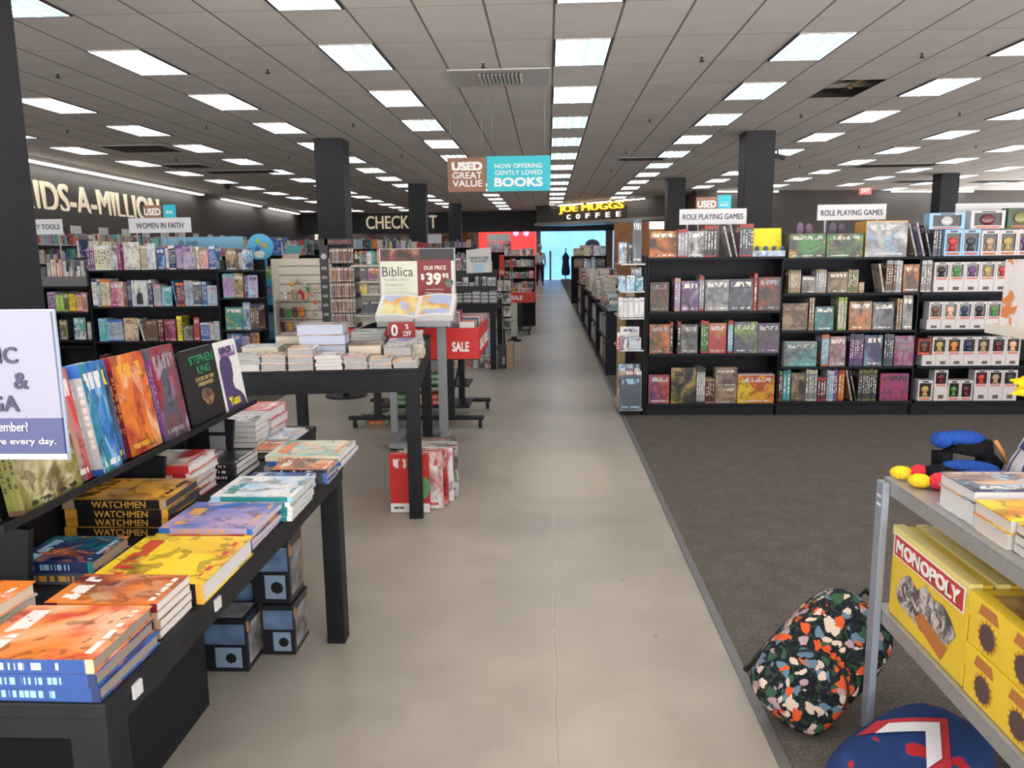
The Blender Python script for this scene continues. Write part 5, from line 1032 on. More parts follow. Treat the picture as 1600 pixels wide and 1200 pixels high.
# end unit left of it
x2 = at(64, 450, Y=LY).x; zM = [at(100, y, Y=LY).z for y in (447.5, 488, 531)]; zM.append(.5); zM.append(.12)
bay('short black bookcase with clear bins left of the faith books', x2, x0-.003, LY, zM[1:], zM[0], depth=.30)
sign_board('section_sign', 'pale section sign ending in tools at the far left', 44, 98.5, 343, 366, LY+.30, GRYS, [('STUDY TOOLS', .36, .5, 1.12, .34, .008)], DARKT, zM[0])
t = thing('clear_bin', 'clear acrylic bin of small gift packs on the short bookcase', 'bin', ((x2+x0)/2, LY+.1, zM[0]+.0006)); h = (x0-x2)/2-.01
b = MB(); b.box(-h, h, -.09, -.086, 0, .11); b.box(-h, h, .09, .094, 0, .30); b.box(-h, -h+.004, -.086, .09, 0, .2); b.box(h-.004, h, -.086, .09, 0, .2); b.build('acrylic_wall', [mat('smoky_acrylic', (.16, .16, .17), .1)], t)
cols = ['silver', 'white', 'amber', 'white', 'orange', 'silver', 'white', 'teal', 'navy', 'peach', 'white', 'silver', 'lilac', 'grey']
for k in range(14):
    x = x2+.03+k*(2*h-.03)/14; hh = .16+.06*(k % 3)+(.1 if k < 5 else 0)
    book(face(x, LY+.09+.02*(k % 2), zM[0]+.002, 0, .05), (2*h-.05)/14-.003, min(hh, .3), .015, cols[k], f'{cols[k]} gift pack, {ordn(k+1)} from left in the clear bin at far left', 'gift pack', 'gift packs in the clear bin', name='gift_pack', art=M_PLAIN, acc='white', tone='silver', ink='grey')
prow(LY, zM[1], 'second shelf of short left bookcase', [('s', 70, 83, 456, 5, 'purple', 'lilac'), ('s', 83, 96, 456, 4, 'lime', 'purple'), ('f', 96, 104, 458, 'olive', 'green', 'charcoal'), ('s', 104, 114, 455, 3, 'yellow', 'charcoal'), ('s', 114, 125, 457, 4, 'peach', 'purple'), ('f', 125, 133, 457, 'orange', 'lilac', 'purple')], 'paperback')
prow(LY, zM[2], 'third shelf of short left bookcase', [('f', 85, 97, 500, 'olive', 'grey', 'charcoal'), ('f', 108, 126, 497, 'turquoise', 'white', 'charcoal'), ('f', 129, 134.5, 503, 'grey', 'white', 'tan')], 'paperback')
# comics rack on the right end of the faith wall
EY_ = 8.45; rx0, rx1 = at(344, 450, Y=EY_).x, at(403, 450, Y=EY_).x
zE = [at(370, y, Y=EY_).z for y in (422.5, 465.5, 516, 560)]; zE.append(.3)
t = thing('end_rack', 'black end rack of manga and comics at the right of the faith bookcase', 'display rack', ((rx0+rx1)/2, EY_, 0)); h = (rx1-rx0)/2
b = MB(); b.box(-h, h, .25, .27, 0, 1.46); b.build('back_board', [SHELFB], t)
b = MB(); b.box(-h, -h+.05, .03, .19, 1.36, 1.46); b.build('side_box', [BLACKM], t)
for i, z in enumerate(zE): b = MB(); b.box(-h, h, -.03, .249, z-.014, z); b.build('shelf', [BLACKM], t); CAP[round(z, 4)] = ([1.62]+zE)[i]-.02
b = MB(); b.box(-h-.016, -h-.001, -.03, .249, .0, 1.34); b.build('side_panel', [SHELFB], t)
b = MB(); b.box(-h+.02, h, .0, .19, 0, .1); b.build('plinth', [BLACK], t)
prow(EY_, zE[0], 'top tier of the manga end rack', [('f', 355, 373, 389, 'charcoal', 'tan', 'brown'), ('s', 374, 380, 390, 2, 'tan', 'navy'), ('f', 380, 397, 388, 'navy', 'sky', 'slate')], 'comic')
prow(EY_, zE[1], 'second tier of the manga end rack', [('s', 347, 366, 427, 8, 'lilac', 'turquoise'), ('f', 366, 380, 427, 'olive', 'gold', 'charcoal'), ('s', 381, 387, 430, 2, 'purple'), ('f', 387, 402, 430, 'sky', 'lilac', 'pink')], 'comic')
prow(EY_, zE[2], 'third tier of the manga end rack', [('f', 348, 376, 480, 'teal', 'green', 'gold'), ('f', 376, 388, 473, 'slate', 'sky', 'lilac'), ('s', 388, 401, 474, 4, 'brown', 'navy')], 'comic')
prow(EY_, zE[3], 'fourth tier of the manga end rack', [('f', 348, 372, 521, 'blue', 'slate', 'maroon'), ('s', 372, 384, 520, 4, 'lilac', 'navy'), ('f', 385, 399, 520, 'amber', 'brown', 'navy')], 'comic')
# blue children's stand with a star header
KY = 9.6; kx0, kx1 = at(383, 450, Y=KY).x, at(428, 450, Y=KY).x
KB = mat('blue_cardboard', (.05, .36, .62), .5); t = thing('floor_display', 'bright blue cardboard floor display with a round star header', 'display stand', ((kx0+kx1)/2, KY, 0)); h = (kx1-kx0)/2
zK = [at(405, y, Y=KY).z for y in (440, 469, 522)]
b = MB(); b.box(-h, h, .24, .26, 0, 1.30); b.build('back_panel', [KB], t)
for z in zK+[.25]: b = MB(); b.box(-h, h, 0, .24, z-.01, z); b.box(-h, h, -.012, 0, z-.06, z+.035); b.build('shelf_ledge', [KB], t)
b = MB(); b.box(-h, -h+.01, 0, .24, 0, 1.28); b.box(h-.01, h, 0, .24, 0, 1.28); b.build('side_panel', [KB], t)
c_ = at(406, 386, Y=KY+.2); b = MB(); pts = [(c_.x-(kx0+kx1)/2+.165*math.cos(2*PI*i/24), c_.z+.165*math.sin(2*PI*i/24)) for i in range(24)]; b.prism(pts, .20, .2399, 'y'); b.build('round_header', [mat('sky_cardboard', (.10, .46, .78), .5)], t)
b = MB(); b.box(c_.x-(kx0+kx1)/2-.05, c_.x-(kx0+kx1)/2+.07, .205, .235, 1.25, c_.z-.1); b.build('header_neck', [KB], t)
for dx, dz, cc in ((-.02, .07, 'lime'), (.06, .02, 'amber'), (-.03, -.02, 'blue')):
    pts = [(c_.x-(kx0+kx1)/2+dx+(.05 if i % 2 == 0 else .022)*math.cos(PI/2+PI*i/5), c_.z+dz+(.05 if i % 2 == 0 else .022)*math.sin(PI/2+PI*i/5)) for i in range(10)]
    b = MB(); b.prism(pts, .19, .1999, 'y'); b.build('star', [mat('star_'+cc, PAL[cc], .5)], t)
b = MB(); b.ball((c_.x-(kx0+kx1)/2-.01, .199, c_.z-.09), .05, n=10, sq=(1.4, .05, 1)); b.build('cloud_print', [WHITE], t)
for z, its in ((zK[0], [('f', 400, 424, 419, 'green', 'lime', 'white')]), (zK[1], [('f', 400, 413, 447, 'tan', 'orange', 'sky'), ('s', 414, 426, 446, 5, 'blue', 'white')]), (zK[2], [('f', 400, 413, 491, 'white', 'pink', 'green'), ('s', 414, 427, 488, 6, 'sky', 'blue')])):
    prow(KY, z, f'{["upper", "middle", "lower"][zK.index(z)]} ledge of the blue display', its, 'paperback')
t = thing('banner_sign', 'long pale blue cardboard banner behind the faith books', 'sign', (at(330, 382, Y=KY+.5).x, KY+.5, 0))
b = MB(); b.box(-.66, .42, 0, .012, 1.60, 1.75); b.build('sign_panel', [mat('pale_blue_card', (.25, .55, .78), .5)], t); text('discover', .25, .07, NAVY, t, (-.3, -.001, 1.68)); b = MB(); b.box(-.6, -.57, .013, .04, 0, 1.7); b.box(.35, .38, .013, .04, 0, 1.7); b.build('post', [SILVER], t)
# slatwall fixture with hanging toys
WY = 9.0; wx0, wx1 = at(428, 450, Y=WY).x, at(509, 450, Y=WY).x
t = thing('slatwall_fixture', 'cream slatwall fixture with clear shelves left of the black spinner', 'display fixture', ((wx0+wx1)/2, WY, 0)); h = (wx1-wx0)/2
def slat_mat():
    m = mat('cream_slatwall', rough=.5); g = G(m); z = g.sep(g.tc('Object'))[2]; f = g.m('FRACT', g.m('MULTIPLY', z, 9.5)); g.base(g.mix(g.m('LESS_THAN', f, .13), (.62, .58, .50), (.20, .18, .15))); g.bump(g.m('GREATER_THAN', f, .13), .4, .01); return m
SLAT = slat_mat(); zt_ = at(470, 404, Y=WY).z
b = MB(); b.box(-h, h, .2, .23, .1, zt_); b.build('slat_panel', [SLAT], t)
b = MB(); b.box(-h-.02, -h, .0, .23, 0, zt_+.0); b.box(h, h+.02, .1, .23, 0, zt_); b.build('edge_trim', [OFFW], t)
b = MB(); b.box(-h, h, .0, .4, 0, .1); b.build('plinth', [OFFW], t)
zW = [at(460, y, Y=WY).z for y in (470, 497, 519)]
for z in zW: b = MB(); b.box(-h+.01, h*.15, .0, .199, z-.006, z); b.build('clear_shelf', [mat('pale_shelf_edge', (.42, .40, .36), .3)], t)
TOYC = ['red', 'orange', 'green', 'tan', 'white', 'brown', 'peach', 'charcoal', 'lime', 'orange', 'teal', 'silver', 'maroon', 'amber']
def plush(x, y, z, s, col, label, grp):
    t = thing('small_toy', label, 'toy', (x, y, z), 0, grp); m = mat('toy_'+col, PAL[col], .7)
    b = MB(); b.ball((0, 0, s*.32), s*.32, n=8, sq=(.9, .7, 1)); b.build('body', [m], t)
    b = MB(); b.ball((0, -.01, s*.76), s*.24, n=8); b.ball((-s*.18, 0, s*.95), s*.09, n=6); b.ball((s*.18, 0, s*.95), s*.09, n=6); b.build('head', [m], t)
k = 0
for (px_, py_, s, col) in ((446, 466, .10, 'white'), (460, 466, .12, 'tan'), (474, 466, .09, 'red'), (488, 466, .09, 'peach')):
    k += 1; p = at(px_, py_, Y=WY+.1); plush(min(p.x, (wx0+wx1)/2+h*.12), WY+.1, zW[0]+.0008, s, col, f'{col} toy on the top clear shelf of the slatwall', 'toys on the slatwall shelves')
for (px_, s, col) in ((441, .11, 'charcoal'), (451, .10, 'green'), (461, .12, 'brown'), (472, .12, 'orange')):
    p = at(px_, 495, Y=WY+.1); plush(min(p.x, (wx0+wx1)/2+h*.12), WY+.1, zW[1]+.0008, s, col, f'{col} toy on the middle clear shelf of the slatwall', 'toys on the slatwall shelves')
for (px_, s, col) in ((443, .11, 'maroon'), (454, .11, 'amber'), (469, .12, 'silver')):
    p = at(px_, 517, Y=WY+.1); plush(min(p.x, (wx0+wx1)/2+h*.12), WY+.1, zW[2]+.0008, s, col, f'{col} toy on the bottom clear shelf of the slatwall', 'toys on the slatwall shelves')
pk = 0
for (px_, py_, col) in ((456, 440, 'amber'), (466, 436, 'tan'), (476, 442, 'silver'), (470, 452, 'red'), (482, 448, 'green'), (488, 456, 'pink'), (496, 446, 'peach'), (493, 468, 'orange'), (500, 478, 'lilac'), (490, 488, 'silver')):
    pk += 1; p = at(px_, py_, Y=WY+.12); t2 = thing('hanging_keychain', f'small {col} toy hanging from a peg, {ordn(pk)} on the slatwall', 'toy', (p.x, WY+.1, p.z), 0, 'toys hanging on the slatwall pegs')
    b = MB(); b.ball((0, 0, -.03), .026, n=8, sq=(1, .7, 1.1)); b.build('toy_body', [mat('toy_'+col, PAL[col], .7)], t2)
    b = MB(); b.tube([(0, .0995, .025), (0, -.01, .025), (0, -.012, .0)], .003, 5); b.build('peg_hook', [SILVER], t2)
p = at(447, 418, Y=WY); t = thing('leaflet_sign', 'teal and pink leaflet leaning on top of the slatwall fixture', 'leaflet', (p.x, WY+.215, zt_+.0006))
b = MB(); b.poly([(-.12, 0, .0), (.08, 0, .0), (.16, .0, .15), (-.04, .0, .15)]); b.poly([(-.12, .004, .0), (.08, .004, .0), (.16, .004, .15), (-.04, .004, .15)]); b.build('leaflet_top', [mat('teal_leaflet', (.03, .24, .27), .4)], t)
b = MB(); b.poly([(-.118, -.001, .0), (.078, -.001, .0), (.108, -.001, .055), (-.09, -.001, .055)]); b.build('leaflet_picture', [mat('pink_leaflet', (.45, .34, .30), .4)], t)
# black magazine spinner
PY_ = 8.2; sx0, sx1 = at(507, 450, Y=PY_).x, at(560, 450, Y=PY_).x; cx = (sx0+sx1)/2; zs_ = [at(535, y, Y=PY_).z for y in (411, 440, 464, 488, 510)]
t = thing('spinner_rack', 'tall black spinner rack of comics in front of the middle pillar', 'spinner rack', (cx, PY_, 0)); h = (sx1-sx0)/2
b = MB(); b.tube([(0, .0, .02), (0, 0, 1.62)], .03, 12); b.build('pole', [BLACKM], t)
b = MB(); b.tube([(0, 0, 0), (0, 0, .02)], .22, 20); b.build('base', [BLACKM], t)
ztp = at(535, 373, Y=PY_).z; zhd = at(535, 383, Y=PY_).z
b = MB(); b.box(-h+.06, h, -.13, -.12, zhd, ztp); b.build('header_sign', [BLACKM], t); text('PIX COMICS', h*1.3, .035, mat('rose_print', (.45, .12, .10), .5), t, (.04, -.131, (ztp+zhd)/2))
b = MB(); b.box(-h, -h+.09, -.13, -.12, zs_[-1], ztp); b.build('side_sign', [BLACKM], t); [marks(t, mat('grey_print', (.32, .31, .30), .5), -h+.045, -.1305, ztp-.30-.095*k, .055, .05, 1) for k in range(8)]
b = MB(); b.tube([(-h+.045, -.1309, ztp-.18), (-h+.045, -.134, ztp-.18)], .03, 14); b.build('round_badge', [mat('grey_badge', (.4, .39, .38), .5)], t)
for z in zs_:
    b = MB(); b.box(-h+.092, h, -.12, .10, z-.008, z); b.box(h-.004, h, -.12, .1, z, z+.04); b.build('wire_tray', [BLACKM], t)
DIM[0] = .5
cc = ['brown', 'maroon', 'charcoal', 'pink', 'tan', 'red', 'grey', 'orange', 'slate', 'crimson']
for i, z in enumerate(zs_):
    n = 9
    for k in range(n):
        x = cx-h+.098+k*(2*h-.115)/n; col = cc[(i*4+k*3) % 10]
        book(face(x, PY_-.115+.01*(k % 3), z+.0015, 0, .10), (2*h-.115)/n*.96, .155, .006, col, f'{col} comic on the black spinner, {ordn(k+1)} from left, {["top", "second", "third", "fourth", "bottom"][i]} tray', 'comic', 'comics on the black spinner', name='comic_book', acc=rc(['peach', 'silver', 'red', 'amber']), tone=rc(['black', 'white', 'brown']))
DIM[0] = 1.0
# white wire shelves between spinner and poster
VY = 9.6; vx0, vx1 = at(562, 450, Y=VY).x, at(603, 450, Y=VY).x
zV = [at(580, y, Y=VY).z for y in (414, 439, 459, 492)]
bay('pale bookcase of discs between the black spinner and the poster', vx0-.1, vx1+.25, VY, zV[1:]+[.3], zV[0], depth=.3, m=OFFW)
prow(VY, zV[1], 'second shelf of pale bookcase', [('f', 563, 575, 418, 'charcoal', 'slate', 'brown'), ('f', 575, 586, 417, 'purple', 'orange', 'navy'), ('f', 586, 594, 418, 'teal', 'orange', 'slate')], 'book')
prow(VY, zV[2], 'third shelf of pale bookcase', [('f', 562, 574, 444, 'yellow', 'tan', 'cream'), ('f', 575, 593, 446, 'grey', 'tan', 'silver')], 'book')
prow(VY, zV[3], 'fourth shelf of pale bookcase', [('f', 564, 577, 470, 'black', 'slate', 'navy'), ('f', 578, 593, 469, 'slate', 'charcoal', 'maroon')], 'book')
row(vx0-.05, vx1+.15, VY+.02, zV[0]+.0006, autorow(.7, ['green', 'red', 'charcoal', 'teal', 'white', 'amber'], hr=(.13, .2)), 'top of the pale bookcase', 'book')
# ================================================================ MIDDLE OF THE SHOP, LEFT OF THE AISLE
def stuff_rows(name, label, cat, rows, seed=1, m=None):
    "far off books nobody could count: one mesh; rows = (origin, direction, length, height range, depth vector, palette)"
    r = random.Random(seed); b = MB(); cols = []
    for org, d, L, hr, dep, pal in rows:
        d = Vector(d).normalized(); dep = Vector(dep); x = 0
        while x < L:
            wide = r.random() < .3; t = r.uniform(.11, .17) if wide else r.uniform(.015, .04)
            if x+t > L: break
            h = r.uniform(*hr); o = Vector(org)+d*x; n0 = len(b.f)
            b.obox(o+d*(t/2-.001)+dep/2+Vector((0, 0, h/2)), d*(t/2-.001), dep/2, (0, 0, h/2)); c = PAL[pal[int(r.random()*len(pal))]]; k = r.uniform(.75, 1.15)
            cols += [(c[0]*k, c[1]*k, c[2]*k, 1)]*(len(b.f)-n0); x += t
            if r.random() < .06: x += r.uniform(.03, .15)
    me = b.mesh(name, [MIXM]); ca = me.color_attributes.new('book_colour', 'FLOAT_COLOR', 'CORNER')
    for p, c in zip(me.polygons, cols):
        for li in p.loop_indices: ca.data[li].color = c
    o = bpy.data.objects.new(name, me); C.objects.link(o); return tag(o, label, cat, None, 'stuff')
MIXM = mat('mixed_book_covers', rough=.45); _g = G(MIXM); _a = N(_g.nt, 'ShaderNodeVertexColor', layer_name='book_colour'); _n = _g.noise(_g.tc('Object'), 16, 3, 1)
_g.base(_g.mix(_g.m('MULTIPLY', _g.m('GREATER_THAN', _n.outputs['Fac'], .56), .55), _a.outputs['Color'], (.5, .46, .42)))
ALLP = ['red', 'orange', 'yellow', 'cream', 'white', 'silver', 'charcoal', 'brown', 'tan', 'green', 'teal', 'turquoise', 'blue', 'navy', 'lilac', 'purple', 'pink', 'sky', 'peach', 'white', 'cream']
# wall shelving along the left wall
th0 = math.atan(.065); WD = Vector((-math.sin(th0), math.cos(th0), 0)); WN = Vector((math.cos(th0), math.sin(th0), 0))
rows = []
for k in range(7):
    y0 = 11.5+k*3.7; L = 3.6; org = Vector((LW(y0)+.02, y0, 0))
    t = thing('wall_bookcase', f'{["nearest", "second", "third", "fourth", "fifth", "sixth", "farthest"][k]} tall pale bookcase along the left wall', 'bookcase', org, th0, 'bookcases along the left wall')
    b = MB(); b.box(0, .02, 0, L, 0, 2.05); b.build('back_panel', [OFFW], t)
    for z in (.1, .55, 1.0, 1.4, 1.8): b = MB(); b.box(.02, .34, .02, L-.02, z-.02, z); b.build('shelf', [OFFW], t)
    for yy in (0, L-.02): b = MB(); b.box(.02, .34, yy, yy+.02, 0, 2.05); b.build('side_panel', [OFFW], t)
    for j in range(3): b = MB(); b.box(.30, .315, .3+j*1.2, .75+j*1.2, 2.06, 2.24); b.box(.0201, .31, .5+j*1.2, .53+j*1.2, 2.045, 2.058) if False else None; b.box(.30, .31, .5+j*1.2, .53+j*1.2, 1.98, 2.0601); b.build('header_card', [WHITE], t)
    for z in (.1, .55, 1.0, 1.4, 1.8): rows.append((org+WN*.10+WD*.05+Vector((0, 0, z+.001)), WD, L-.1, (.16, .32), WN*.18, ALLP))
stuff_rows('wall_books', 'countless bright books and toys filling the shelves along the left wall', 'books', rows, 3)
# low fixtures in rows behind the faith books, and far shelves before the checkout
rows = []
FIX = [(-7.6, -3.6, 12.4, 1.5, 'low black fixture behind the blue display'), (-8.6, -3.4, 17.5, 1.62, 'second black fixture row left of the aisle'), (-8.6, -3.2, 21.5, 1.62, 'third black fixture row left of the aisle'), (-9.2, -2.6, 28.0, 1.7, 'black fixture row before the checkout'), (-9.2, -5.2, 32.5, 1.9, 'tall black fixture nearest the checkout counters')]
for fx0, fx1, fy, fz, lab in FIX:
    bay(lab, fx0, fx1, fy, [fz-.42, fz-.84, .12], fz, depth=.35)
    for z in (fz, fz-.42, fz-.84): rows.append((Vector((fx0+.05, fy+.03, z+.001)), (1, 0, 0), fx1-fx0-.1, (.15, .30), (0, .16, 0), ALLP))
stuff_rows('fixture_books', 'far off mixed books on the black fixture rows left of the aisle', 'books', rows, 5)
DIM[0] = .7
# ---- third table with discs and a card sign
T3 = at(773, 577, Z=0); tx1, ty0, tz = -.668, 10.08, .862
table('display_table', 'black table of disc sets beyond the sale bin with a tilted card sign', -2.25, tx1, ty0, ty0+1.5, tz, leg=.075, th=.02, apron=.10)
def dpile(px0, px1, pytop, Y, z, cols, where, t_=.016, kind='disc set'):
    X0, X1 = at(px0, 450, Y=Y).x, at(px1, 450, Y=Y).x; H = at((px0+px1)/2, pytop, Y=Y).z-z; n = max(2, round(H/t_)); t_ = H/n
    for i in range(n):
        zt_ = z+.0004+(i+1)*t_; col = cols[i % len(cols)]
        book(flat(X0, Y+rnd.uniform(0, .006), zt_-.0004) , X1-X0-.004, .19, t_-.0008, col, f'{col} disc set, {ordn(n-i)} down in the pile {where}', 'disc set', 'disc sets on the third table', True, name='disc_set', acc='white', tone='grey', paper=(.62, .63, .66) if i % 3 else (.05, .05, .06))
for k, (a, c, yt, cols) in enumerate(((700, 711, 462, ['charcoal', 'slate', 'silver']), (712, 723, 459, ['charcoal', 'maroon', 'grey']), (724, 737, 458, ['maroon', 'charcoal', 'silver', 'maroon']), (738, 750, 456, ['silver', 'white', 'grey']), (751, 763, 457, ['white', 'silver', 'charcoal']), (764, 776, 455, ['silver', 'white', 'slate']))):
    dpile(a, c, yt, ty0+.02, tz, cols, f'{ordn(k+1)} from left at the third table front')
zR = at(735, 447, Y=10.45).z
t = thing('table_riser', 'black two step riser on the table of disc sets', 'riser', (-1.3, 10.36, tz+.0004)); b = MB(); b.box(-.62, .60, 0, .30, 0, zR-tz-.001); b.build('lower_step', [BLACKM], t)
b = MB(); b.box(-.62, .60, .31, .60, 0, zR-tz+.20); b.build('upper_step', [BLACKM], t)
prow(10.42, zR, 'lower step of the disc riser', [('f', 712, 722, 440, 'charcoal', 'grey', 'navy'), ('f', 722, 732, 433, 'slate', 'white', 'charcoal'), ('f', 733, 741, 441, 'silver', 'white', 'slate'), ('f', 742, 752, 432, 'slate', 'silver', 'charcoal'), ('f', 753, 760, 432, 'charcoal', 'white', 'grey'), ('f', 761, 775, 433, 'silver', 'grey', 'slate')], 'book')
prow(10.70, zR+.20, 'upper step of the disc riser', [('f', 700, 711, 415, 'sky', 'white', 'tan'), ('f', 711, 722, 402, 'maroon', 'pink', 'charcoal'), ('f', 723, 734, 404, 'charcoal', 'grey', 'black'), ('s', 735, 750, 405, 4, 'slate'), ('f', 751, 770, 408, 'silver', 'grey', 'white')], 'book')
t = thing('card_sign', 'white tilted characters sign with a pale blue patch on the disc table', 'sign', (at(749, 432, Y=10.38).x, 10.38, zR+.0006+.17)); a_, c_ = at(730, 395, Y=10.4), at(770, 431, Y=10.4); w, h = (c_.x-a_.x)/2, (a_.z-c_.z)
b = MB(); b.poly([(-w, -.0, 0), (w, -.0, .01), (w*.93, .02, h+.03), (-w*1.02, .02, h)]); b.poly([(-w, .004, 0), (w, .004, .01), (w*.93, .024, h+.03), (-w*1.02, .024, h)]); b.build('sign_card', [mat('grey_white_card', (.55, .55, .54), .5)], t)
text('CHARACTERS\n& QUOTES', w*1.6, h*.26, DARKT, t, (0, -.002, h*.58), tilt=-.07); b = MB(); b.poly([(-w*.35, -.006, h*.08), (w*.35, -.006, h*.10), (w*.33, -.002, h*.44), (-w*.36, -.002, h*.40)]); b.build('blue_patch', [mat('pale_blue_patch', (.30, .52, .66), .4)], t)
b = MB(); b.box(-.01, .01, .008, .016, -.17, h*.3); b.box(-.05, .05, -.012, .04, -.17, -.166); b.build('easel', [BLACKM], t)
DIM[0] = 1.0
# things on the floor under and beside that table
for k, (a, c, yt, col, ac) in enumerate(((697, 707, 556, 'slate', 'green'), (708, 717, 557, 'tan', 'grey'), (728, 738, 556, 'slate', 'red'), (739, 747, 555, 'grey', 'silver'), (748, 757, 555, 'silver', 'charcoal'), (758, 763, 552, 'charcoal', 'white'), (763, 767.5, 550, 'brown', 'pink'))):
    X0, X1 = at(a, 560, Y=10.22).x, at(c, 560, Y=10.22).x; book(face(X0, 10.22, .003, 0, .03), X1-X0-.005, at(a, yt, Y=10.22).z, .05, col, f'{col} framed print on the floor under the disc table, {ordn(k+1)} from left', 'framed print', 'framed prints under the disc table', True, name='framed_print', acc=ac, tone='white')
for k, (cc, px_) in enumerate((('yellow', 724), ('black', 736), ('maroon', 750), ('sky', 762))):
    X0 = at(px_-5, 510, Y=11.1).x; pile(X0+.10, 11.0, .0005, [(cc, .095, .2, .09, 'grey', 'white', 'white')]*5, f'of boxes, {ordn(k+1)} from left, far under the disc table', spin=1, group='boxes at the back under the disc table', art=M_PLAIN)
p0 = at(778, 577, Z=0)
t = thing('shipping_box', 'black printed carton standing on the floor by the disc table leg', 'box', (-.605, 10.14, .0006)); b = MB(); b.box(-.055, .055, 0, .28, 0, .30); b.build('carton', [BXB], t); [marks(t, WINK, .025, -.001, .07+.025*k, .03, .02, 1) for k in range(4)]
t = thing('shipping_box', 'plain brown carton on the floor beside the black printed carton', 'box', (-.50, 10.16, .0006)); b = MB(); b.box(-.045, .045, 0, .28, 0, .33); b.build('carton', [mat('kraft_card', (.34, .23, .14), .7)], t); b = MB(); b.box(-.045, .045, 0, .28, .3301, .332); b.build('tape_strip', [mat('tape', (.42, .32, .2), .3)], t)
# wire stand with magazines beyond it, pale board
t = thing('wire_stand', 'narrow black wire stand of hanging packs beyond the disc table', 'display stand', (-.70, 12.3, 0)); b = MB(); b.tube([(0, .12, .02), (0, .12, 1.15)], .014, 8); b.build('pole', [BLACKM], t); b = MB(); b.box(-.16, .16, -.05, .25, 0, .02); b.build('base', [BLACKM], t)
for k in range(4): b = MB(); b.box(-.13, .13, .0, .10, .30+k*.2, .31+k*.2); b.build('wire_tray', [BLACKM], t)
for k in range(4):
    for j in range(2): col = ['silver', 'charcoal', 'red', 'brown', 'white', 'slate', 'tan', 'grey'][k*2+j]; book(face(-.82+j*.125, 12.33, .3115+k*.2, 0, .05), .115, .17, .03, col, f'{col} pack on the narrow wire stand, {["lowest", "second lowest", "third lowest", "top"][k]} tray, {"left" if j == 0 else "right"}', 'pack', 'packs on the wire stand', name='gift_pack', acc='white', tone='brown')
zt_, zb_ = at(802, 473, Y=13.4).z, at(802, 526, Y=13.4).z
t = thing('standing_board', 'tall pale green narrow board standing beside the aisle before the second sale bin', 'sign board', (at(803, 500, Y=13.4).x, 13.4, 0)); b = MB(); b.box(-.06, .06, 0, .03, zb_, zt_); b.build('board', [mat('pale_green_board', (.50, .54, .45), .5)], t); b = MB(); b.box(-.062, .062, -.002, -.0001, (zt_+zb_)/2-.02, (zt_+zb_)/2); b.build('band', [GREYM], t); b = MB(); b.box(-.05, .05, .005, .025, .02, zb_); b.box(-.12, .12, -.1, .13, 0, .0199); b.build('foot', [BLACKM], t)
# second sale bin
t = thing('sale_bin', 'far wheeled sale bin with a red band beside the aisle', 'display bin', (0, 0, 0)); SX = at(790, 465, Y=14.4).x; SXr = at(834, 465, Y=14.4).x
z0, z1 = at(812, 473, Y=14.4).z, at(812, 457, Y=14.4).z; t.location = ((SX+SXr)/2, 14.9, 0); w = (SXr-SX)/2
b = MB(); b.box(-w, w, -.5, .5, z0, z0+.02); b.box(-w, w, -.5, -.48, z0, z1-.03); b.box(-w, -w+.02, -.48, .5, z0+.02, z1-.02); b.box(w-.02, w, -.48, .5, z0+.02, z1-.02); b.build('tray', [BLACKM], t)
b = MB(); b.box(-w, w+.01, -.512, -.501, z0, z1); b.build('sale_band', [SRED], t); text('SALE', w*.8, (z1-z0)*.45, WINK, t, (-.05, -.513, (z0+z1)/2), bold=.03); b = MB(); b.box(w+.001, w+.012, -.5, .5, z0, z1); b.build('sale_band', [SRED], t)
for yy in (-.45, .4):
    b = MB(); b.box(-w*.7, w*.7, yy-.03, yy+.03, .075, .10); b.build('foot_bar', [BLACKM], t); b = MB(); b.box(-.03, .03, yy-.02, yy+.02, .1001, z0); b.build('post', [BLACKM], t)
    for xx in (-w*.65, w*.65): b = MB(); b.tube([(xx-.014, yy, .037), (xx+.014, yy, .037)], .037, 12); b.build('castor', [RUBBER], t)
for k in range(7): col = ['silver', 'yellow', 'amber', 'pink', 'white', 'peach', 'silver'][k]; book(face(SX+.03+k*(2*w-.06)/7, 14.46, z0+.025, 0, .2), (2*w-.06)/7-.006, .24, .02, col, f'{col} pack standing in the far sale bin, {ordn(k+1)} from left', 'pack', 'packs in the far sale bin', name='gift_pack', acc='red', tone='white')
bay('black media shelf behind the far sale bin with rows of discs', at(785, 400, Y=16.2).x, at(836, 400, Y=16.2).x, 16.2, [at(810, y, Y=16.2).z for y in (417, 435, 452)]+[.3], at(810, 400, Y=16.2).z, depth=.3)
for k, yy in enumerate((400, 417, 435, 452)):
    z = at(810, yy, Y=16.2).z; xa_, xb_ = at(788, 400, Y=16.2).x, at(834, 400, Y=16.2).x
    row(xa_, xb_, 16.22, z+.0006, autorow(xb_-xa_, ['charcoal', 'silver', 'tan', 'red', 'white', 'slate', 'brown'], hr=(.12, .17), facep=.7, fw=(.08, .13)), f'{["top", "second", "third", "fourth"][k]} row of the far media shelf', 'disc')
for k, (a, c, y0, y1, s_) in enumerate(((780, 788, 398, 419, ''), (779, 789, 419, 432, '75%'), (797, 801, 404, 420, ''))):
    sign_board('discount_card', f'{["upper", "lower", "small"][k]} red discount card hanging left of the far media shelf', a, c, y0, y1, 15.9-.05*k, RED, [(s_, .5, .5, .7, .4, .02)] if s_ else [], WINK, .03)
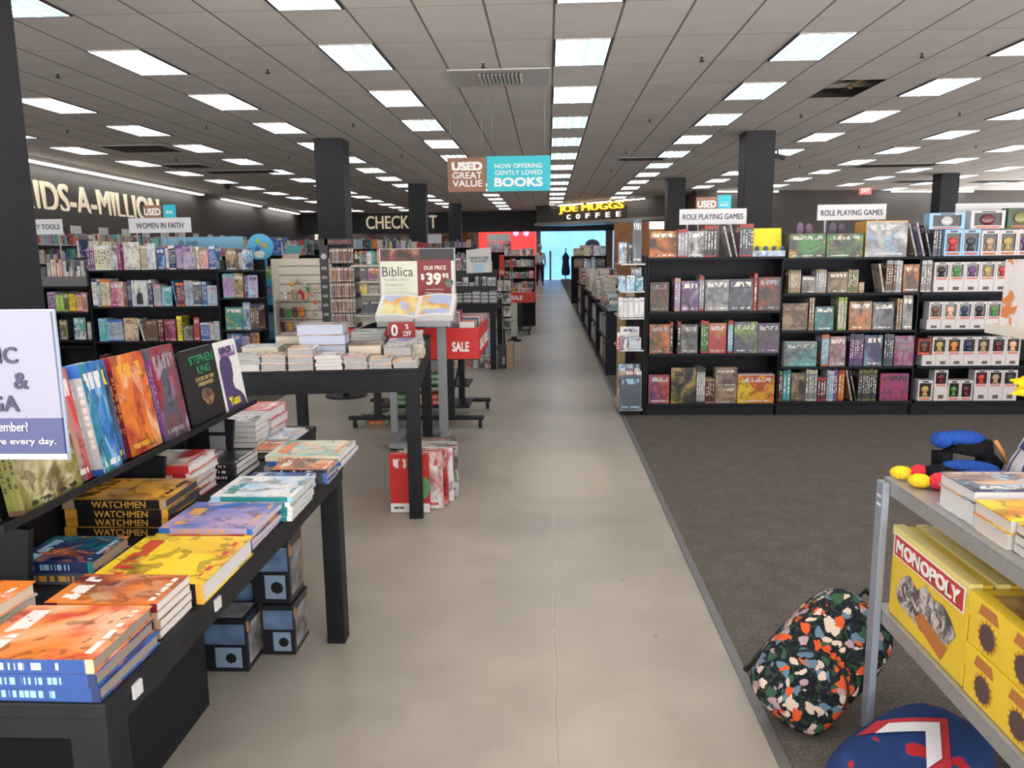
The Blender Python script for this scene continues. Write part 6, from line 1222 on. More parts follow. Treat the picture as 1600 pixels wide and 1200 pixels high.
# display before the red wall, small section sign
bay('dark fixture in front of the red wall under a pale sign', at(760, 390, Y=20).x, at(804, 390, Y=20).x, 20, [1.0, .5], at(780, 394, Y=20).z, depth=.4)
zq = at(780, 394, Y=20).z
for k, (a, c, yt, col, ac) in enumerate(((762, 772, 379, 'purple', 'lilac'), (772, 781, 378, 'purple', 'white'), (781, 788, 380, 'slate', 'lilac'), (788, 799, 377, 'red', 'maroon'))):
    X0, X1 = at(a, 390, Y=20.1).x, at(c, 390, Y=20.1).x; book(face(X0, 20.1, zq+.003, 0, .02), X1-X0-.01, at(a, yt, Y=20.1).z-zq, .1, col, f'{col} boxed set on the fixture before the red wall, {ordn(k+1)} from left', 'box set', 'box sets before the red wall', True, name='box_set', acc=ac, tone='white')
sign_board('section_sign', 'small pale section sign in front of the lit red wall', 761, 797, 365.5, 377, 20.3, GRYS, [], DARKT, zq)
sign_board('section_sign', 'small pale section sign left of the far pillar', 668, 690, 366, 380, 22, GRYS, [], DARKT, .002)
# hanging sign over the aisle
HY = 11.0; a_, m_, c_ = at(699, 247, Y=HY), at(760, 245, Y=HY), at(860, 242, Y=HY); zb_ = at(780, 299, Y=HY).z; za_ = at(780, 244, Y=HY).z
t = thing('hanging_sign', 'brown and cyan double hanging sign about used books over the aisle', 'hanging sign', ((a_.x+c_.x)/2, HY, 0), 0); ox = (a_.x+c_.x)/2; H = za_-zb_
HB = mat('brown_hanging_sign', (.27, .115, .065), .5, noise=(3, .15)); HT_ = mat('cyan_hanging_sign', (.015, .50, .60), .5)
b = MB(); b.box(a_.x-ox, m_.x-ox-.01, 0, .012, zb_, za_-.01); b.build('brown_panel', [HB], t); b = MB(); b.box(m_.x-ox, c_.x-ox, 0, .012, zb_, za_); b.build('cyan_panel', [HT_], t)
wb, wt = m_.x-a_.x-.01, c_.x-m_.x; cxb, cxt = (a_.x+m_.x)/2-ox, (m_.x+c_.x)/2-ox
for s_, fy, fw, fh, bo in (('USED', .27, .80, .25, .05), ('GREAT', .53, .78, .19, .012), ('VALUE', .76, .78, .19, .012)): text(s_, wb*fw, H*fh, WINK, t, (cxb, -.001, za_-H*fy), bold=bo, name='lettering')
for s_, fy, fw, fh, bo in (('NOW OFFERING', .28, .74, .13, .008), ('GENTLY LOVED', .47, .74, .13, .008), ('BOOKS', .74, .76, .26, .03)): text(s_, wt*fw, H*fh, WINK, t, (cxt, -.001, za_-H*fy), bold=bo, name='lettering')
for x in (a_.x-ox+.05, m_.x-ox-.06, m_.x-ox+.08, c_.x-ox-.08): b = MB(); b.tube([(x, .006, za_-.012), (x, .006, CEIL-.002)], .002, 5); b.build('hanging_wire', [SILVER], t)
# ================================================================ BARGAIN UNITS RIGHT OF THE AISLE
def unit(label, x0, x1, y0, y1, z):
    t = thing('bargain_unit', label, 'display unit', (x0, y0, 0)); w, d = x1-x0, y1-y0
    b = MB(); b.box(0, w, 0, d, z-.03, z); b.build('top', [SHELFB], t); b = MB(); b.box(0.0, w, 0, .02, 0, z-.0305); b.build('end_panel', [mat('dark_blue_grey_laminate', (.016, .019, .026), .5, spec=.25)], t); b = MB(); b.box(0, w, d-.02, d, 0, z-.0305); b.build('end_panel', [SHELFB], t)
    for zz in (.08, .42): b = MB(); b.box(.01, w, .02, d-.02, zz-.02, zz); b.build('shelf', [SHELFB], t)
    b = MB(); b.box(w*.5, w*.5+.02, .02, d-.02, 0, z-.0305); b.build('divider', [SHELFB], t)
    return t
U = [(.705, 1.75, 9.56, 11.35, .785, 'nearest black bargain unit at the aisle, piled with striped books'), (.715, 1.75, 11.75, 13.5, .80, 'second black bargain unit along the right of the aisle'), (.72, 1.75, 14.1, 16.0, .80, 'third black bargain unit along the right of the aisle'), (.72, 1.75, 17.2, 19.6, .80, 'fourth black bargain unit along the right of the aisle')]
for x0, x1, y0, y1, z, lab in U: unit(lab, x0, x1, y0, y1, z)
PCOL = ['cream', 'tan', 'white', 'peach', 'silver', 'maroon', 'sky', 'navy', 'charcoal', 'pink', 'brown', 'teal', 'grey']
def bpile(x, y, z, H, where, w=.17, d=.24):
    bs = []; h = 0
    while h < H: t_ = rnd.uniform(.026, .042); bs.append((rc(PCOL), w*rnd.uniform(.92, 1), d, t_, rc(PCOL), 'white', 'white', CP if rnd.random() < .8 else WP)); h += t_
    pile(x, y, z+.0005, bs, where, spin=3 if rnd.random() < .7 else 1, jit=.006, group='bargain books in piles along the aisle')
SB = MB(); SC = []
def far_pile(x, y, z, H, w=.17, d=.24):
    h = 0
    while h < H:
        t_ = rnd.uniform(.026, .042); n0 = len(SB.f); jx, jy = rnd.uniform(-.006, .006), rnd.uniform(-.006, .006); c = PAL[rc(PCOL)]; pg_ = CP if rnd.random() < .8 else WP
        SB.box(x-w+jx+.002, x+jx-.002, y+jy+.002, y+d+jy-.004, z+h+.002, z+h+t_-.003); SC.extend([(*pg_, 1)]*6)
        SB.box(x-w+jx, x+jx, y+jy, y+d+jy, z+h+t_-.003, z+h+t_-.0006); SB.box(x-w+jx, x+jx, y+jy, y+d+jy, z+h, z+h+.002); SB.box(x-w+jx, x+jx, y+d+jy-.0035, y+d+jy, z+h+.002, z+h+t_-.003); SC.extend([(*c, 1)]*18); h += t_
for ui, (x0, x1, y0, y1, z, lab) in enumerate(U[:3]):
    nm = ['nearest', 'second', 'third'][ui]
    for j in range(int((y1-y0-.03)/.275)):
        for i in range(3 if ui == 0 else 2):
            H = (.07+.05*j+(.02*i)) if ui == 0 else ((.14+.06*(j % 4)) if ui == 1 else .24+.05*(j % 3))
            if ui: far_pile(x0+.2+i*.21, y0+.02+j*.275, z+.0005, H); continue
            bpile(x0+.2+i*.21, y0+.02+j*.275, z, H, f'in row {ordn(j+1)}, {["aisle", "middle", "inner"][i]} file, {nm} bargain unit')
me = SB.mesh('piled_books', [MIXM]); ca = me.color_attributes.new('book_colour', 'FLOAT_COLOR', 'CORNER')
for p, c in zip(me.polygons, SC):
    for li in p.loop_indices: ca.data[li].color = c
o = bpy.data.objects.new('piled_books', me); C.objects.link(o); tag(o, 'distant piles of cream paged books on the bargain units beyond the nearest one', 'books', None, 'stuff')
rows = []
for x0, x1, y0, y1, z, lab in U: rows += [(Vector((x0+.03, y0+.04, zz+.001)), (0, 1, 0), y1-y0-.08, (.18, .26), (.16, 0, 0), PCOL) for zz in (.08, .42)]
for i in range(4): rows += [(Vector((.76+.21*i, 17.3+k*.3, .801+j*.04)), (1, 0, 0), .18, (.036, .039), (0, .25, 0), PCOL) for k in range(7) for j in range(8)]
stuff_rows('bargain_books', 'far and lower bargain books packed into the units right of the aisle', 'books', rows, 11)
BY = 23.4; bz = [at(920, y, Y=BY).z for y in (400, 419, 437)]
bay('black bookcase facing the camera at the far end of the bargain units', at(893, 400, Y=BY).x, at(948, 400, Y=BY).x, BY, bz[1:]+[.5, .1], bz[0], depth=.35)
prow(BY, bz[0], 'top of the far aisle bookcase', [('s', 896, 912, 388, 6, 'tan', 'brown'), ('s', 912, 922, 386, 4, 'cream', 'peach'), ('s', 922, 926, 385, 1, 'purple'), ('s', 927, 936, 383, 3, 'white', 'silver'), ('f', 937, 946, 384, 'sky', 'white', 'blue')], 'book')
prow(BY, bz[1], 'second shelf of the far aisle bookcase', [('s', 897, 911, 403, 6, 'brown', 'charcoal'), ('f', 912, 917, 404, 'white', 'pink', 'grey'), ('f', 917, 923, 405, 'lilac', 'sky', 'navy'), ('f', 924, 930, 402, 'pale blue', 'sky', 'white'), ('s', 931, 945, 403, 7, 'charcoal', 'maroon')], 'book')
t = thing('model_building', 'cream card building with a dark dome on the far aisle bookcase', 'display model', (at(924, 380, Y=BY+.27).x, BY+.27, bz[0]+.0006)); zz = at(924, 383, Y=BY).z-bz[0]
b = MB(); b.box(-.35, .30, -.02, .02, 0, zz); b.build('card_front', [mat('cream_card', (.50, .46, .36), .6)], t); b = MB(); b.ball((.03, .0, zz), .22, n=14, sq=(1, .08, .8)); b.build('dome', [mat('dark_dome', (.02, .04, .07), .5)], t)
# coffee bar end beyond the games wall
t = thing('coffee_partition', 'warm wood partition of the coffee bar behind the end rack', 'partition', (at(985, 380, Y=27).x, 27, 0)); b = MB(); b.box(-.55, 1.2, 0, .1, 0, at(985, 347, Y=27).z); b.build('wood_panel', [mat('orange_wood', (.36, .15, .05), .5, noise=(2, .2))], t)
b = MB(); b.box(.62, 1.45, -.05, -.001, at(1030, 358, Y=27).z, at(1030, 346, Y=27).z); b.build('menu_board', [mat('lit_menu_board', (.8, .78, .7), .5, emit=(1, .93, .82), es=.7)], t)
# storefront things far away
t = thing('patio_umbrella', 'closed navy patio umbrella seen against the blue storefront glass', 'umbrella', (at(884, 434, Y=43.4).x, 43.4, 0)); NV = mat('navy_canvas', (.02, .05, .13), .7)
b = MB(); b.tube([(0, 0, .06), (0, 0, 1.72)], .03, 10); b.build('pole', [BLACKM], t); b = MB(); b.tube([(0, 0, .25), (0, 0, .45), (0, 0, 1.0), (0, 0, 1.25), (0, 0, 1.5)], [.20, .24, .17, .20, .03], 12); b.build('folded_canopy', [NV], t); b = MB(); b.tube([(0, 0, 0), (0, 0, .06)], .25, 16); b.build('base', [WHITE], t)
t = thing('storefront_post', 'slim red and white post standing at the storefront', 'post', (at(860, 436, Y=43.2).x, 43.2, 0)); b = MB(); b.tube([(0, 0, 0), (0, 0, 1.5)], .05, 10); b.build('shaft', [mat('red_white_paint', (.55, .28, .30), .5)], t); b = MB(); b.tube([(0, 0, 1.5), (0, 0, 1.56)], .065, 10); b.build('cap', [RED], t)
# checkout counters
for k, (xa_, xb_) in enumerate(((-9.4, -7.4), (-6.9, -4.9))):
    t = thing('checkout_counter', ['left', 'right'][k]+' pale checkout counter under the far lettering', 'counter', ((xa_+xb_)/2, 38.5, 0)); h = (xb_-xa_)/2
    b = MB(); b.box(-h, h, 0, .6, 0, 1.0); b.build('counter_body', [OFFW], t); b = MB(); b.box(-h-.03, h+.03, -.03, .63, 1.0, 1.04); b.build('countertop', [mat('counter_dark', (.08, .06, .05), .4)], t); b = MB(); b.box(-.2, .15, .2, .24, 1.10, 1.40); b.box(-.05, 0, .2, .24, 1.04, 1.10); b.build('screen', [BLACKM], t)
t = thing('checkout_back_shelf', 'lit cream shelving behind the checkout counters', 'shelving', (-7.0, 43.6, 0)); b = MB(); b.box(-3, 3.2, .2, .25, 0, 2.8); b.build('back_panel', [OFFW], t)
for z in (.6, 1.1, 1.6, 2.1): b = MB(); b.box(-3, 3.2, -.1, .199, z-.03, z); b.build('shelf', [OFFW], t)
stuff_rows('checkout_goods', 'far off bright goods on the shelving behind the checkout', 'goods', [(Vector((-9.9, 43.55, z+.001)), (1, 0, 0), 6, (.2, .42), (0, .15, 0), ALLP) for z in (.6, 1.1, 1.6, 2.1)], 17)
# ================================================================ RIGHT FOREGROUND: SILVER TROLLEY, TOYS, BAGS
CX = .98
SHM = mat('brushed_trolley_shelf', (.40, .40, .40), .38, .55, noise=(40, .06)); POSTM = mat('blue_grey_post', (.30, .34, .42), .4, .35)
t = thing('trolley', 'silver metal trolley loaded with yellow game boxes at the right edge', 'trolley', (CX, 1.6, 0)); y0, y1, w = -.62, .655, .52
for z, nm in ((.845, 'shelf'), (.452, 'shelf')):
    b = MB(); b.box(.0, w, y0, y1, z-.008, z); b.box(0, .012, y0, y1, z-.045, z-.0081); b.box(w-.012, w, y0, y1, z-.045, z-.0081); b.box(.012, w-.012, y1-.012, y1, z-.045, z-.0081); b.box(.012, w-.012, y0, y0+.012, z-.045, z-.0081); b.build('shelf', [SHM], t, bevel=.002)
for px_, py_ in ((-.021, y1-.045), (w+.001, y1-.045), (-.021, y0), (w+.001, y0)):
    b = MB(); b.box(px_, px_+.02, py_, py_+.045, .05, .835); b.build('post', [POSTM], t, bevel=.002)
    for zz in (.79, .765): b = MB(); b.box(px_-.001, px_, py_+.01, py_+.035, zz, zz+.006); b.build('post_slot', [WHITE], t)
    b = MB(); b.tube([(px_+.01-.012, py_+.02, .027), (px_+.01+.012, py_+.02, .027)], .026, 12); b.build('castor', [RUBBER], t)
SZ, LZ2 = .8455, .4525
# yellow board game boxes
YB = mat('yellow_game_carton', (.74, .52, .03), .4, noise=(6, .08)); MONR = mat('red_banner_print', (.48, .03, .03), .4); MON2 = mat('brown_medallion_print', (.09, .05, .05), .45); GOB = mat('orange_brown_print', (.45, .16, .04), .45); PICM = mat('grey_figure_print', rough=.45)
_g = G(PICM); _o = _g.tc('Object'); _n = _g.noise(_o, 30, 3, 1); _g.base(_g.ramp(_n.outputs['Fac'], [(.38, (.06, .05, .06)), (.5, (.30, .27, .26)), (.6, (.60, .58, .55)), (.7, (.30, .12, .08))]))
EDGE = mat('pale_yellow_edge', (.72, .62, .22), .45)
def bigbox_game(x, label, th=.055):
    L, H = .41, .262; t = thing('board_game', label, 'board game', (x, 1.790, LZ2+.0006), 0, 'yellow board games on the trolley')
    b = MB(); b.box(0, th, 0, L, 0, H*.985); b.build('carton', [YB], t, bevel=.002)
    b = MB(); b.box(-.0015, th*.52, -.002, L+.002, H*.9, H+.001); b.build('box_lid', [EDGE], t)
    b = MB(); b.box(-.003, -.0016, L*.045, L*.955, H*.70, H*.92); b.build('title_banner', [MONR], t)
    b = MB(); b.box(-.0026, -.00155, L*.03, L*.97, H*.685, H*.935); b.build('banner_border', [WHITE], t)
    text('MONOPOLY', L*.84, H*.15, WHITE, t, (-.0032, L/2, H*.81), rz=-PI/2, bold=.03, name='title_lettering')
    b = MB(); pts = [(.10, .30), (.16, .50), (.28, .60), (.40, .52), (.50, .64), (.62, .58), (.74, .60), (.84, .52), (.90, .42), (.82, .26), (.66, .20), (.5, .14), (.3, .18), (.16, .2)]
    b.poly([(-.0018, L*(1-p), H*q) for p, q in pts]); b.build('cover_picture', [PICM], t)
    b = MB(); b.poly([(-.0022, L*.62, H*.20), (-.0022, L*.25, H*.05), (-.0022, L*.18, H*.22), (-.0022, L*.52, H*.34)]); b.build('cover_base', [GOB], t)
    return t
bigbox_game(CX+.014, 'yellow board game box with a red title banner facing the aisle')
bigbox_game(CX+.078, 'yellow board game box standing just behind the bannered one')
def small_game(y, z, label):
    L, H, D = .30, .125, .30; t = thing('board_game', label, 'board game', (CX+.012, y, z), 0, 'yellow board games on the trolley')
    b = MB(); b.box(0, D, 0, L, 0, H); b.build('carton', [YB], t, bevel=.002); b = MB(); b.box(-.002, D+.002, -.002, L+.002, H*.55, H+.0005); b.build('box_lid', [YB], t)
    for k in (0.27, .73):
        b = MB(); b.tube([(-.0021, L*k, H*.38), (-.0035, L*k, H*.38)], .030, 18); b.build('medallion', [MON2], t)
        b = MB(); b.poly([(-.0034, L*k-.04, H*.72), (-.0034, L*k+.04, H*.72), (-.0034, L*k+.03, H*.93), (-.0034, L*k-.03, H*.93)]); b.build('banner_print', [GOB], t)
        b = MB()
        for a in range(14): q = 2*PI*a/14; b.poly([(-.0024, L*k+.030*math.cos(q-.16), H*.38+.030*math.sin(q-.16)), (-.0024, L*k+.041*math.cos(q), H*.38+.041*math.sin(q)), (-.0024, L*k+.030*math.cos(q+.16), H*.38+.030*math.sin(q+.16))])
        b.build('petal_ring', [GOB], t)
    b = MB(); b.box(.03, D-.03, .03, L-.03, H+.0006, H+.0016); b.build('top_picture', [mat('brown_gold_print', (.30, .18, .04), .4, noise=(18, .8))], t)
for i, y in enumerate((1.478, 1.17)):
    for j in range(2): small_game(y, LZ2+.0006+j*.1272, f'yellow game box with brown medallions, {["lower", "upper"][j]} of the {["farther", "nearer"][i]} pair on trolley')
# books on the trolley top
pile(CX+.265, 1.830, SZ, [('navy', .24, .165, .032, 'peach', 'sky', 'white', (.66, .66, .68)), ('white', .24, .165, .055, 'silver', 'grey', 'black', (.66, .66, .66))], 'of thick white paged books on the trolley, nearest the toys', spin=2, parts=True, jit=.002)
pile(CX+.255, 1.675, SZ, [('yellow', .235, .148, .034, 'orange', 'amber', 'brown', (.62, .58, .55)), ('cream', .235, .148, .036, 'white', 'grey', 'black', (.62, .58, .55))], 'with a bright yellow cover on the trolley', spin=2, parts=True, jit=.002)
pile(CX+.25, 1.52, SZ, [('brown', .22, .145, .022, 'yellow', 'orange', 'white', (.62, .60, .55)), ('purple', .22, .145, .022, 'navy', 'white', 'white', (.62, .60, .55)), ('purple', .22, .145, .022, 'navy', 'white', 'white', (.62, .60, .55))], 'with purple edges on the trolley, nearest the camera', spin=2, parts=True, jit=.003)
pile(CX+.51, 1.66, SZ, [('yellow', .20, .25, .03, 'orange', 'red', 'white'), ('amber', .20, .25, .05, 'orange', 'red', 'white')], 'of yellow books at the back of the trolley', spin=2, parts=True)
# novelty socks
SOCK = mat('black_sock_knit', (.012, .012, .016), .9, spec=.1, noise=(120, .4), bump=.3); SBL = mat('blue_sock_knit', (.02, .07, .32), .9, spec=.1, noise=(120, .3)); SYE = mat('yellow_sock_knit', (.80, .55, .03), .9, spec=.1, noise=(120, .2)); SRD = mat('red_sock_knit', (.60, .04, .06), .9, spec=.1, noise=(120, .2))
def sock(loc, rz, label, flip=1):
    t = thing('novelty_sock', label, 'sock', loc, rz, 'novelty socks on the trolley')
    b = MB(); b.tube([(.055, 0, .023), (.09, 0, .028), (.15, 0, .030), (.19, .005, .030), (.225, .008, .033)], [.020, .026, .028, .029, .026], 14); b.build('sock_foot', [SOCK], t)
    b = MB(); b.ball((0, 0, .021), .021, n=12, sq=(1.5, 1, .95)); b.build('toe', [SYE], t)
    b = MB(); b.ball((.045, 0, .025), .025, n=12, sq=(1.05, 1, .95)); b.build('red_band', [SRD], t)
    b = MB(); b.ball((.17, .004, .052), .03, n=16, sq=(2.4, 1.05, .6)); b.build('cuff', [SBL], t)
    b = MB()
    for k in range(3): b.obox((.10+.03*k, -.0275*1.03, .03+.004*(k % 2)), (.009, 0, 0), (0, .001, 0), (0, 0, .002))
    b.build('white_print', [WINK], t)
sock((CX+.030, 2.215, SZ), -.32, 'black sock with yellow toe at the front corner of the trolley top')
sock((CX+.070, 2.150, SZ) if False else (CX+.045, 2.135, SZ), -.42, 'black sock with yellow toe lying nearer the books on the trolley')
t = thing('novelty_sock', 'black folded sock with a raised blue cuff behind the yellow toed socks', 'sock', (CX+.15, 2.236, SZ), .02, 'novelty socks on the trolley')
b = MB(); b.tube([(0, 0, .03), (.0, 0, .07), (.03, 0, .105), (.12, 0, .085), (.12, 0, .06), (.16, 0, .03)], [.026, .03, .032, .030, .028, .02], 14); b.build('sock_foot', [SOCK], t)
b = MB(); b.ball((.05, 0, .118), .035, n=16, sq=(1.9, 1.05, .62)); b.ball((-.005, 0, .112), .03, n=12, sq=(1, 1.1, .8)); b.build('cuff', [SBL], t)
b = MB(); b.tube([(.13, -.03, .115), (.15, -.03, .085), (.17, -.02, .05)], .006, 8); b.build('orange_trim', [mat('orange_cord', (.60, .28, .08), .8)], t)
# plush doll with yellow hair
t = thing('plush_doll', 'plush doll with spiky yellow hair and white navy striped dress, right edge', 'doll', (CX+.41, 2.16, SZ), 0)
DR = mat('striped_dress', rough=.85); _g = G(DR); _x, _y, _z = _g.sep(_g.tc('Object')); _an = _g.m('FRACT', _g.m('MULTIPLY', _g.m('ARCTAN2', _y, _x), 2.1)); _g.base(_g.mix(_g.m('LESS_THAN', _an, .26), (.60, .60, .66), (.03, .04, .15)))
b = MB(); b.tube([(0, 0, 0), (0, 0, .06), (0, 0, .16), (0, 0, .21)], [.115, .10, .05, .042], 22); b.build('dress', [DR], t)
b = MB(); b.ball((0, 0, .255), .06, n=14); b.build('head', [mat('peach_felt', (.62, .40, .28), .9)], t)
YH = mat('yellow_yarn', (.85, .60, .02), .9, spec=.1, noise=(60, .2)); b = MB(); r_ = random.Random(4); b.ball((0, .01, .27), .062, n=12)
for k in range(46):
    a, e = r_.uniform(0, 2*PI), r_.uniform(-.35, 1.5); d = Vector((math.cos(a)*math.cos(e), math.sin(a)*math.cos(e), math.sin(e))); c = Vector((0, .01, .275)); b.tube([c+d*.03, c+d*.075, c+d*r_.uniform(.09, .115)], [.022, .016, .003], 6)
b.build('hair', [YH], t)
for s in (-1, 1): b = MB(); b.ball((s*.022, -.056, .258), .008, n=8); b.build('eye', [BLACKM], t)
b = MB(); b.tube([(-.045, -.02, .19), (-.10, -.03, .11)], [.018, .014], 8); b.build('arm', [DR], t); b = MB(); b.tube([(.045, -.02, .19), (.10, -.03, .11)], [.018, .014], 8); b.build('arm', [DR], t)
# higher display shelf at the right edge with a boxed figure
t = thing('display_tower', 'pale shelf end of a display tower at the right edge', 'display shelf', (1.415, 2.1, 0)); zs = 1.257
b = MB(); b.box(0, .60, -.75, .5, zs-.03, zs); b.build('shelf', [OFFW], t, bevel=.002); b = MB(); b.box(.0, .60, -.75, .5, .9-.03, .9) if False else b.box(.24, .60, .2, .5, 0, .03); b.build('base', [GREYM], t)
b = MB(); b.box(.36, .41, .30, .35, .0301, 1.75); b.build('post', [GREYM], t)
ORBX = mat('orange_white_carton', rough=.4); _g = G(ORBX); _n = _g.noise(_g.tc('Object'), 14, 3, .8); _g.base(_g.ramp(_n.outputs['Fac'], [(.42, (.68, .66, .66)), (.56, (.66, .62, .62)), (.60, (.60, .22, .07))]))
w_, h_, d_ = .165, .205, .12
t = thing('figure_box', 'large white and orange window box on the pale shelf at the right edge', 'figure box', (1.432, 2.40, zs+.0006), .12)
b = MB(); f = .014; b.box(0, w_, f, d_, 0, h_)
for q in ((0, w_*.12, 0, h_), (w_*.88, w_, 0, h_), (w_*.12, w_*.88, 0, h_*.14), (w_*.12, w_*.88, h_*.80, h_)): b.box(q[0], q[1], 0, f-.0001, q[2], q[3])
b.build('box_carton', [ORBX], t); b = MB(); b.box(w_*.12, w_*.88, f-.0015, f-.0002, h_*.14, h_*.80); b.build('box_window', [WINDK], t)
b = MB(); b.ball((w_*.5, .006, h_*.48), w_*.24, n=12, sq=(1, .2, .9)); b.tube([(w_*.5, .007, h_*.17), (w_*.5, .007, h_*.34)], [w_*.13, w_*.09], 8); b.build('toy_figure', [mat('brown_toy', (.10, .05, .03), .5)], t)
b = MB(); b.box(w_*.2, w_*.8, -.001, -.0001, h_*.84, h_*.95); b.box(w_*.05, w_*.95, -.001, -.0001, h_*.03, h_*.10); b.build('orange_print', [ORSTR], t)
t2 = thing('figure_box', 'second boxed figure at the very right edge on the pale shelf', 'figure box', (1.60, 2.42, zs+.0006), .12)
for ch in list(t.children): c = ch.copy(); C.objects.link(c); c.parent = t2
# ---------------------------------------------------------------- backpacks
def squircle(rx, ry, rz, p=3.2, n=28, m=18, dent=0):
    b = MB(); i0 = 0
    def sp(v, e): return math.copysign(abs(v)**e, v)
    e = 2/p
    for a in range(m+1):
        th = -PI/2+PI*a/m
        for k in range(n):
            ph = 2*PI*k/n; b.v.append((rx*sp(math.cos(th), e)*sp(math.cos(ph), e), ry*sp(math.cos(th), e)*sp(math.sin(ph), e), rz*sp(math.sin(th), e)))
    for a in range(m):
        for k in range(n): k2 = (k+1) % n; b.f.append((a*n+k, a*n+k2, (a+1)*n+k2, (a+1)*n+k)); b.mi.append(0); b.sm.append(True)
    return b
def floral():
    m = mat('floral_canvas', rough=.85, spec=.15); g = G(m); o = g.tc('Object')
    nz = g.noise(o, 14, 3, 1); p = g.vm('ADD', o, g.vm('SCALE', nz.outputs['Color'], scale=.07))
    v = N(g.nt, 'ShaderNodeTexVoronoi'); g.put(p, v.inputs['Vector']); v.inputs['Scale'].default_value = 36
    hue = g.sep(v.outputs['Color'])[0]
    c = g.ramp(hue, [(0, (.62, .10, .03)), (.20, (.62, .50, .42)), (.36, (.40, .28, .32)), (.52, (.12, .20, .28)), (.66, (.04, .10, .06)), (.8, (.015, .02, .025))], 'CONSTANT')
    fl = g.m('LESS_THAN', v.outputs['Distance'], .56)
    lf = g.noise(o, 38, 2, 2); leaf = g.mix(g.m('GREATER_THAN', lf.outputs['Fac'], .56), (.010, .013, .017), (.03, .05, .035))
    g.base(g.mix(fl, leaf, c)); return m
FLO = floral(); BSTR = mat('black_webbing', (.012, .012, .014), .8)
t = thing('backpack', 'black floral backpack with orange and white flowers leaning on the carpet', 'backpack', (.868, 2.368, .205))
t.rotation_euler = Euler((-.34, .70, -.30), 'XYZ'); t.scale = (1.08, 1.08, 1.08)
o = squircle(.135, .075, .215, 3.4).build('body', [FLO], t)
b = squircle(.118, .030, .115, 4.2); b.v = [(x, y-.060, z-.078) for x, y, z in b.v]; b.build('front_pocket', [FLO], t)
b = MB(); b.tube([(.105*math.cos(a), -.0925, -.078+.100*math.sin(a)) for a in [PI*.05+PI*.9*k/14 for k in range(15)]], .0035, 6); b.build('zip', [BSTR], t)
b = MB(); b.tube([(.128*math.cos(a)*1.0, -.045, .05+.155*math.sin(a)) for a in [-.3+(PI+.6)*k/16 for k in range(17)]], .0035, 6); b.build('zip', [BSTR], t)
b = MB(); b.tube([(-.03, .03, .212), (-.025, .04, .245), (.025, .04, .245), (.03, .03, .212)], .008, 8); b.build('top_handle', [BSTR], t)
for s in (-1, 1): b = MB(); b.tube([(s*.05, .07, .18), (s*.075, .12, .10), (s*.085, .135, 0), (s*.10, .10, -.13), (s*.115, .06, -.18)], [.016, .02, .02, .013, .010], 8); b.build('shoulder_strap', [BSTR], t)
b = MB(); b.tube([(.128, .02, -.05), (.155, .03, -.12), (.135, .05, -.2)], .006, 6); b.build('side_strap', [BSTR], t)
def crest():
    m = mat('navy_red_canvas', rough=.8, spec=.2); g = G(m); o = g.tc('Object'); n = g.noise(o, 9, 2, .6)
    c = g.ramp(n.outputs['Fac'], [(.40, (.015, .04, .14)), (.56, (.02, .05, .17)), (.60, (.42, .02, .03)), (.72, (.42, .02, .03))], 'CONSTANT'); g.base(c); return m
CRE = crest(); WCH = mat('white_bag_print', (.66, .66, .70), .7); RCH = mat('red_bag_print', (.42, .02, .03), .7)
t = thing('backpack', 'navy and red backpack with a white chevron lying under the trolley', 'backpack', (.985, 1.99, .088)); t.rotation_euler = Euler((-1.35, .06, -1.05), 'XYZ')
squircle(.15, .085, .24, 3.0).build('body', [CRE], t)
def on_front(pts, off):   # outline on the bag's bulging front
    b = MB(); top = []
    for x, z in pts:
        k = max(0, 1-abs(x/.15)**3-abs(z/.24)**3); y = -.085*k**(1/3)-off; top.append((x, y, z))
    b.poly(top); return b
def chev(s, off, m, nm):
    pts = []
    for u in range(9): pts.append((-.085*s+.17*s*u/8, (.02 if True else 0)+.085*s-abs(u-4)/4*.11*s+.03))
    low = [(x*.98, z-.062*s) for x, z in pts][::-1]
    allp = pts+low; n = len(pts); b = MB(); q = []
    for x, z in allp:
        k = max(0.02, 1-abs(x/.15)**3-abs(z/.24)**3); q.append((x, -.085*k**(1/3)-off, z))
    for k in range(n-1): b.poly([q[k], q[k+1], q[2*n-2-k], q[2*n-1-k]])
    b.build(nm, [m], t)
chev(1.35, .0035, RCH, 'red_chevron'); chev(.95, .006, WCH, 'white_chevron')
for s in (-1, 1): b = MB(); b.tube([(s*.06, .075, .2), (s*.085, .12, .1), (s*.09, .125, -.05), (s*.10, .08, -.18)], [.014, .018, .018, .01], 8); b.build('shoulder_strap', [mat('grey_blue_strap', (.16, .20, .28), .7)], t)
b = MB(); b.tube([(-.03, .05, .235), (-.025, .06, .27), (.025, .06, .27), (.03, .05, .235)], .008, 8); b.build('top_handle', [BSTR], t)
b = MB(); b.tube([(.14*math.cos(a), .0, .02+.225*math.sin(a)) for a in [-.2+(PI+.4)*k/16 for k in range(17)]], .004, 6); b.build('zip', [mat('grey_blue_strap', (.16, .20, .28), .7)], t)
t = thing('tote_bag', 'dark bag with a grey strap and a red yellow tag under the trolley', 'bag', (1.43, 2.08, .125)); t.rotation_euler = Euler((-.1, -.05, .15), 'XYZ')
squircle(.14, .08, .118, 3.2).build('body', [mat('black_bag_canvas', (.012, .012, .015), .8)], t); b = MB(); b.tube([(-.10, -.06, .10), (-.115, -.095, .02), (-.10, -.085, -.08)], .009, 8); b.build('strap', [mat('grey_strap', (.28, .28, .30), .7)], t)
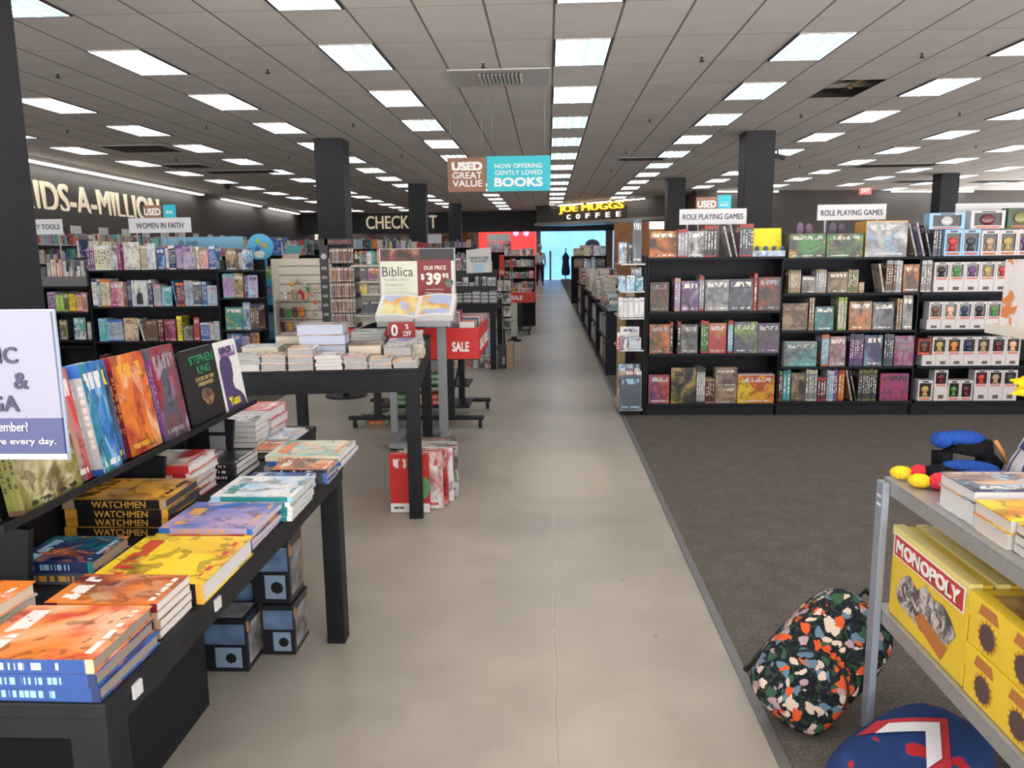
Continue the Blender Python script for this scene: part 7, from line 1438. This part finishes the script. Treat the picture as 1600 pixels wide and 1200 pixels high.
b = MB(); b.obox((.0, -.088, -.04), (.03, .003, .01), (0, .003, 0), (-.008, 0, .035)); b.build('tag', [mat('yellow_tag', (.7, .48, .03), .5)], t); b = MB(); b.obox((-.075, -.085, .05), (.02, .003, 0), (0, .003, 0), (0, 0, .02)); b.build('red_patch', [RED], t)
# ================================================================ PERSON FAR DOWN THE AISLE
def skin(name, pts, edges, m, parent, levels=2, root=0):
    me = bpy.data.meshes.new(name); me.from_pydata([p[:3] for p in pts], edges, []); o = bpy.data.objects.new(name, me); C.objects.link(o)
    s = o.modifiers.new('skin', 'SKIN'); s.use_smooth_shade = True
    for v, p in zip(me.skin_vertices[0].data, pts): v.radius = (p[3], p[4] if len(p) > 4 else p[3])
    me.skin_vertices[0].data[root].use_root = True
    ss = o.modifiers.new('sub', 'SUBSURF'); ss.levels = levels; ss.render_levels = levels
    bpy.context.view_layer.update(); dg = bpy.context.evaluated_depsgraph_get(); nm = bpy.data.meshes.new_from_object(o.evaluated_get(dg)); bpy.data.objects.remove(o)
    nm.materials.clear(); nm.materials.append(m); nm.polygons.foreach_set('use_smooth', [True]*len(nm.polygons))
    q = bpy.data.objects.new(name, nm); C.objects.link(q); q.parent = parent; return q
t = thing('person', 'person in white top, white cap and black trousers standing far down the aisle', 'person', (-.36, 37.0, 0), .25)
SKN = mat('skin_tone', (.36, .20, .14), .55); WSH = mat('white_shirt', (.70, .70, .70), .8); BTR = mat('black_trousers', (.015, .015, .018), .8)
P = [(0, 0, .98, .13, .10), (0, 0, 1.16, .12, .09), (0, 0, 1.38, .15, .10), (0, 0, 1.52, .06, .055), (0, -.01, 1.60, .058, .06), (0, -.02, 1.70, .082, .10), (0, -.015, 1.79, .06, .075),
     (.18, 0, 1.43, .055), (.235, .01, 1.18, .042), (.24, -.06, .96, .032), (.24, -.08, .88, .030, .02), (-.18, 0, 1.43, .055), (-.24, .01, 1.18, .042), (-.22, -.07, .97, .032), (-.22, -.09, .89, .03, .02),
     (.10, 0, .90, .095), (.115, -.02, .50, .062), (.12, .02, .10, .042), (.125, -.10, .045, .04, .03), (-.10, 0, .90, .095), (-.12, .03, .50, .062), (-.13, .06, .10, .042), (-.135, -.06, .045, .04, .03)]
E_ = [(0, 1), (1, 2), (2, 3), (3, 4), (4, 5), (5, 6), (2, 7), (7, 8), (8, 9), (9, 10), (2, 11), (11, 12), (12, 13), (13, 14), (0, 15), (15, 16), (16, 17), (17, 18), (0, 19), (19, 20), (20, 21), (21, 22)]
skin('body', P, E_, SKN, t)
g = .016
skin('shirt', [(0, 0, .93, .155, .125), (0, 0, 1.16, .145, .112), (0, 0, 1.38, .165, .118), (0, 0, 1.47, .08, .075), (.185, 0, 1.43, .072), (.235, .01, 1.22, .06), (.238, -.01, 1.12, .055), (-.185, 0, 1.43, .072), (-.24, .01, 1.22, .06), (-.236, -.01, 1.12, .055)], [(0, 1), (1, 2), (2, 3), (2, 4), (4, 5), (5, 6), (2, 7), (7, 8), (8, 9)], WSH, t)
skin('trousers', [(0, 0, .96, .15, .118), (.10, 0, .88, .112), (.116, -.02, .50, .08), (.12, .02, .12, .068), (-.10, 0, .88, .112), (-.12, .03, .50, .08), (-.13, .06, .12, .068)], [(0, 1), (1, 2), (2, 3), (0, 4), (4, 5), (5, 6)], BTR, t)
b = MB(); b.ball((0, -.018, 1.80), .105, n=14, sq=(.92, 1.08, .75)); b.obox((0, -.14, 1.79), (.07, 0, 0), (0, .05, 0), (0, 0, .008)); b.build('cap', [WSH], t)
b = MB(); b.ball((0, -.005, 1.72), .097, n=12, sq=(.95, 1.0, .8)); b.v = [(x, max(y, -.03), z) for x, y, z in b.v]; b.build('hair', [mat('dark_hair', (.03, .02, .015), .7)], t)
for s in (-1, 1):
    b = MB(); b.ball((s*.033, -.112, 1.715), .010, n=8); b.build('eye', [BLACKM], t); b = MB(); b.ball((s*.083, -.01, 1.70), .02, n=8, sq=(.5, 1, 1.5)); b.build('ear', [SKN], t)
    b = MB(); x, y = (.124, -.06) if s > 0 else (-.134, -.02); b.ball((x, y, .04), .055, n=10, sq=(.85, 2.1, .72)); b.build('shoe', [BLACKM], t)
    hx, hy, hz = s*.232, -.088, .86
    b = MB()
    for k in range(4): b.tube([(hx+(k-1.5)*.0*s, hy-.03+.02*k, hz+.02), (hx-.004*s, hy-.034+.02*k, hz-.04+.004*abs(k-1)), (hx-.018*s, hy-.034+.02*k, hz-.075+.006*abs(k-1))], [.010, .009, .007], 6)
    b.tube([(hx-.01*s, hy-.03, hz+.03), (hx-.03*s, hy-.05, hz-.005), (hx-.032*s, hy-.052, hz-.03)], [.011, .009, .007], 6); b.build('fingers', [SKN], t)
b = MB(); b.ball((0, -.122, 1.695), .014, n=8, sq=(.8, 1, 1.4)); b.build('nose', [SKN], t); b = MB(); b.ball((0, -.112, 1.655), .018, n=8, sq=(1.2, .4, .35)); b.build('mouth', [mat('lip_tone', (.30, .10, .09), .5)], t)
b = MB(); b.box(-.13, .13, -.130, -.1295, .93, .98) if False else b.tube([(0, 0, .935), (0, 0, .985)], .0, 6) if False else b.obox((0, -.115, .96), (.11, 0, 0), (0, .004, 0), (0, 0, .035)); b.build('hem_band', [mat('grey_hem', (.18, .20, .24), .8)], t)
